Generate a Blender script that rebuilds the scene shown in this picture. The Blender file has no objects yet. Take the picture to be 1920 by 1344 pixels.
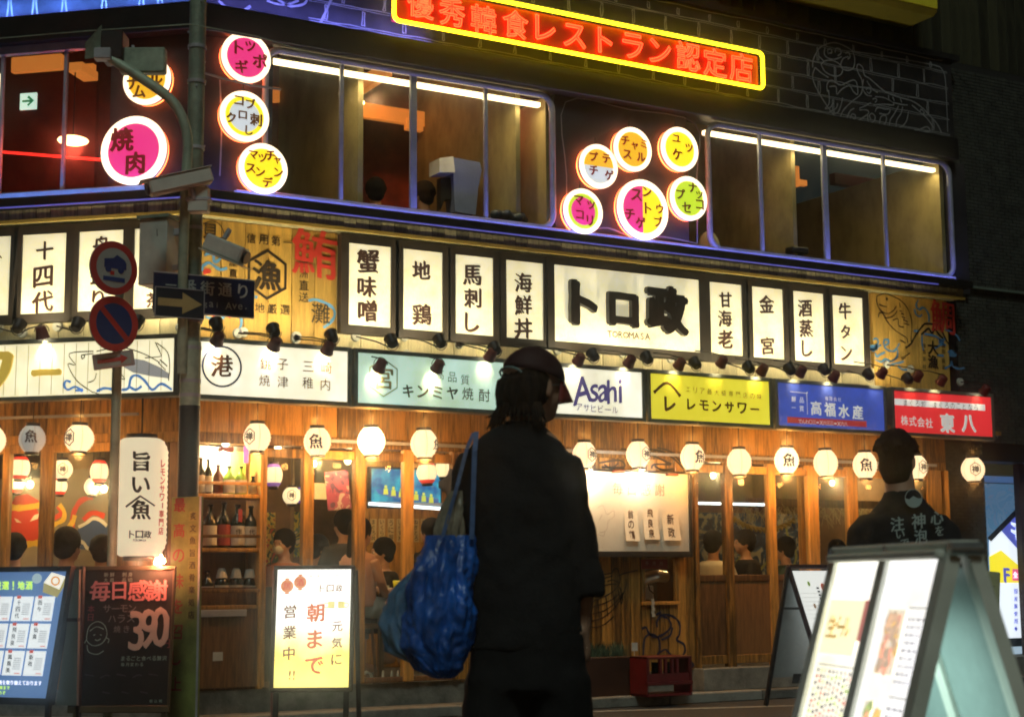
import bpy, math, random
from mathutils import Matrix, Vector, noise
random.seed(7)
SC = bpy.context.scene
COL = SC.collection
PI = math.pi
R = math.radians

# ---------------------------------------------------------------- camera
F, PITCH, ROLL, YAW = 2983.0, 0.13892, -0.00713, R(30)
CAM = Vector((-3.9075, -11.716, 1.05))
_cp, _sp, _cr, _sr = math.cos(PITCH), math.sin(PITCH), math.cos(ROLL), math.sin(ROLL)
def _w(v):
    cy, sy = math.cos(YAW), math.sin(YAW)
    return Vector((v[0]*cy + v[1]*sy, -v[0]*sy + v[1]*cy, v[2]))
_r0 = Vector((1, 0, 0)); _f0 = Vector((0, _cp, _sp)); _u0 = Vector((0, -_sp, _cp))
AR, AF, AU = _w(_r0*_cr + _u0*_sr), _w(_f0), _w(_u0*_cr - _r0*_sr)
cam = bpy.data.cameras.new('camera'); co = bpy.data.objects.new('camera', cam); COL.objects.link(co)
co.matrix_world = Matrix(((AR.x, AU.x, -AF.x, CAM.x), (AR.y, AU.y, -AF.y, CAM.y), (AR.z, AU.z, -AF.z, CAM.z), (0, 0, 0, 1)))
cam.sensor_width = 36; cam.sensor_fit = 'HORIZONTAL'; cam.lens = F/1920*36
cam.clip_start = 0.1; cam.clip_end = 500
cam.dof.use_dof = True; cam.dof.focus_distance = 12.2; cam.dof.aperture_fstop = 6.5
SC.camera = co

# ---------------------------------------------------------------- night sky
W = bpy.data.worlds.new("World"); SC.world = W; W.use_nodes = True
wn = W.node_tree.nodes; wl = W.node_tree.links
sky = wn.new('ShaderNodeTexSky'); sky.sky_type = 'NISHITA'; sky.sun_disc = False
sky.sun_elevation = R(4); sky.sun_rotation = R(200)
bg = wn['Background']; bg.inputs['Strength'].default_value = 0.005
wl.new(sky.outputs[0], bg.inputs['Color'])
sl = bpy.data.lights.new('street_fill', 'SUN'); sl.energy = 0.50; sl.angle = R(14); sl.color = (.86, 1, .88)  # sun lamp standing in for ambient street light behind the camera
so = bpy.data.objects.new('street_fill', sl); COL.objects.link(so); so.rotation_euler = (R(40), 0, R(-28)); so.location = (0, -8, 12)
SC.view_settings.view_transform = 'Standard'; SC.view_settings.look = 'None'
SC.view_settings.exposure = 0.12; SC.view_settings.gamma = 1; SC.view_settings.use_curve_mapping = False
SC.cycles.use_denoising = True
SC.cycles.max_bounces = 6; SC.cycles.diffuse_bounces = 3; SC.cycles.glossy_bounces = 3
SC.cycles.transparent_max_bounces = 12; SC.cycles.transmission_bounces = 4
SC.cycles.caustics_reflective = False; SC.cycles.caustics_refractive = False
SC.cycles.sample_clamp_indirect = 4
SC.cycles.filter_width = 1.9

# ---------------------------------------------------------------- pixel <-> place
LA = -R(41.86)
FR = {'M': Matrix.Identity(4), 'L': Matrix.Rotation(LA, 4, 'Z')}
def ray(px, py): return AF + AR*((px-960)/F) + AU*((672-py)/F)
def pl(fr, px, py, d=0.0):
    m = FR[fr].inverted(); o = m @ CAM; r = m.to_3x3() @ ray(px, py)
    t = (-d - o.y)/r.y; p = o + r*t
    return p.x, p.z
def dp(px, py, D): return CAM + ray(px, py)*D
def gp(px, py, z=0.0):
    r = ray(px, py); return CAM + r*((z-CAM.z)/r.z)
def hm(fr, px, py, h, d):   # metres spanned by h pixels standing upright
    return abs(pl(fr, px, py-h/2, d)[1] - pl(fr, px, py+h/2, d)[1])

# ---------------------------------------------------------------- materials
MATS = {}
def mat(name, col, rough=.6, metal=0, emit=None, es=0, var=.12, scale=6, bump=.1, bscale=60, stretch=None, dark=None, spec=.5):
    if name in MATS: return MATS[name]
    m = bpy.data.materials.new(name); m.use_nodes = True
    n, l = m.node_tree.nodes, m.node_tree.links
    b = n['Principled BSDF']
    b.inputs['Roughness'].default_value = rough; b.inputs['Metallic'].default_value = metal
    b.inputs['Specular IOR Level'].default_value = spec
    tc = n.new('ShaderNodeTexCoord'); mp = n.new('ShaderNodeMapping')
    if stretch: mp.inputs['Scale'].default_value = stretch
    l.new(tc.outputs['Object'], mp.inputs['Vector'])
    nz = n.new('ShaderNodeTexNoise'); nz.inputs['Scale'].default_value = scale; nz.inputs['Detail'].default_value = 6
    nz.inputs['Roughness'].default_value = .65
    l.new(mp.outputs[0], nz.inputs['Vector'])
    cr = n.new('ShaderNodeValToRGB')
    c0 = dark or tuple(c*(1-var*1.6) for c in col); c1 = tuple(min(1, c*(1+var)) for c in col)
    cr.color_ramp.elements[0].color = (*c0, 1); cr.color_ramp.elements[1].color = (*c1, 1)
    cr.color_ramp.elements[0].position = .3; cr.color_ramp.elements[1].position = .7
    oi = n.new('ShaderNodeObjectInfo'); ad = n.new('ShaderNodeMath'); ad.operation = 'MULTIPLY_ADD'
    ad.inputs[1].default_value = .35 if var > .05 else 0; ad.inputs[2].default_value = -.17 if var > .05 else 0
    l.new(oi.outputs['Random'], ad.inputs[0])
    a2 = n.new('ShaderNodeMath'); a2.operation = 'ADD'; l.new(nz.outputs[0], a2.inputs[0]); l.new(ad.outputs[0], a2.inputs[1])
    l.new(a2.outputs[0], cr.inputs[0]); l.new(cr.outputs[0], b.inputs['Base Color'])
    if bump:
        n2 = n.new('ShaderNodeTexNoise'); n2.inputs['Scale'].default_value = bscale; n2.inputs['Detail'].default_value = 5
        l.new(mp.outputs[0], n2.inputs['Vector'])
        bp = n.new('ShaderNodeBump'); bp.inputs['Strength'].default_value = bump; bp.inputs['Distance'].default_value = .01
        l.new(n2.outputs[0], bp.inputs['Height']); l.new(bp.outputs[0], b.inputs['Normal'])
    if es:
        b.inputs['Emission Strength'].default_value = es
        if emit is None:
            l.new(cr.outputs[0], b.inputs['Emission Color'])
        else: b.inputs['Emission Color'].default_value = (*emit, 1)
    MATS[name] = m; return m

def glow(name, col, es, amt=.22, scale=2.2):   # backlit sheet, a little yellowed and blotchy with age
    m = flat(name, col, es); n, l = m.node_tree.nodes, m.node_tree.links; b = n['Principled BSDF']
    tc = n.new('ShaderNodeTexCoord'); nz = n.new('ShaderNodeTexNoise'); nz.inputs['Scale'].default_value = scale; nz.inputs['Detail'].default_value = 7; nz.inputs['Roughness'].default_value = .7
    oi = n.new('ShaderNodeObjectInfo'); ad = n.new('ShaderNodeVectorMath'); ad.operation = 'ADD'; l.new(tc.outputs['Object'], ad.inputs[0]); l.new(oi.outputs['Random'], ad.inputs[1]); l.new(ad.outputs[0], nz.inputs['Vector'])
    cr = n.new('ShaderNodeValToRGB'); e = cr.color_ramp.elements; e[0].position = .30; e[1].position = .62
    e[0].color = (col[0]*(1-amt), col[1]*(1-amt*1.2), col[2]*(1-amt*1.9), 1); e[1].color = (*[min(1, c) for c in col], 1)
    l.new(nz.outputs[0], cr.inputs[0]); l.new(cr.outputs[0], b.inputs['Emission Color']); l.new(cr.outputs[0], b.inputs['Base Color']); return m
def flat(name, col, es=0, rough=.6):     # printed ink, glowing print
    if name in MATS: return MATS[name]
    m = bpy.data.materials.new(name); m.use_nodes = True
    b = m.node_tree.nodes['Principled BSDF']
    b.inputs['Base Color'].default_value = (*[min(1, c) for c in col], 1); b.inputs['Roughness'].default_value = rough
    if es: b.inputs['Emission Color'].default_value = (*col, 1); b.inputs['Emission Strength'].default_value = es
    MATS[name] = m; return m

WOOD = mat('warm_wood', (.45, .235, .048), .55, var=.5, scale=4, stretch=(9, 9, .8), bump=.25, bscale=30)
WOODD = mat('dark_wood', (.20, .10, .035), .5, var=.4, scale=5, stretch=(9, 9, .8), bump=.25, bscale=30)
BOARD = mat('yellow_board', (.62, .38, .085), .6, var=.22, scale=4, stretch=(8, 8, .7), bump=.15, bscale=30)
FASC = mat('weathered_fascia', (.48, .45, .27), .75, var=.35, scale=5, stretch=(6, 6, 1), bump=.2)
PALE = mat('pale_siding', (.74, .66, .40), .6, var=.12, scale=4, stretch=(6, 6, 1), bump=.12)
BLACK = mat('black_paint', (.018, .017, .016), .45, var=.3, bump=.05)
SLATE = mat('black_render', (.028, .026, .03), .8, var=.4, scale=3, bump=.15)
STEEL = mat('grey_frame', (.46, .49, .54), .45, .15, var=.15, bump=.04)
GREYP = mat('pole_paint', (.36, .46, .36), .55, .2, var=.25, scale=9, bump=.1)
WHITEP = mat('white_plastic', (.62, .64, .58), .5, var=.15, bump=.04)
PLY = mat('plywood', (.34, .28, .13), .6, var=.26, scale=2.5, stretch=(2, 2, 1.2), bump=.05)
CEIL = mat('dark_ceiling', (.13, .06, .035), .8)
BEAM = mat('ceiling_beam', (.60, .30, .09), .6, var=.2, stretch=(1, 6, 6))
ASPH = mat('asphalt', (.045, .047, .048), .8, var=.4, scale=25, bump=.5, bscale=160)
CONC = mat('concrete', (.24, .24, .21), .85, var=.3, scale=8, bump=.3)
CAN = mat('lamp_black', (.03, .02, .018), .4, .3, var=.2, bump=0)
INK = flat('ink', (.035, .022, .012))
INKB = flat('brown_ink', (.07, .025, .01))
CHALK = flat('chalk', (.30, .31, .33), rough=.95)
WTUBE = flat('white_tube', (1, .82, .5), 2.6)

# ---------------------------------------------------------------- mesh collector
GL = {}
def glyph(ch, off):
    k = (ch, off)
    if k in GL: return GL[k]
    c = bpy.data.curves.new('g', 'FONT'); c.body = ch; c.size = 1; c.offset = off; c.resolution_u = 3; c.fill_mode = 'FRONT'
    o = bpy.data.objects.new('g', c); COL.objects.link(o)
    dg = bpy.context.evaluated_depsgraph_get(); dg.update()
    me = bpy.data.meshes.new_from_object(o.evaluated_get(dg))
    vs = [v.co.copy() for v in me.vertices]; fs = [tuple(p.vertices) for p in me.polygons]
    # boundary edges, for thick letters
    cnt = {}
    for f in fs:
        for a, b in zip(f, f[1:]+f[:1]): cnt[(a, b)] = 1
    bd = [(a, b) for (a, b) in cnt if (b, a) not in cnt]
    bpy.data.objects.remove(o); bpy.data.curves.remove(c); bpy.data.meshes.remove(me)
    if vs:
        x0 = min(v.x for v in vs); x1 = max(v.x for v in vs); y0 = min(v.y for v in vs); y1 = max(v.y for v in vs)
        m = max(x1-x0, y1-y0)
        vs = [((v.x-(x0+x1)/2)/m, (v.y-(y0+y1)/2)/m) for v in vs]
    GL[k] = (vs, fs, bd); return GL[k]

class B:
    def __init__(s): s.v = []; s.f = []; s.sm = []
    def add(s, vs, fs, smooth=False):
        o = len(s.v); s.v += [tuple(v) for v in vs]; s.f += [tuple(i+o for i in f) for f in fs]; s.sm += [smooth]*len(fs); return s
    def box(s, x0, x1, y0, y1, z0, z1, bev=0):
        if bev:
            b = min(bev, abs(x1-x0)*.4, abs(y1-y0)*.4, abs(z1-z0)*.4)
            X, Y, Z = (x0, x1), (y0, y1), (z0, z1)
            vs = []; idx = {}
            for i in (0, 1):
                for j in (0, 1):
                    for k in (0, 1):
                        sx, sy, sz = (1, -1)[i], (1, -1)[j], (1, -1)[k]
                        for ax in range(3):
                            p = [X[i]+sx*b, Y[j]+sy*b, Z[k]+sz*b]; p[ax] = (X[i], Y[j], Z[k])[ax]
                            idx[(i, j, k, ax)] = len(vs); vs.append(p)
            fs = []
            for ax in range(3):
                a, c = [q for q in range(3) if q != ax]
                for e in (0, 1):
                    q = []
                    for (u, w) in ((0, 0), (1, 0), (1, 1), (0, 1)):
                        t = [0, 0, 0]; t[ax] = e; t[a] = u; t[c] = w; q.append(idx[(*t, ax)])
                    fs.append(q)
            for ax in range(3):      # edges parallel to ax
                a, c = [q for q in range(3) if q != ax]
                for (u, w) in ((0, 0), (1, 0), (1, 1), (0, 1)):
                    t0 = [0, 0, 0]; t0[a] = u; t0[c] = w; t1 = list(t0); t1[ax] = 1
                    fs.append([idx[(*t0, a)], idx[(*t1, a)], idx[(*t1, c)], idx[(*t0, c)]])
            for i in (0, 1):
                for j in (0, 1):
                    for k in (0, 1): fs.append([idx[(i, j, k, q)] for q in range(3)])
            return s.add(vs, fs)
        vs = [(x, y, z) for x in (x0, x1) for y in (y0, y1) for z in (z0, z1)]
        return s.add(vs, [(0, 1, 3, 2), (4, 6, 7, 5), (0, 4, 5, 1), (2, 3, 7, 6), (0, 2, 6, 4), (1, 5, 7, 3)])
    def tube(s, pts, r, n=8, cap=True):
        pts = [Vector(p) for p in pts]; rs = r if isinstance(r, (list, tuple)) else [r]*len(pts)
        vs = []; up = None
        for i, p in enumerate(pts):
            t = (pts[min(i+1, len(pts)-1)] - pts[max(i-1, 0)]).normalized()
            if up is None:
                up = Vector((0, 0, 1)) if abs(t.z) < .9 else Vector((1, 0, 0))
            a = t.cross(up).normalized(); up = a.cross(t).normalized()
            for k in range(n):
                q = 2*PI*k/n; vs.append(p + (a*math.cos(q) + up*math.sin(q))*rs[i])
        fs = [(i*n+k, i*n+(k+1) % n, (i+1)*n+(k+1) % n, (i+1)*n+k) for i in range(len(pts)-1) for k in range(n)]
        s.add(vs, fs, True)
        if cap: s.add(vs[:n], [tuple(range(n))]); s.add(vs[-n:], [tuple(range(n))])
        return s
    def lathe(s, prof, c, n=16, rib=None):     # profile (radius, z) about a vertical axis at c
        vs = [(c[0]+r*math.cos(2*PI*k/n), c[1]+r*math.sin(2*PI*k/n), c[2]+z) for r, z in prof for k in range(n)]
        fs = [(i*n+k, i*n+(k+1) % n, (i+1)*n+(k+1) % n, (i+1)*n+k) for i in range(len(prof)-1) for k in range(n)]
        return s.add(vs, fs, True)
    def ell(s, c, r, n=14, m=10, rot=None):
        vs = []; rot = rot or Matrix.Identity(3)
        for i in range(m+1):
            a = PI*i/m
            for k in range(n):
                q = 2*PI*k/n
                vs.append(Vector(c) + rot @ Vector((r[0]*math.sin(a)*math.cos(q), r[1]*math.sin(a)*math.sin(q), r[2]*math.cos(a))))
        fs = [(i*n+k, (i+1)*n+k, (i+1)*n+(k+1) % n, i*n+(k+1) % n) for i in range(m) for k in range(n)]
        return s.add(vs, fs, True)
    def loft(s, secs, n=20, p=2.0):            # (x, y, z, rx, ry, turn)
        vs = []
        for e in secs:
            x, y, z, rx, ry = e[:5]; a0 = e[5] if len(e) > 5 else 0
            for k in range(n):
                q = 2*PI*k/n; c, d = math.cos(q), math.sin(q)
                u = rx*math.copysign(abs(c)**(2/p), c); w = ry*math.copysign(abs(d)**(2/p), d)
                vs.append((x+u*math.cos(a0)-w*math.sin(a0), y+u*math.sin(a0)+w*math.cos(a0), z))
        m = len(secs)
        fs = [(i*n+k, i*n+(k+1) % n, (i+1)*n+(k+1) % n, (i+1)*n+k) for i in range(m-1) for k in range(n)]
        fs += [tuple(range(n))[::-1], tuple(range((m-1)*n, m*n))]
        return s.add(vs, fs, True)
    def prism(s, pts, y0, y1):                 # outline in x,z, from y0 to y1
        n = len(pts); vs = [(x, y0, z) for x, z in pts] + [(x, y1, z) for x, z in pts]
        fs = [tuple(range(n)), tuple(range(n, 2*n))[::-1]] + [(i, (i+1) % n, n+(i+1) % n, n+i) for i in range(n)]
        return s.add(vs, fs)
    def ring(s, cx, cz, ro, ri, y0, y1, n=40, sx=1):
        vs = []
        for k in range(n):
            c, d = math.cos(2*PI*k/n), math.sin(2*PI*k/n)
            vs += [(cx+ro*c*sx, y0, cz+ro*d), (cx+ri*c*sx, y0, cz+ri*d), (cx+ro*c*sx, y1, cz+ro*d), (cx+ri*c*sx, y1, cz+ri*d)]
        fs = []
        for k in range(n):
            a, b = 4*k, 4*((k+1) % n)
            fs += [(a, b, b+1, a+1), (a+2, a+3, b+3, b+2), (a, a+2, b+2, b), (a+1, b+1, b+3, a+3)]
        return s.add(vs, fs)
    def disc(s, cx, cz, r, y0, y1, n=40, a0=0, a1=2*PI, sx=1):
        full = abs(a1-a0-2*PI) < 1e-6; m = n if full else n+1
        return s.prism([(cx+r*math.cos(a0+(a1-a0)*k/n)*sx, cz+r*math.sin(a0+(a1-a0)*k/n)) for k in range(m)], y0, y1)
    def rib(s, pts, w, y):                     # flat painted stroke in the x,z plane
        pts = [Vector((p[0], p[1])) for p in pts]; vs = []
        for i, p in enumerate(pts):
            t = pts[min(i+1, len(pts)-1)] - pts[max(i-1, 0)]
            t = t.normalized() if t.length > 1e-9 else Vector((1, 0))
            ww = w*(.75+.5*noise.noise(Vector((p.x*25, p.y*25, 1)))+.25)/2
            q = Vector((-t.y, t.x))*ww
            vs += [(p.x+q.x, y, p.y+q.y), (p.x-q.x, y, p.y-q.y)]
        return s.add(vs, [(2*i, 2*i+1, 2*i+3, 2*i+2) for i in range(len(pts)-1)])
    def ch(s, c, x, z, size, y, off=.0, brush=0, thick=0, shear=0, rot=0, sx=1):
        rad = max(0, off*.9); off = 0
        vs, fs, bd = glyph(c, off)
        if not vs: return s
        cr, sr = math.cos(rot), math.sin(rot)
        reps = [(0, 0)] if not brush else [(-.5*brush, .32*brush), (.5*brush, -.32*brush), (0, 0)]
        if rad > .004: reps = [(a+rad*math.cos(k*PI/3), b+rad*math.sin(k*PI/3)) for a, b in (reps[:2] if brush else reps) for k in range(6)]+[(0, 0)]
        sd = random.random()*50
        for q, (ox, oz) in enumerate(reps):
            out = []
            for (a, b) in vs:
                a2 = a*sx+ox; b2 = b+oz+a*shear
                if brush:
                    a2 += .02*noise.noise(Vector((a*5, b*5, sd))); b2 += .025*noise.noise(Vector((a*5, b*5, sd+9)))
                a3 = a2*cr-b2*sr; b3 = a2*sr+b2*cr
                out.append((x+a3*size, y-.0003*q, z+b3*size))
            s.add(out, fs)
            if thick:
                n = len(out); s.add(out+[(v[0], v[1]+thick, v[2]) for v in out], [(a, b, n+b, n+a) for a, b in bd])
        return s
    def build(s, name, m, parent=None, smooth=None, kind=None, label=None, remesh=0, fold=None):
        me = bpy.data.meshes.new(name)
        off = Vector(parent['_o']) if parent is not None and '_o' in parent else Vector((0, 0, 0))
        me.from_pydata([Vector(v)-off for v in s.v], [], s.f)
        me.polygons.foreach_set('use_smooth', [bool(x) if smooth is None else smooth for x in s.sm])
        me.validate(); me.update()
        if m is not None: me.materials.append(m)
        o = bpy.data.objects.new(name, me); COL.objects.link(o)
        if parent is not None:
            o.parent = parent
            if '_r' in parent:           # a part that itself carries parts
                o['_r'] = 1
        if kind is None and (name.endswith('lettering') or name.endswith('print') or name in ('printed_mark', 'printed_text', 'doodle', 'chalk_drawing', 'emblem')): kind = 'stuff'
        if kind: o['kind'] = kind
        if label: o['label'] = label
        if fold:
            tx = bpy.data.textures.new('folds', 'CLOUDS'); tx.noise_scale = fold[1]; tx.noise_depth = 2
        if remesh:
            md = o.modifiers.new('skin', 'REMESH'); md.mode = 'VOXEL'; md.voxel_size = remesh; md.use_smooth_shade = True
            sm = o.modifiers.new('soft', 'SMOOTH'); sm.factor = .5; sm.iterations = 6
        if fold:
            dm = o.modifiers.new('creases', 'DISPLACE'); dm.texture = tx; dm.strength = fold[0]; dm.mid_level = .5; dm.texture_coords = 'LOCAL'
        o['_o'] = list(off)
        return o

def thing(name, label, cat, at=(0, 0, 0), fr='M', group=None, mw=None, kind=None):
    o = bpy.data.objects.new(name, None); COL.objects.link(o); o.empty_display_size = .1
    o.matrix_world = mw if mw is not None else FR[fr] @ Matrix.Translation(Vector(at))
    o['_o'] = list(at) if mw is None else [0, 0, 0]
    if kind: o['kind'] = kind
    if label: o['label'] = label
    if cat: o['category'] = cat
    if group: o['group'] = group
    return o
def setting(name, fr='M', at=(0, 0, 0), kind='structure', label=None):
    return thing(name, label, None, at, fr, kind=kind)
def dup(root, mw, label=None):
    r = root.copy(); COL.objects.link(r); r.matrix_world = mw
    if label: r['label'] = label
    for c in list(root.children):
        k = c.copy(); COL.objects.link(k); k.parent = r
        for g in list(c.children):
            q = g.copy(); COL.objects.link(q); q.parent = k
    return r
def lamp(parent, kind, at, energy, color, name='bulb_light', radius=.03, aim=None, spot=60, blend=.6, size=None):
    l = bpy.data.lights.new(name, kind); l.energy = energy; l.color = color
    if kind == 'AREA': l.shape = 'RECTANGLE'; l.size, l.size_y = size
    else: l.shadow_soft_size = radius
    if kind == 'SPOT': l.spot_size = R(spot); l.spot_blend = blend
    o = bpy.data.objects.new(name, l); COL.objects.link(o)
    off = Vector(parent['_o']) if parent is not None and '_o' in parent else Vector()
    o.location = Vector(at)-off
    if aim is not None: o.rotation_euler = (Vector(aim)-Vector(at)).to_track_quat('-Z', 'Y').to_euler()
    if parent is not None: o.parent = parent
    return o
def planks(parent, s0, s1, z0, z1, y0, y1, w, m, name='plank', gap=.004, horizontal=False):
    L = (z1-z0) if horizontal else (s1-s0); n = max(1, round(abs(L)/w)); w = L/n
    me = None; off = Vector(parent['_o'])
    for i in range(n):
        if me is None:
            b = B()
            if horizontal: b.box(s0, s1, y0, y1, z0+gap/2, z0+w-gap/2, .003)
            else: b.box(s0+gap/2, s0+w-gap/2, y0, y1, z0, z1, .003)
            o = b.build(name, m, parent); me = o.data; continue
        o = bpy.data.objects.new(name, me); COL.objects.link(o); o.parent = parent
        o.location = (0, 0, w*i) if horizontal else (w*i, 0, 0)
        o.location.y += random.uniform(-.003, .003)
# painted characters at photo positions on a facade plane
def put(b, fr, d, items, off=.0, brush=0, thick=0, shear=0, sx=1):
    for it in items:
        c, px, py, h = it[:4]; rot = it[4] if len(it) > 4 else 0
        x, z = pl(fr, px, py, d); b.ch(c, x, z, hm(fr, px, py, h, d)*.94, -d-.001, off, brush, thick, shear, rot, sx)
    return b
def row(b, fr, d, text, p0, p1, h, **k):
    n = len(text)
    put(b, fr, d, [(c, p0[0]+(p1[0]-p0[0])*(i/(max(1, n-1))), p0[1]+(p1[1]-p0[1])*(i/(max(1, n-1))), h*(.7 if c in 'ッャョュィァ・。.-' else 1)) for i, c in enumerate(text) if c not in ' \u3000'], **k)
    return b
def chars(par, nm, m, fr, d, items, **k):      # one object per large character
    for it in items:
        b = B(); put(b, fr, d, [it], **k); b.build(nm, m, par)
def rowc(par, nm, m, fr, d, text, p0, p1, h, **k):
    n = len(text)
    for i, c in enumerate(text):
        b = B(); put(b, fr, d, [(c, p0[0]+(p1[0]-p0[0])*i/max(1, n-1), p0[1]+(p1[1]-p0[1])*i/max(1, n-1), h)], **k); b.build(nm, m, par)
def strokes(b, fr, d, lines, w, dd=.001):
    for ln in lines: b.rib(curve([pl(fr, x, y, d) for x, y in ln]), w, -d-dd)
    return b
def curve(P, n=4):      # Catmull-Rom through the points
    if len(P) < 3: return P
    Q = [P[0]]+list(P)+[P[-1]]; out = []
    for i in range(1, len(Q)-2):
        a, b_, c, d_ = [Vector((q[0], q[1])) for q in Q[i-1:i+3]]
        for k in range(n):
            t = k/n; out.append(.5*((2*b_)+(c-a)*t+(2*a-5*b_+4*c-d_)*t*t+(3*b_-a-3*c+d_)*t**3))
    out.append(Vector((P[-1][0], P[-1][1]))); return out
# ================================================================ STRUCTURE
def zz(ox, oy, s, lines): return [[(ox+x/s, oy+y/s) for x, y in ln] for ln in lines]
# ground, kerb, step
g = setting('road'); B().box(-18, 24, -22, .2, -.3, 0).build('surface', ASPH, g)
g = setting('floor')
B().prism([(-.0, .0), (9.5, 0), (9.5, .25), (0, .25)], 0.02, 7).build('surface', CONC, g)
g = setting('kerb')
for i in range(9):
    B().box(.15+i*1.0, 1.14+i*1.0, -.42, -.27, 0, .085, .008).build('kerb_stone', CONC, g)
g = setting('pavement')
B().box(-.1, 9.3, -.27, -.015, 0, .075).build('surface', CONC, g)
g = setting('doorstep')
B().box(4.7, 7.6, -.16, .02, .075, .27, .006).build('surface', CONC, g)
g = setting('floor', 'L')
B().prism([(-7, .0), (.0, .0), (.0, .24), (-7, .24)], .02, 5).build('surface', CONC, g)
g = setting('kerb', 'L')
for i in range(4):
    B().box(-4.2+i*1.0, -3.21+i*1.0, -.42, -.27, 0, .085, .008).build('kerb_stone', CONC, g)
# painted line on the road
g = setting('road_marking')
a, b = gp(470, 1352, .004), gp(1720, 1315, .004)
WL = mat('worn_white_line', (.30, .31, .29), .8, var=.5, scale=14)
d = (b-a).normalized(); n = Vector((-d.y, d.x, 0))*.045
B().add([a-n, b-n, b+n, a+n], [(0, 1, 2, 3)]).build('marking', WL, g)

# ---------------------------------------------------------------- building
bl = thing('restaurant_building', 'dark two storey corner restaurant building hung with lit signs and lanterns', 'building', (0, 0, 0))
def bp(name, b, m, **k): return b.build(name, m, bl, **k)
# base wall under the shelf + end pier
B_ = B().box(.09, .73, .02, .10, .25, 1.02)
bp('cabinet_front', B_, WOODD)
# ground floor header of boards
hd = bp('header_beam', B().box(.02, 7.9, .0, .14, 2.12, 2.2), WOOD)
hw = B().box(.02, 7.9, .03, .10, 2.2, 2.9).build('header_wall', WOODD, bl)
planks(hw, .02, 7.9, 2.2, 2.46, .0, .028, .30, WOOD)
bp('soffit', B().box(-.1, 8.3, -.38, .0, 2.46, 2.5), WOOD)
bp('metal_rail', B().box(1.0, 7.75, -.03, -.002, 2.155, 2.18), STEEL)
# inner floor slabs
bp('upper_floor_slab', B().box(.05, 8.6, .02, 3.3, 3.2, 3.9), BLACK)
bp('interior_ceiling', B().box(.1, 8.4, .16, 4.4, 2.75, 2.8), mat('room_ceiling', (.25, .13, .05), .7))
bp('upper_ceiling', B().box(.05, 8.4, .12, 3.3, 6.36, 6.42), CEIL)
RW = mat('room_wall', (.22, .14, .07), .7, var=.4, scale=2)
bp('back_wall', B().box(.1, 8.4, 3.6, 3.7, .25, 2.75), RW)
bp('side_wall', B().box(8.3, 8.4, .16, 3.6, .25, 2.75), RW)
UW = mat('upper_room_wall', (.16, .05, .03), .8, var=.5, scale=2)
bp('upper_back_wall', B().box(.05, 8.4, 3.0, 3.1, 3.9, 6.36), UW)
# ---- board band with fascia (z 2.84 .. 3.95)
bw = B().box(.02, 8.0, .0, .12, 2.84, 3.86).build('band_wall', PALE, bl)
planks(bw, .02, 1.2, 2.84, 3.855, -.05, -.002, .19, BOARD)
planks(bw, 1.2, 6.95, 2.84, 3.10, -.05, -.002, .21, PALE)
planks(bw, 6.95, 7.97, 2.84, 3.855, -.05, -.002, .19, BOARD)
bp('yellow_trim', B().box(-.09, 8.05, -.225, -.2, 3.845, 3.872), mat('yellow_trim', (.62, .45, .10), .5, var=.15, stretch=(1, 6, 6)))
fa = B().box(-.08, 8.04, -.19, .0, 3.86, 3.955).build('fascia', FASC, bl)
planks(fa, -.08, 8.04, 3.873, 3.955, -.212, -.192, .115, FASC, 'fascia_board')
bp('ledge', B().box(-.12, 8.09, -.31, .0, 3.958, 4.03, .006), BLACK)
BLUE = flat('blue_led', (.20, .22, 1), 16)
bp('blue_led_strip', B().box(-.10, 7.6, -.312, -.30, 3.948, 3.957), flat('blue_led_dim', (.12, .12, .60), .5))
# ---- upper window band
bp('sill', B().box(.3, 8.04, -.13, .0, 4.032, 4.10, .008), STEEL)
bp('upper_wall', B().box(-.05, .62, -.06, .1, 4.03, 5.33), SLATE)
bp('upper_wall', B().box(3.27, 4.72, -.06, .1, 4.03, 5.33), SLATE)
bp('upper_wall', B().box(8.06, 8.30, -.06, .1, 3.95, 5.33), SLATE)
bp('header_band', B().box(-.1, 8.12, -.17, .1, 5.335, 5.56, .006), BLACK)
def rounded(x0, x1, z0, z1, r, y, corners='ltrb'):
    P = []
    for cx, cz, a in ((x1-r, z1-r, 0), (x0+r, z1-r, 90), (x0+r, z0+r, 180), (x1-r, z0+r, 270)):
        for k in range(7):
            q = R(a+90*k/6); P.append((cx+r*math.cos(q), y, cz+r*math.sin(q)))
    return P+[P[0]]
def window(px0, px1, posts, wide, zt=5.30, zb=4.10):
    x0 = px0; x1 = px1
    w = B().tube(rounded(x0, x1, zb, zt, .13, -.08), .028, 8, cap=False).build('window', STEEL, bl)
    w['_o'] = [0, 0, 0]
    for i, s in enumerate(posts):
        h = .028 if i in wide else .015
        B().box(s-h, s+h, -.075, -.035, zb+.02, zt-.02, .004).build('mullion', STEEL, w)
    e = [x0]+posts+[x1]
    for a, b in zip(e, e[1:]):
        B().box(a+.02, b-.02, -.054, -.050, zb+.02, zt-.02).build('pane', GLASS, w)
    return w
GLASS = bpy.data.materials.new('window_glass'); GLASS.use_nodes = True
n, l = GLASS.node_tree.nodes, GLASS.node_tree.links
n.remove(n['Principled BSDF']); mx = n.new('ShaderNodeMixShader'); tr = n.new('ShaderNodeBsdfTransparent'); gs = n.new('ShaderNodeBsdfGlossy')
gs.inputs['Roughness'].default_value = .02; tr.inputs['Color'].default_value = (.95, .97, .95, 1)
lw = n.new('ShaderNodeLayerWeight'); lw.inputs['Blend'].default_value = .12
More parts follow.
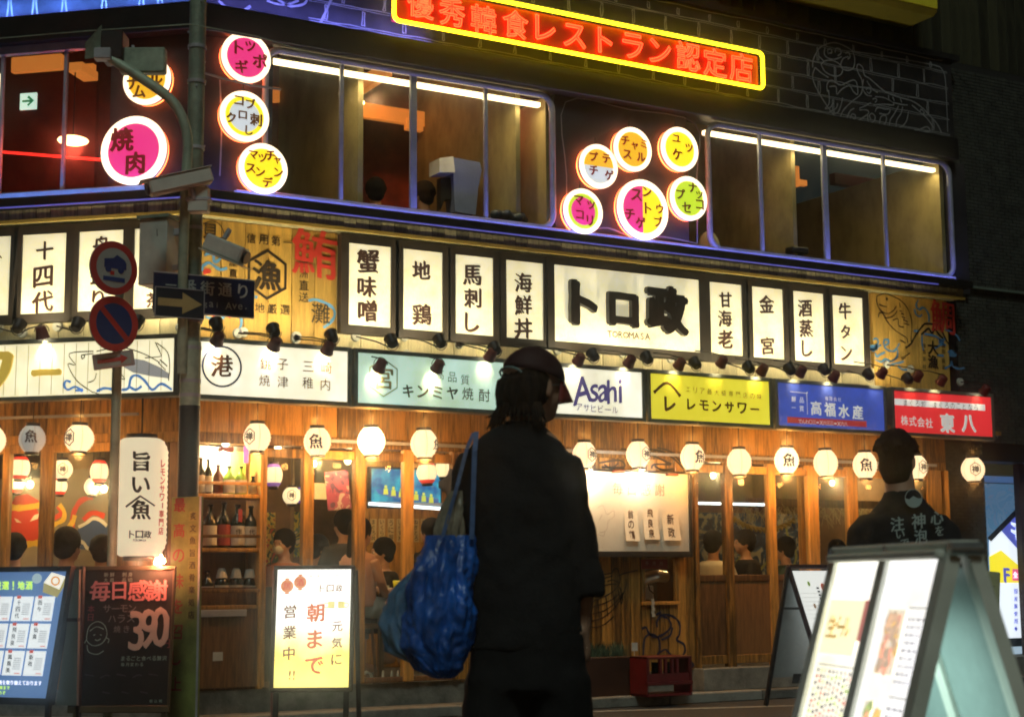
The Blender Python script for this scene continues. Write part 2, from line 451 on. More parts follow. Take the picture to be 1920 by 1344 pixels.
l.new(lw.outputs['Fresnel'], mx.inputs[0]); l.new(tr.outputs[0], mx.inputs[1]); l.new(gs.outputs[0], mx.inputs[2]); l.new(mx.outputs[0], n['Material Output'].inputs[0])
def sx(px, py, d, fr='M'): return pl(fr, px, py, d)[0]
W1 = [sx(640, 250, .06), sx(775, 280, .06), sx(911, 300, .06)]
W2 = [sx(1427, 360, .06), sx(1548, 380, .06), sx(1660, 400, .06)]
x1e = sx(1034, 300, .06); x2s = sx(1326, 330, .06); x2e = sx(1781, 420, .06)
window(.55, x1e, W1, [1]); window(x2s, x2e, W2, [1])
# strip lights inside the windows
for (a, b) in ((.6, x1e-.06), (x2s+.05, x2e-.09)):
    B().box(a, b, .02, .07, 5.225, 5.262).build('strip_light', flat('warm_strip', (1, .74, .40), 4), bl)
    lamp(bl, 'AREA', ((a+b)/2, .045, 5.215), 3.6*(b-a), (1, .76, .38), 'strip_light_glow', aim=((a+b)/2, .25, 4.2), size=((b-a), .04))
# plywood partitions, end reveals
def partition(px, py, y1=2.2, w=.05, z1=6.3):
    s = sx(px, py, -.12)
    p = B().box(s-w/2, s+w/2, .12, y1, 3.9, z1, .004).build('partition', PLY, bl)
    return s
for px, py in ((676, 300), (972, 350), (1491, 420)): partition(px, py)
B().box(x1e-.02, x1e+.03, .0, 1.2, 3.9, 5.32).build('partition', PLY, bl)
B().box(x2e-.06, x2e-.01, .0, 2.4, 3.9, 5.36).build('partition', PLY, bl)
B().box(.5, .56, .12, 2.4, 3.9, 5.36).build('partition', PLY, bl)
B().box(sx(1340, 420, 0)-.5, sx(1340, 420, 0)-.45, .12, 2.2, 3.9, 5.36).build('partition', PLY, bl)
# ceiling beams, their orange lamplight put in as emission
OB = mat('lamplit_beam', (.85, .36, .08), .5, var=.1, emit=(1, .30, .05), es=.42)
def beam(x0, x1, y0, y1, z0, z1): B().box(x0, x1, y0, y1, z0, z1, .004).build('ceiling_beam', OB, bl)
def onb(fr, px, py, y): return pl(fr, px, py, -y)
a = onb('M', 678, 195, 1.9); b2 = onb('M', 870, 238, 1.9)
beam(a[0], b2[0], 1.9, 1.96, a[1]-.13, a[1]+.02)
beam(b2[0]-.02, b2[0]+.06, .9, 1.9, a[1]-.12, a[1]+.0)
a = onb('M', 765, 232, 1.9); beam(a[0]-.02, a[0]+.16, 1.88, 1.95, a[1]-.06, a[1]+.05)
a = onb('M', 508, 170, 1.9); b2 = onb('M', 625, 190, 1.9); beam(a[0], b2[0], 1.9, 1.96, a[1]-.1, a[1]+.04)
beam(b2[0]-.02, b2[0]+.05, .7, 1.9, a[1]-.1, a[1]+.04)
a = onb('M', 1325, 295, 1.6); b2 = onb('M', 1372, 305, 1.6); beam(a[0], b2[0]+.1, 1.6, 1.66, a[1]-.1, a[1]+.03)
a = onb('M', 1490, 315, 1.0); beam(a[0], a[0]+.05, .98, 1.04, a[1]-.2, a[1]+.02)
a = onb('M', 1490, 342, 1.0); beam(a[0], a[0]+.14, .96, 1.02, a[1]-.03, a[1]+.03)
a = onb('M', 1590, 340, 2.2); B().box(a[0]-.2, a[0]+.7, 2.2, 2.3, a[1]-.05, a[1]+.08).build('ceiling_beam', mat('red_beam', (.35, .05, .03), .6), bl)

# ---- chalk wall above
mz0, mz1 = 5.562, 6.40
bp('mural_wall', B().box(-.08, 8.12, -.12, .1, mz0, mz1, .01), SLATE)
bp('coping', B().box(-.1, 8.2, -.16, .1, mz1+.003, mz1+.06), BLACK)
DSID = mat('dark_siding', (.05, .05, .025), .7, var=.4, scale=3, stretch=(5, 5, 1), bump=.1)
up = B().box(-.1, 10.2, .05, .15, 6.46, 8.6).build('top_wall', DSID, bl)
planks(up, -.1, 10.1, 6.46, 8.6, .02, .047, .14, DSID, 'siding_board')
cb = B(); rnd = random.Random(3)
def wob(x0, z0, x1, z1, b, w=.010):
    n = max(2, int(math.hypot(x1-x0, z1-z0)/.12)); P = []
    for i in range(n+1):
        t = i/n; P.append((x0+(x1-x0)*t+rnd.uniform(-.006, .006), z0+(z1-z0)*t+rnd.uniform(-.006, .006)))
    b.rib(curve(P, 2), w, -.1215)
rows = [5.60, 5.765, 5.93, 6.10, 6.27, 6.375]
lionx = (6.55, 8.0)
for i in range(len(rows)-1):
    z0, z1 = rows[i], rows[i+1]
    x = 1.05 + (.15 if i % 2 else 0)
    wob(.9, z0, 8.05, z0, cb, .007); wob(.9, z0-.018, 8.05, z0-.016, cb, .005)
    while x < 7.95:
        if not (lionx[0] < x < 7.6 and z0 < 6.2-(x-6.6)*.4):
            h = .022
            wob(x-h/2, z0+.015, x-h/2+.005, z1-.03, cb); wob(x+h/2, z0+.012, x+h/2, z1-.03, cb)
            wob(x-h/2, z1-.03, x+h/2, z1-.03, cb, .008); wob(x-h/2, z0+.015, x+h/2, z0+.015, cb, .008)
        x += .36+rnd.uniform(-.03, .03)
wob(.9, 6.378, 8.0, 6.378, cb)
# guardian lion drawn in chalk
Z = lambda L: zz(1500, 60, 6.4, L)
lion = [[(150,430),(160,330),(230,200),(330,145),(430,135),(550,180),(630,240),(655,340),(640,430),(580,465),(500,440),(490,380),(520,320),(580,300)],
 [(180,430),(150,520),(170,620),(240,760),(330,900),(430,1030)],[(250,390),(300,350),(380,345),(460,380),(510,450),(480,520),(400,530),(300,480),(250,390)],
 [(180,430),(260,500),(340,550)],[(220,290),(280,350)],[(340,270),(330,220),(370,210),(380,250),(350,260)],[(420,250),(430,200),(480,210),(490,260),(450,290)],[(300,190),(290,270),(340,320),(420,330),(500,300)],
 [(540,260),(580,250),(600,300),(570,330)],[(330,720),(320,650),(350,590),(400,590),(480,640),(560,610),(640,580),(680,620),(690,750),(640,720),(590,650),(500,690),(440,750),(430,660),(350,660)],
 [(340,700),(350,850),(300,920)],[(300,925),(360,910),(400,850)],[(350,960),(430,920),(450,860)],[(380,980),(450,970),(490,880),(510,790)],
 [(480,1030),(520,940),(620,840),(720,760),(745,690),(740,580),(700,500),(680,430),(700,390),(750,430),(770,520),(830,560),(900,620),(980,690),(1060,740),(1200,790),(1340,830),(1450,900),(1540,990),(1640,1100),(1700,1220)],
 [(760,570),(750,680),(800,760),(860,770)],[(790,700),(820,670),(850,700),(830,740),(800,720)],[(800,590),(860,680),(930,730)],[(900,780),(1000,790),(1100,840),(1120,880),(1000,870),(880,880)],
 [(870,810),(900,800),(920,820),(900,850)],[(710,920),(780,890),(850,850)],[(710,940),(800,940),(820,980),(740,1040),(690,1070)],[(900,960),(930,910),(1020,930),(1080,930),(1050,990),(950,980)],
 [(600,1050),(620,990),(660,1000),(660,1040),(630,1040)],[(560,1040),(600,950),(650,920)],[(810,1000),(820,1080),(880,1080),(900,1020),(860,980),(830,1010),(850,1050)],
 [(950,1120),(970,1020),(1030,1010),(1030,1080),(1000,1120)],[(1070,1140),(1080,1060),(1120,1000),(1160,930),(1180,890)],[(1150,1150),(1160,1060),(1210,980),(1230,900)],[(1180,1160),(1240,1120),(1280,1060),(1300,960)],
 [(1060,760),(1080,830),(1200,870),(1290,880)],[(1110,780),(1130,830)],[(1200,800),(1220,850)],[(1340,880),(1400,930),(1480,1000),(1540,1060),(1600,1150)],[(1440,960),(1450,930),(1490,970),(1460,990)],[(1370,1180),(1440,1170),(1520,1140),(1560,1190),(1480,1200)]]
strokes(cb, 'M', .12, Z(lion), .012, .002)
strokes(cb, 'M', .12, Z([[(630,235),(800,260),(1060,300),(1400,360),(1640,410),(1700,450),(1740,560),(1760,900),(1770,1200)]]), .010, .002)
# paws / waves drawn at the corner
strokes(cb, 'M', .12, [[(600,45),(612,20),(622,-4)],[(410,2),(430,20),(450,24),(470,12)],[(520,0),(545,12),(570,8),(578,-6)],[(500,2),(530,10),(560,2)]], .02, .002)
cb.build('chalk_drawing', CHALK, bl)
cp_ = B()
strokes(cp_, 'M', .06, [[(1062,450),(1062,330),(1060,192),(1180,206),(1303,232),(1306,330),(1307,456)]], .011, .003)
strokes(cp_, 'M', .06, [[(1062,426),(1100,432),(1140,428),(1190,446),(1240,444),(1307,457)],[(412,330),(415,240),(412,150)]], .012, .0035)
cp_.build('chalk_frame', CHALK, bl, kind='stuff')
# blue tubes washing the chalk wall near the corner and the wall between the windows
bp('blue_light_tube', B().tube([(-.05, -.130, 5.567), (2.0, -.130, 5.567)], .005, 6), BLUE)
bp('blue_light_tube', B().tube([(3.25, -.145, 4.037), (4.95, -.145, 4.037)], .006, 6), BLUE)
bp('blue_light_tube', B().tube([(-.02, -.145, 4.037), (.9, -.145, 4.037)], .006, 6), BLUE)

# ---------------------------------------------------------------- left face of the same building
lf = thing('restaurant_side_face', 'angled side face of the corner restaurant with lit kanji panels and red room above', 'building face', (0, 0, 0), 'L')
def lp_(name, b, m, **k): return b.build(name, m, lf, **k)
hw = B().box(-3.2, -.02, .03, .10, 2.2, 2.9).build('header_wall', WOODD, lf)
planks(hw, -3.2, -.02, 2.2, 2.46, .0, .028, .30, WOOD)
lp_('header_beam', B().box(-3.2, -.02, .0, .14, 2.12, 2.2), WOOD)
lp_('metal_rail', B().box(-3.2, -.4, -.05, -.02, 2.33, 2.35), STEEL)
lp_('soffit', B().box(-3.2, .02, -.3, .0, 2.46, 2.5), WOOD)
bw = B().box(-3.2, -.02, .0, .12, 2.84, 3.86).build('band_wall', PALE, lf)
planks(bw, -3.2, -.02, 2.84, 3.12, -.05, -.002, .21, PALE)
lp_('yellow_trim', B().box(-3.2, .085, -.225, -.2, 3.845, 3.872), MATS['yellow_trim'])
fa = B().box(-3.2, .07, -.19, .0, 3.86, 3.955).build('fascia', FASC, lf)
planks(fa, -3.2, .07, 3.873, 3.955, -.212, -.192, .115, FASC, 'fascia_board')
lp_('ledge', B().box(-3.2, .11, -.31, .0, 3.958, 4.03, .006), BLACK)
lp_('blue_led_strip', B().box(-3.2, .09, -.312, -.30, 3.948, 3.957), MATS['blue_led_dim'])
lp_('sill', B().box(-3.2, -.2, -.13, .0, 4.032, 4.12, .008), STEEL)
xe = sx(352, 250, .06, 'L'); xw = sx(205, 250, .06, 'L')
lp_('upper_wall', B().box(xw, .03, -.06, .1, 4.03, 5.33), SLATE)
lp_('window_head', B().box(-3.2, xw, -.10, -.04, 5.27, 5.335), STEEL)
lp_('header_band', B().box(-3.2, .07, -.17, .1, 5.335, 5.56, .006), BLACK)
MURB = mat('side_mural_render', (.05, .06, .10), .8, var=.4, scale=3, bump=.15)
lp_('mural_wall', B().box(-3.2, .055, -.12, .1, mz0, mz1, .01), MURB)
up = B().box(-3.2, .05, .05, .15, 6.46, 8.6).build('top_wall', DSID, lf)
lp_('blue_light_tube', B().tube([(-3.2, -.130, 5.567), (-.02, -.130, 5.567)], .005, 6), BLUE)
cb = B()
for x in (18, 65, 120, 195, 265, 300): strokes(cb, 'L', .12, [[(x-5, 36-x*.06), (x-2, 10-x*.06), (x-1, -20)], [(x+6, 36-x*.06), (x+3, 10-x*.06), (x+3, -20)]], .014, .002)
cb.build('chalk_drawing', CHALK, lf)
for px in (121, 2): 
    s = sx(px, 220, .06, 'L'); lp_('mullion', B().box(s-.014, s+.014, -.075, -.035, 4.12, 5.27, .004), STEEL)
lp_('pane', B().box(-3.2, xw, -.054, -.05, 4.12, 5.27), GLASS)
lp_('upper_floor_slab', B().box(-3.4, -.05, .02, 3.0, 3.2, 3.9), BLACK)
lp_('upper_ceiling', B().box(-3.4, -.03, .12, 3.0, 6.36, 6.42), CEIL)
lp_('upper_back_wall', B().box(-3.4, -.05, 2.4, 2.5, 3.9, 6.36), UW)
lp_('interior_ceiling', B().box(-3.4, -.05, .16, 3.4, 2.75, 2.8), MATS['room_ceiling'])
lp_('back_wall', B().box(-3.6, -.0, 2.3, 2.4, .24, 2.75), RW)
a = onb('L', 21, 112, 1.2); b2 = onb('L', 115, 106, 1.2)
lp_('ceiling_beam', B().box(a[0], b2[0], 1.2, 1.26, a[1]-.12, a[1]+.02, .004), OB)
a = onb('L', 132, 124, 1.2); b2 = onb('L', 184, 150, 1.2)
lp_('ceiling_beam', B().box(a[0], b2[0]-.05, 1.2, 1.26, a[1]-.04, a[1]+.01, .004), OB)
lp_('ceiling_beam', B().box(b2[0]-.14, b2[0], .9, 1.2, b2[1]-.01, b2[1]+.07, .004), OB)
a = onb('L', 0, 285, 1.6); b2 = onb('L', 190, 300, 1.0)
REDL = flat('red_led', (1, .03, .02), 1.5)
lp_('red_led_strip', B().tube([(a[0], 1.6, a[1]), (b2[0], 1.0, b2[1])], .014, 6), REDL)
a = onb('L', 4, 150, .3); lp_('white_light_bar', B().box(a[0]-.05, a[0]+.0, .28, .32, 4.75, 5.25), WTUBE)

BV = (.20, .20, 1)
lamp(bl, 'AREA', (.95, -.20, 5.575), 9, BV, 'blue_wash_light', aim=(.95, -.10, 6.4), size=(2.0, .03))
lamp(bl, 'AREA', (4.0, -.22, 4.04), 14, BV, 'blue_wash_light', aim=(4.0, -.06, 5), size=(8.1, .03))
lamp(bl, 'AREA', (4.0, -.22, 4.04), 5, BV, 'blue_wash_light', aim=(4.0, -.06, 5), size=(1.4, .03))
lamp(lf, 'AREA', (-1.2, -.20, 5.575), 22, (.14, .32, 1), 'blue_wash_light', aim=(-1.2, -.08, 6.4), size=(2.4, .03))
lamp(lf, 'AREA', (-1.2, -.22, 4.04), 4, (.16, .3, 1), 'blue_wash_light', aim=(-1.2, -.06, 5), size=(2.4, .03))
# yellow box sign high on the right
x0, z0 = pl('M', 1490, -8, .5); x1, z1_ = pl('M', 1764, 30, .5)
t = thing('high_yellow_sign', 'dim yellow box sign cut by the top edge of the picture', 'sign', ((x0+x1)/2, -.02, z1_))
B().box(x0-.6, x1, -.5, .0, z1_, z1_+.9, .05).build('case', mat('yellow_case', (.34, .30, .02), .5), t)
B().box(x0-.55, x1-.05, -.515, -.5, z1_+.06, z1_+.84, .01).build('face', mat('yellow_face', (.50, .46, .03), .5, emit=(.5, .45, .02), es=.10), t)
# ---------------------------------------------------------------- brick end of the street front
BRK = mat('dark_brick', (.055, .06, .05), .8, var=.45, scale=7, bump=.3)
MORT = mat('mortar', (.03, .03, .028), .9)
nb = thing('brick_wall', 'dark brick end wall beside the last lantern and the neighbouring shop', 'brick wall', (0, 0, 0))
bx0 = pl('M', 1779, 1000, 0)[0]; bx1 = pl('M', 1851, 1000, 0)[0]
B().box(bx0, bx1, .02, .3, 0, 2.5).build('wall_core', MORT, nb)
B().box(8.14, 10.6, .02, .3, 2.5, 6.46).build('wall_core', MORT, nb)
bk = B(); me = None
def bricks(x0, x1, z0, z1, b):
    k = 0; z = z0
    while z < z1-.02:
        x = x0-(.055 if k % 2 else 0)
        while x < x1:
            a, c = max(x, x0), min(x+.106, x1)
            if c-a > .01: b.box(a, c, .02-.012-random.uniform(0, .004), .02, z, z+.031)
            x += .112
        z += .037; k += 1
bricks(bx0+.01, bx1, .05, 2.42, bk)
bricks(8.15, 10.6, 2.43, 6.4, bk)
bk.build('brick_courses', BRK, nb, kind='stuff')
x = sx(1813, 535, .06); a = pl('M', 1813, 536, .06)
B().box(8.1, 10.6, -.05, -.005, a[1]-.012, a[1]+.012).build('metal_flashing', mat('green_metal', (.32, .42, .36), .4, .5), nb)
B().box(bx1, 10.6, .02, .3, 2.24, 2.5).build('lintel_beam', BLACK, nb)
# ================================================================ SIGNS
def rect(fr, d, x0, y0, x1, y1):
    a = pl(fr, x0, y0, d); b = pl(fr, x1, y1, d); return a[0], b[0], b[1], a[1]
CREAM = glow('kanji_panel_glow', (1, .95, .70), .60)
KF = mat('kanji_frame', (.035, .025, .018), .5, var=.3)
# dark backing frames carry the panels
def kanji_sign(fr, x0, x1, ztop, zbot, kj, label, kids=None, grp='upright backlit kanji menu panels'):
    cx = (x0+x1)/2
    t = thing('kanji_sign', label, 'sign', (cx, -.05, zbot), fr, grp)
    B().box(x0-.07, x0, -.125, -.052, zbot-.07, ztop+.07).build('frame', KF, t)
    B().box(x1, x1+.07, -.125, -.052, zbot-.07, ztop+.07).build('frame', KF, t)
    B().box(x0, x1, -.125, -.052, ztop, ztop+.07).build('frame', KF, t)
    B().box(x0, x1, -.125, -.052, zbot-.07, zbot).build('frame', KF, t)
    B().box(x0, x1, -.11, -.055, zbot, ztop).build('light_panel', CREAM, t)
    globals()['chars'](t, 'character', INKB, fr, .111, kj, off=.006, brush=.06, shear=.10)
    return t
ZT, ZB = 3.772, 3.10
def mains(xl, xr, chars, label):
    a = pl('M', xl, 530, .11)[0]; b = pl('M', xr, 560, .11)[0]
    kanji_sign('M', a, b, ZT, ZB, chars, label)
mains(653, 732, [('蟹',690,490,46),('味',688,538,40),('噌',689,583,42)], 'tall lit panel reading 蟹味噌 at the left end of its row')
mains(755, 829, [('地',790,507,38),('鶏',791,590,40)], 'lit panel with two widely spaced characters 地鶏 next to the crab panel')
mains(853, 924, [('馬',885,516,40),('刺',886,559,38),('し',885,604,38)], 'lit panel reading 馬刺し between the chicken and seafood bowl panels')
mains(948, 1018, [('海',981,530,38),('鮮',981,572,38),('丼',981,616,40)], 'lit panel reading 海鮮丼 beside the big shop name sign')
mains(1329, 1390, [('甘',1360,562,30),('海',1359,597,32),('老',1360,636,36)], 'lit panel reading 甘海老 just after the big shop name sign')
mains(1408, 1467, [('金',1437,570,36),('宮',1439,648,34)], 'lit panel with two characters 金宮 far apart')
mains(1485, 1543, [('酒',1509,578,34),('蒸',1511,616,34),('し',1513,653,32)], 'lit panel reading 酒蒸し before the beef tongue panel')
mains(1558, 1616, [('牛',1584,583,32),('タ',1585,622,26),('ン',1587,662,28)], 'lit panel reading 牛タン beside the painted fish board')
def sides(xl, xr, chars, label):
    a = pl('L', xl, 500, .11)[0]; b = pl('L', xr, 500, .11)[0]
    kanji_sign('L', a, b, ZT, ZB+.04, chars, label)
sides(42, 124, [('十',84,470,36),('四',81,519,40),('代',80,566,44)], 'side face panel reading 十四代 left of the no parking signs')
sides(148, 231, [('舟',190,460,36),('盛',187,513,38),('り',184,560,34)], 'side face panel behind the round no parking signs')
sides(252, 336, [('茶',288,562,30)], 'side face panel mostly hidden by the grey junction box')
sides(-70, 20, [('麦',-22,490,40),('、',0,481,10)], 'side face panel cut by the picture edge')
# big name sign
a = pl('M', 1039, 560, .13); b_ = pl('M', 1311, 590, .13)
t = thing('shop_name_sign', 'wide cream sign with thick raised black characters トロ政 over TOROMASA', 'sign', ((a[0]+b_[0])/2, -.05, ZB))
B().box(a[0]-.07, a[0], -.14, -.052, ZB-.07, ZT+.07).build('frame', KF, t)
B().box(b_[0], b_[0]+.07, -.14, -.052, ZB-.07, ZT+.07).build('frame', KF, t)
B().box(a[0], b_[0], -.14, -.052, ZT, ZT+.07).build('frame', KF, t)
B().box(a[0], b_[0], -.14, -.052, ZB-.07, ZB).build('frame', KF, t)
B().box(a[0], b_[0], -.13, -.055, ZB, ZT).build('light_panel', CREAM, t)
RAI = mat('raised_letter_black', (.022, .014, .01), .35, var=.3)
for c in (('ト',1096,568,80),('ロ',1170,580,62),('政',1252,580,88)):
    b = B(); put(b, 'M', .22, [c], off=.045, brush=.07, thick=.05, shear=-.02); b.build('raised_character', RAI, t)
b = B(); row(b, 'M', .13, 'TOROMASA', (1143, 626), (1214, 631), 12.5, off=.03); b.build('lettering', INKB, t)

# lower fascia light boxes ----------------------------------------------------
SGF = mat('sign_case', (.20, .21, .17), .5, .2, var=.2)
def light_box(fr, px0, px1, label, mcol, name='light_box_sign', d=.40, zt=2.835, zb=2.44, glow=.75, grp=None, py=(700, 720)):
    x0 = pl(fr, px0, py[0], d)[0]; x1 = pl(fr, px1, py[1], d)[0]
    t = thing(name, label, 'sign', ((x0+x1)/2, -d+.14, zb-.03), fr, grp)
    B().box(x0-.035, x0, -d-.012, -.28, zb-.035, zt+.035, .004).build('frame', SGF, t)
    B().box(x1, x1+.035, -d-.012, -.28, zb-.035, zt+.035, .004).build('frame', SGF, t)
    B().box(x0, x1, -d-.012, -.28, zt, zt+.035, .004).build('frame', SGF, t)
    B().box(x0, x1, -d-.012, -.28, zb-.035, zb, .004).build('frame', SGF, t)
    B().box(x0, x1, -d, -.29, zb, zt).build('light_panel', mcol, t)
    B().box(x0, x1, -.29, .0, zb, zt+.02).build('case', SGF, t)
    return t, x0, x1
G1 = 'light box signs above the lanterns'
t, *_ = light_box('M', 373, 651, 'white light box with circled 港 and port names', glow('lb_white', (1, .94, .76), 1.0), grp=G1)
b = B(); put(b, 'M', .40, [('港',416,686,44)], off=.006, brush=.045, shear=.08)
FBR = flat('faded_brown', (.25, .09, .04)); b.build('character', FBR, t)
for tx, p0, p1 in (('銚子', (498,682), (530,683)), ('三崎', (578,687), (612,689)), ('焼津', (496,713), (530,716)), ('稚内', (577,718), (610,721))): rowc(t, 'character', FBR, 'M', .40, tx, p0, p1, 23, off=.006)
x, z = pl('M', 416, 687, .40); b = B().ring(x, z, .158, .143, -.4015, -.4005)
b.build('circle_mark', flat('faded_blue', (.06, .08, .25)), t)
t, *_ = light_box('M', 671, 944, 'pale aqua light box reading キンミヤ焼酎 with a hexagon mark', glow('lb_aqua', (.56, .80, .70), .78), grp=G1)
b = B(); row(b, 'M', .40, '高品質', (824,702), (872,712), 20)
OLI = flat('olive_ink', (.14, .11, .04)); b.build('lettering', OLI, t); rowc(t, 'character', OLI, 'M', .40, 'キンミヤ', (765,733), (848,737), 24, off=.02, brush=.03); rowc(t, 'character', OLI, 'M', .40, '焼酎', (877,738), (908,741), 25, off=.01)
def hexa(b, cx, cz, r, w, y, sy=1, sxx=.92):
    P = [(cx+r*math.cos(R(90+60*k))*sxx, cz+r*math.sin(R(90+60*k))*sy) for k in range(6)]
    Q = [(cx+(r-w)*math.cos(R(90+60*k))*sxx, cz+(r-w)*math.sin(R(90+60*k))*sy) for k in range(6)]
    for k in range(6):
        j = (k+1) % 6; b.add([(P[k][0], y, P[k][1]), (P[j][0], y, P[j][1]), (Q[j][0], y, Q[j][1]), (Q[k][0], y, Q[k][1])], [(0, 1, 2, 3)])
x, z = pl('M', 719, 708, .40); b = B(); hexa(b, x, z, .155, .012, -.4015)
put(b, 'M', .40, [('宮',719,708,44)], off=.012, brush=.03); b.build('emblem', flat('gold_ink', (.62, .55, .28)), t)
t, *_ = light_box('M', 968, 1203, 'white light box with slanted violet Asahi lettering', glow('lb_white2', (.98, .96, .80), .92), grp=G1)
b = B(); VI = flat('violet_ink', (.13, .10, .34), .3)
for c, px, h in (('A',1092,52),('s',1114,34),('a',1131,34),('h',1147,46),('i',1163,46)):
    chars(t, 'character', VI, 'M', .40, [(c, px, 731+(52-h)*.32, h)], off=.03, shear=.25, sx=.85)
row(b, 'M', .40, 'アサヒビール', (1086,763), (1153,769), 14, off=.015)
b.build('lettering', VI, t)
t, *_ = light_box('M', 1219, 1441, 'yellow light box reading レモンサワー with a roof mark', glow('lb_yellow', (.88, .78, .05), .75), grp=G1)
b = B(); OLV = flat('brown_print', (.28, .13, .02))
row(b, 'M', .40, 'エリア最大級専門店の味', (1290,730), (1424,744), 12)
rowc(t, 'character', OLV, 'M', .40, 'レモンサワー', (1296,758), (1415,767), 21, off=.028, brush=.05)
put(b, 'M', .40, [('レ',1256,757,28)], off=.03, brush=.05)
P = zz(900, 420, 3.36, [[(1095,1062),(1180,1000),(1262,1085)]]); strokes(b, 'M', .40, P, .028)
b.build('lettering', OLV, t)
t, *_ = light_box('M', 1457, 1655, 'blue light box reading 高福水産 with a red telephone band', glow('lb_blue', (.05, .09, .45), .75), grp=G1)
WP = flat('white_print', (.85, .85, .80), .35); rowc(t, 'character', WP, 'M', .40, '高福水産', (1530,765), (1608,773), 27, off=.018, brush=.03); b = B(); row(b, 'M', .40, '有限会社', (1550,747), (1574,749), 8)
row(b, 'M', .40, '鮮品', (1488,748), (1503,750), 11, off=.01); row(b, 'M', .40, '一貫', (1488,764), (1503,766), 11, off=.01)
strokes(b, 'M', .40, [[(1481,734),(1512,737),(1512.5,737.5),(1514,777)]], .006)
WP = flat('white_print', (.85, .85, .80), .35); b.build('lettering', WP, t)
x0, x1, z0, z1 = rect('M', .40, 1476, 781, 1625, 803)
B().box(x0, x1, -.402, -.4003, z0+.012, z1).build('red_band', flat('red_band', (.55, .05, .04), .4), t)
b = B(); row(b, 'M', .4025, 'でんわ〇三-X六三三-X六八', (1500,790), (1586,795), 9); b.build('phone_lettering', WP, t)
t, *_ = light_box('M', 1674, 1856, 'red light box reading 株式会社東八 under a white band, last in its row', glow('lb_red', (.70, .03, .035), .85), grp=G1)
rowc(t, 'character', WP, 'M', .40, '株式会社', (1696,788), (1742,793), 19, off=.02); rowc(t, 'character', WP, 'M', .40, '東八', (1776,793), (1816,794), 36, off=.04, brush=.04)
x0, x1, z0, z1 = rect('M', .40, 1677, 745, 1847, 770)
B().box(x0, x1, -.402, -.4003, z0, z1-.01).build('white_band', flat('white_band', (.9, .9, .85), .5), t)
b = B(); row(b, 'M', .4025, 'まぐろ卸 まぐろのことなら', (1698,755), (1830,764), 12); b.build('band_lettering', INK, t)
# side face box: pale boards with raised yellow characters, fish and waves
t, x0, x1 = light_box('L', -80, 326, 'pale board sign with raised yellow characters, a marlin and blue waves', glow('lb_side', (1, .93, .64), .95), d=.38, zt=2.86, zb=2.46, py=(690, 690))
for q in range(1, 18):
    x = x0+(x1-x0)*q/18; B().box(x-.0015, x+.0015, -.383, -.3802, 2.47, 2.85).build('board_joint', flat('joint', (.35, .33, .2)), t)
YR = mat('raised_yellow', (.80, .58, .10), .5, var=.1, emit=(.9, .6, .08), es=.35)
for c in (('ワ', -16, 700, 80), ('ー', 86, 698, 56)):
    b = B(); put(b, 'L', .40, [c], off=.05, brush=.05, thick=.018); b.build('raised_character', YR, t)
b = B(); Z = lambda L: zz(0, 380, 3.536, L)
strokes(b, 'L', .38, Z([[(620,985),(460,1000),(500,1075),(450,1070),(510,1180),(620,1260)],[(540,1010),(545,1035),(562,1020),(550,1005)],[(620,1000),(540,1010)],[(640,1130),(625,1175),(585,1192)],[(640,985),(800,960),(950,1000),(1060,1060)],[(1030,925),(1065,1000),(1060,1020),(960,1028)],[(1040,930),(1110,990),(1125,1080),(1118,1180)],[(1060,1040),(1110,1085)],[(1050,1060),(1100,1110)],[(800,1130),(828,1170),(805,1165)],[(620,1255),(660,1270)]]), .008)
b.build('marlin_outline', flat('grey_ink', (.13, .13, .12)), t)
b = B()
P = [pl('L', *q, .38) for q in zz(0, 380, 3.536, [[(870,1030),(960,1045),(1060,1090),(1120,1130),(1118,1165),(1000,1150),(880,1125),(820,1090)]])[0]]
b.add([(p[0], -.3805, p[1]) for p in P], [tuple(range(len(P)))]); b.build('marlin_belly', flat('grey_wash', (.38, .38, .36), .5), t)
b = B()
strokes(b, 'L', .38, Z([[(470,1190),(440,1180),(425,1210),(450,1240),(500,1220),(550,1250)],[(550,1240),(500,1245)],[(640,1250),(690,1230),(740,1235)],[(800,1240),(850,1230),(870,1160),(910,1145),(960,1180),(1010,1240),(1070,1200),(1140,1240)],[(860,1220),(900,1240),(940,1215)]]), .02)
b.build('wave_drawing', flat('wave_blue_lit', (.12, .33, .75), .4), t)

# painted murals on the boards (paint lies on the planks) ---------------------
mu = thing('painted_board', 'yellow timber board painted with hexagon emblem, red 鮪 and blue rings', 'painted board', (.6, -.05, 3.0))
WB_ = flat('wave_blue', (.1, .3, .6)); RED = flat('red_paint', (.62, .045, .03)); D = .055
b = B(); x, z = pl('M', 501, 515, D); hexa(b, x, z, .205, .026, -.0575)
chars(mu, 'emblem_character', INK, 'M', D, [('漁',501,516,58)], off=.022, brush=.03)
row(b, 'M', D, '信用第一', (471,447), (540,455), 19, off=.01); row(b, 'M', D, '産地厳選', (463,575), (534,581), 20, off=.005)
put(b, 'M', D, [('豊',569,491,20),('洲',569,513,18),('直',570,535,20),('送',569,557,20),('灘',601,588,40),('産',437,492,17),('直',437,512,17)], off=.008)
put(b, 'M', D, [('貝',394,434,30)], off=.01)
Z = lambda L: zz(370, 400, 5.376, L)
strokes(b, 'M', D, Z([[(60,110),(130,80),(200,95),(250,150),(280,240)]]), .009)
b.build('black_brushwork', INK, mu, kind='stuff')
chars(mu, 'red_character', RED, 'M', D+.003, [('鮪',590,475,94)], off=.006, brush=.018, shear=-.08)
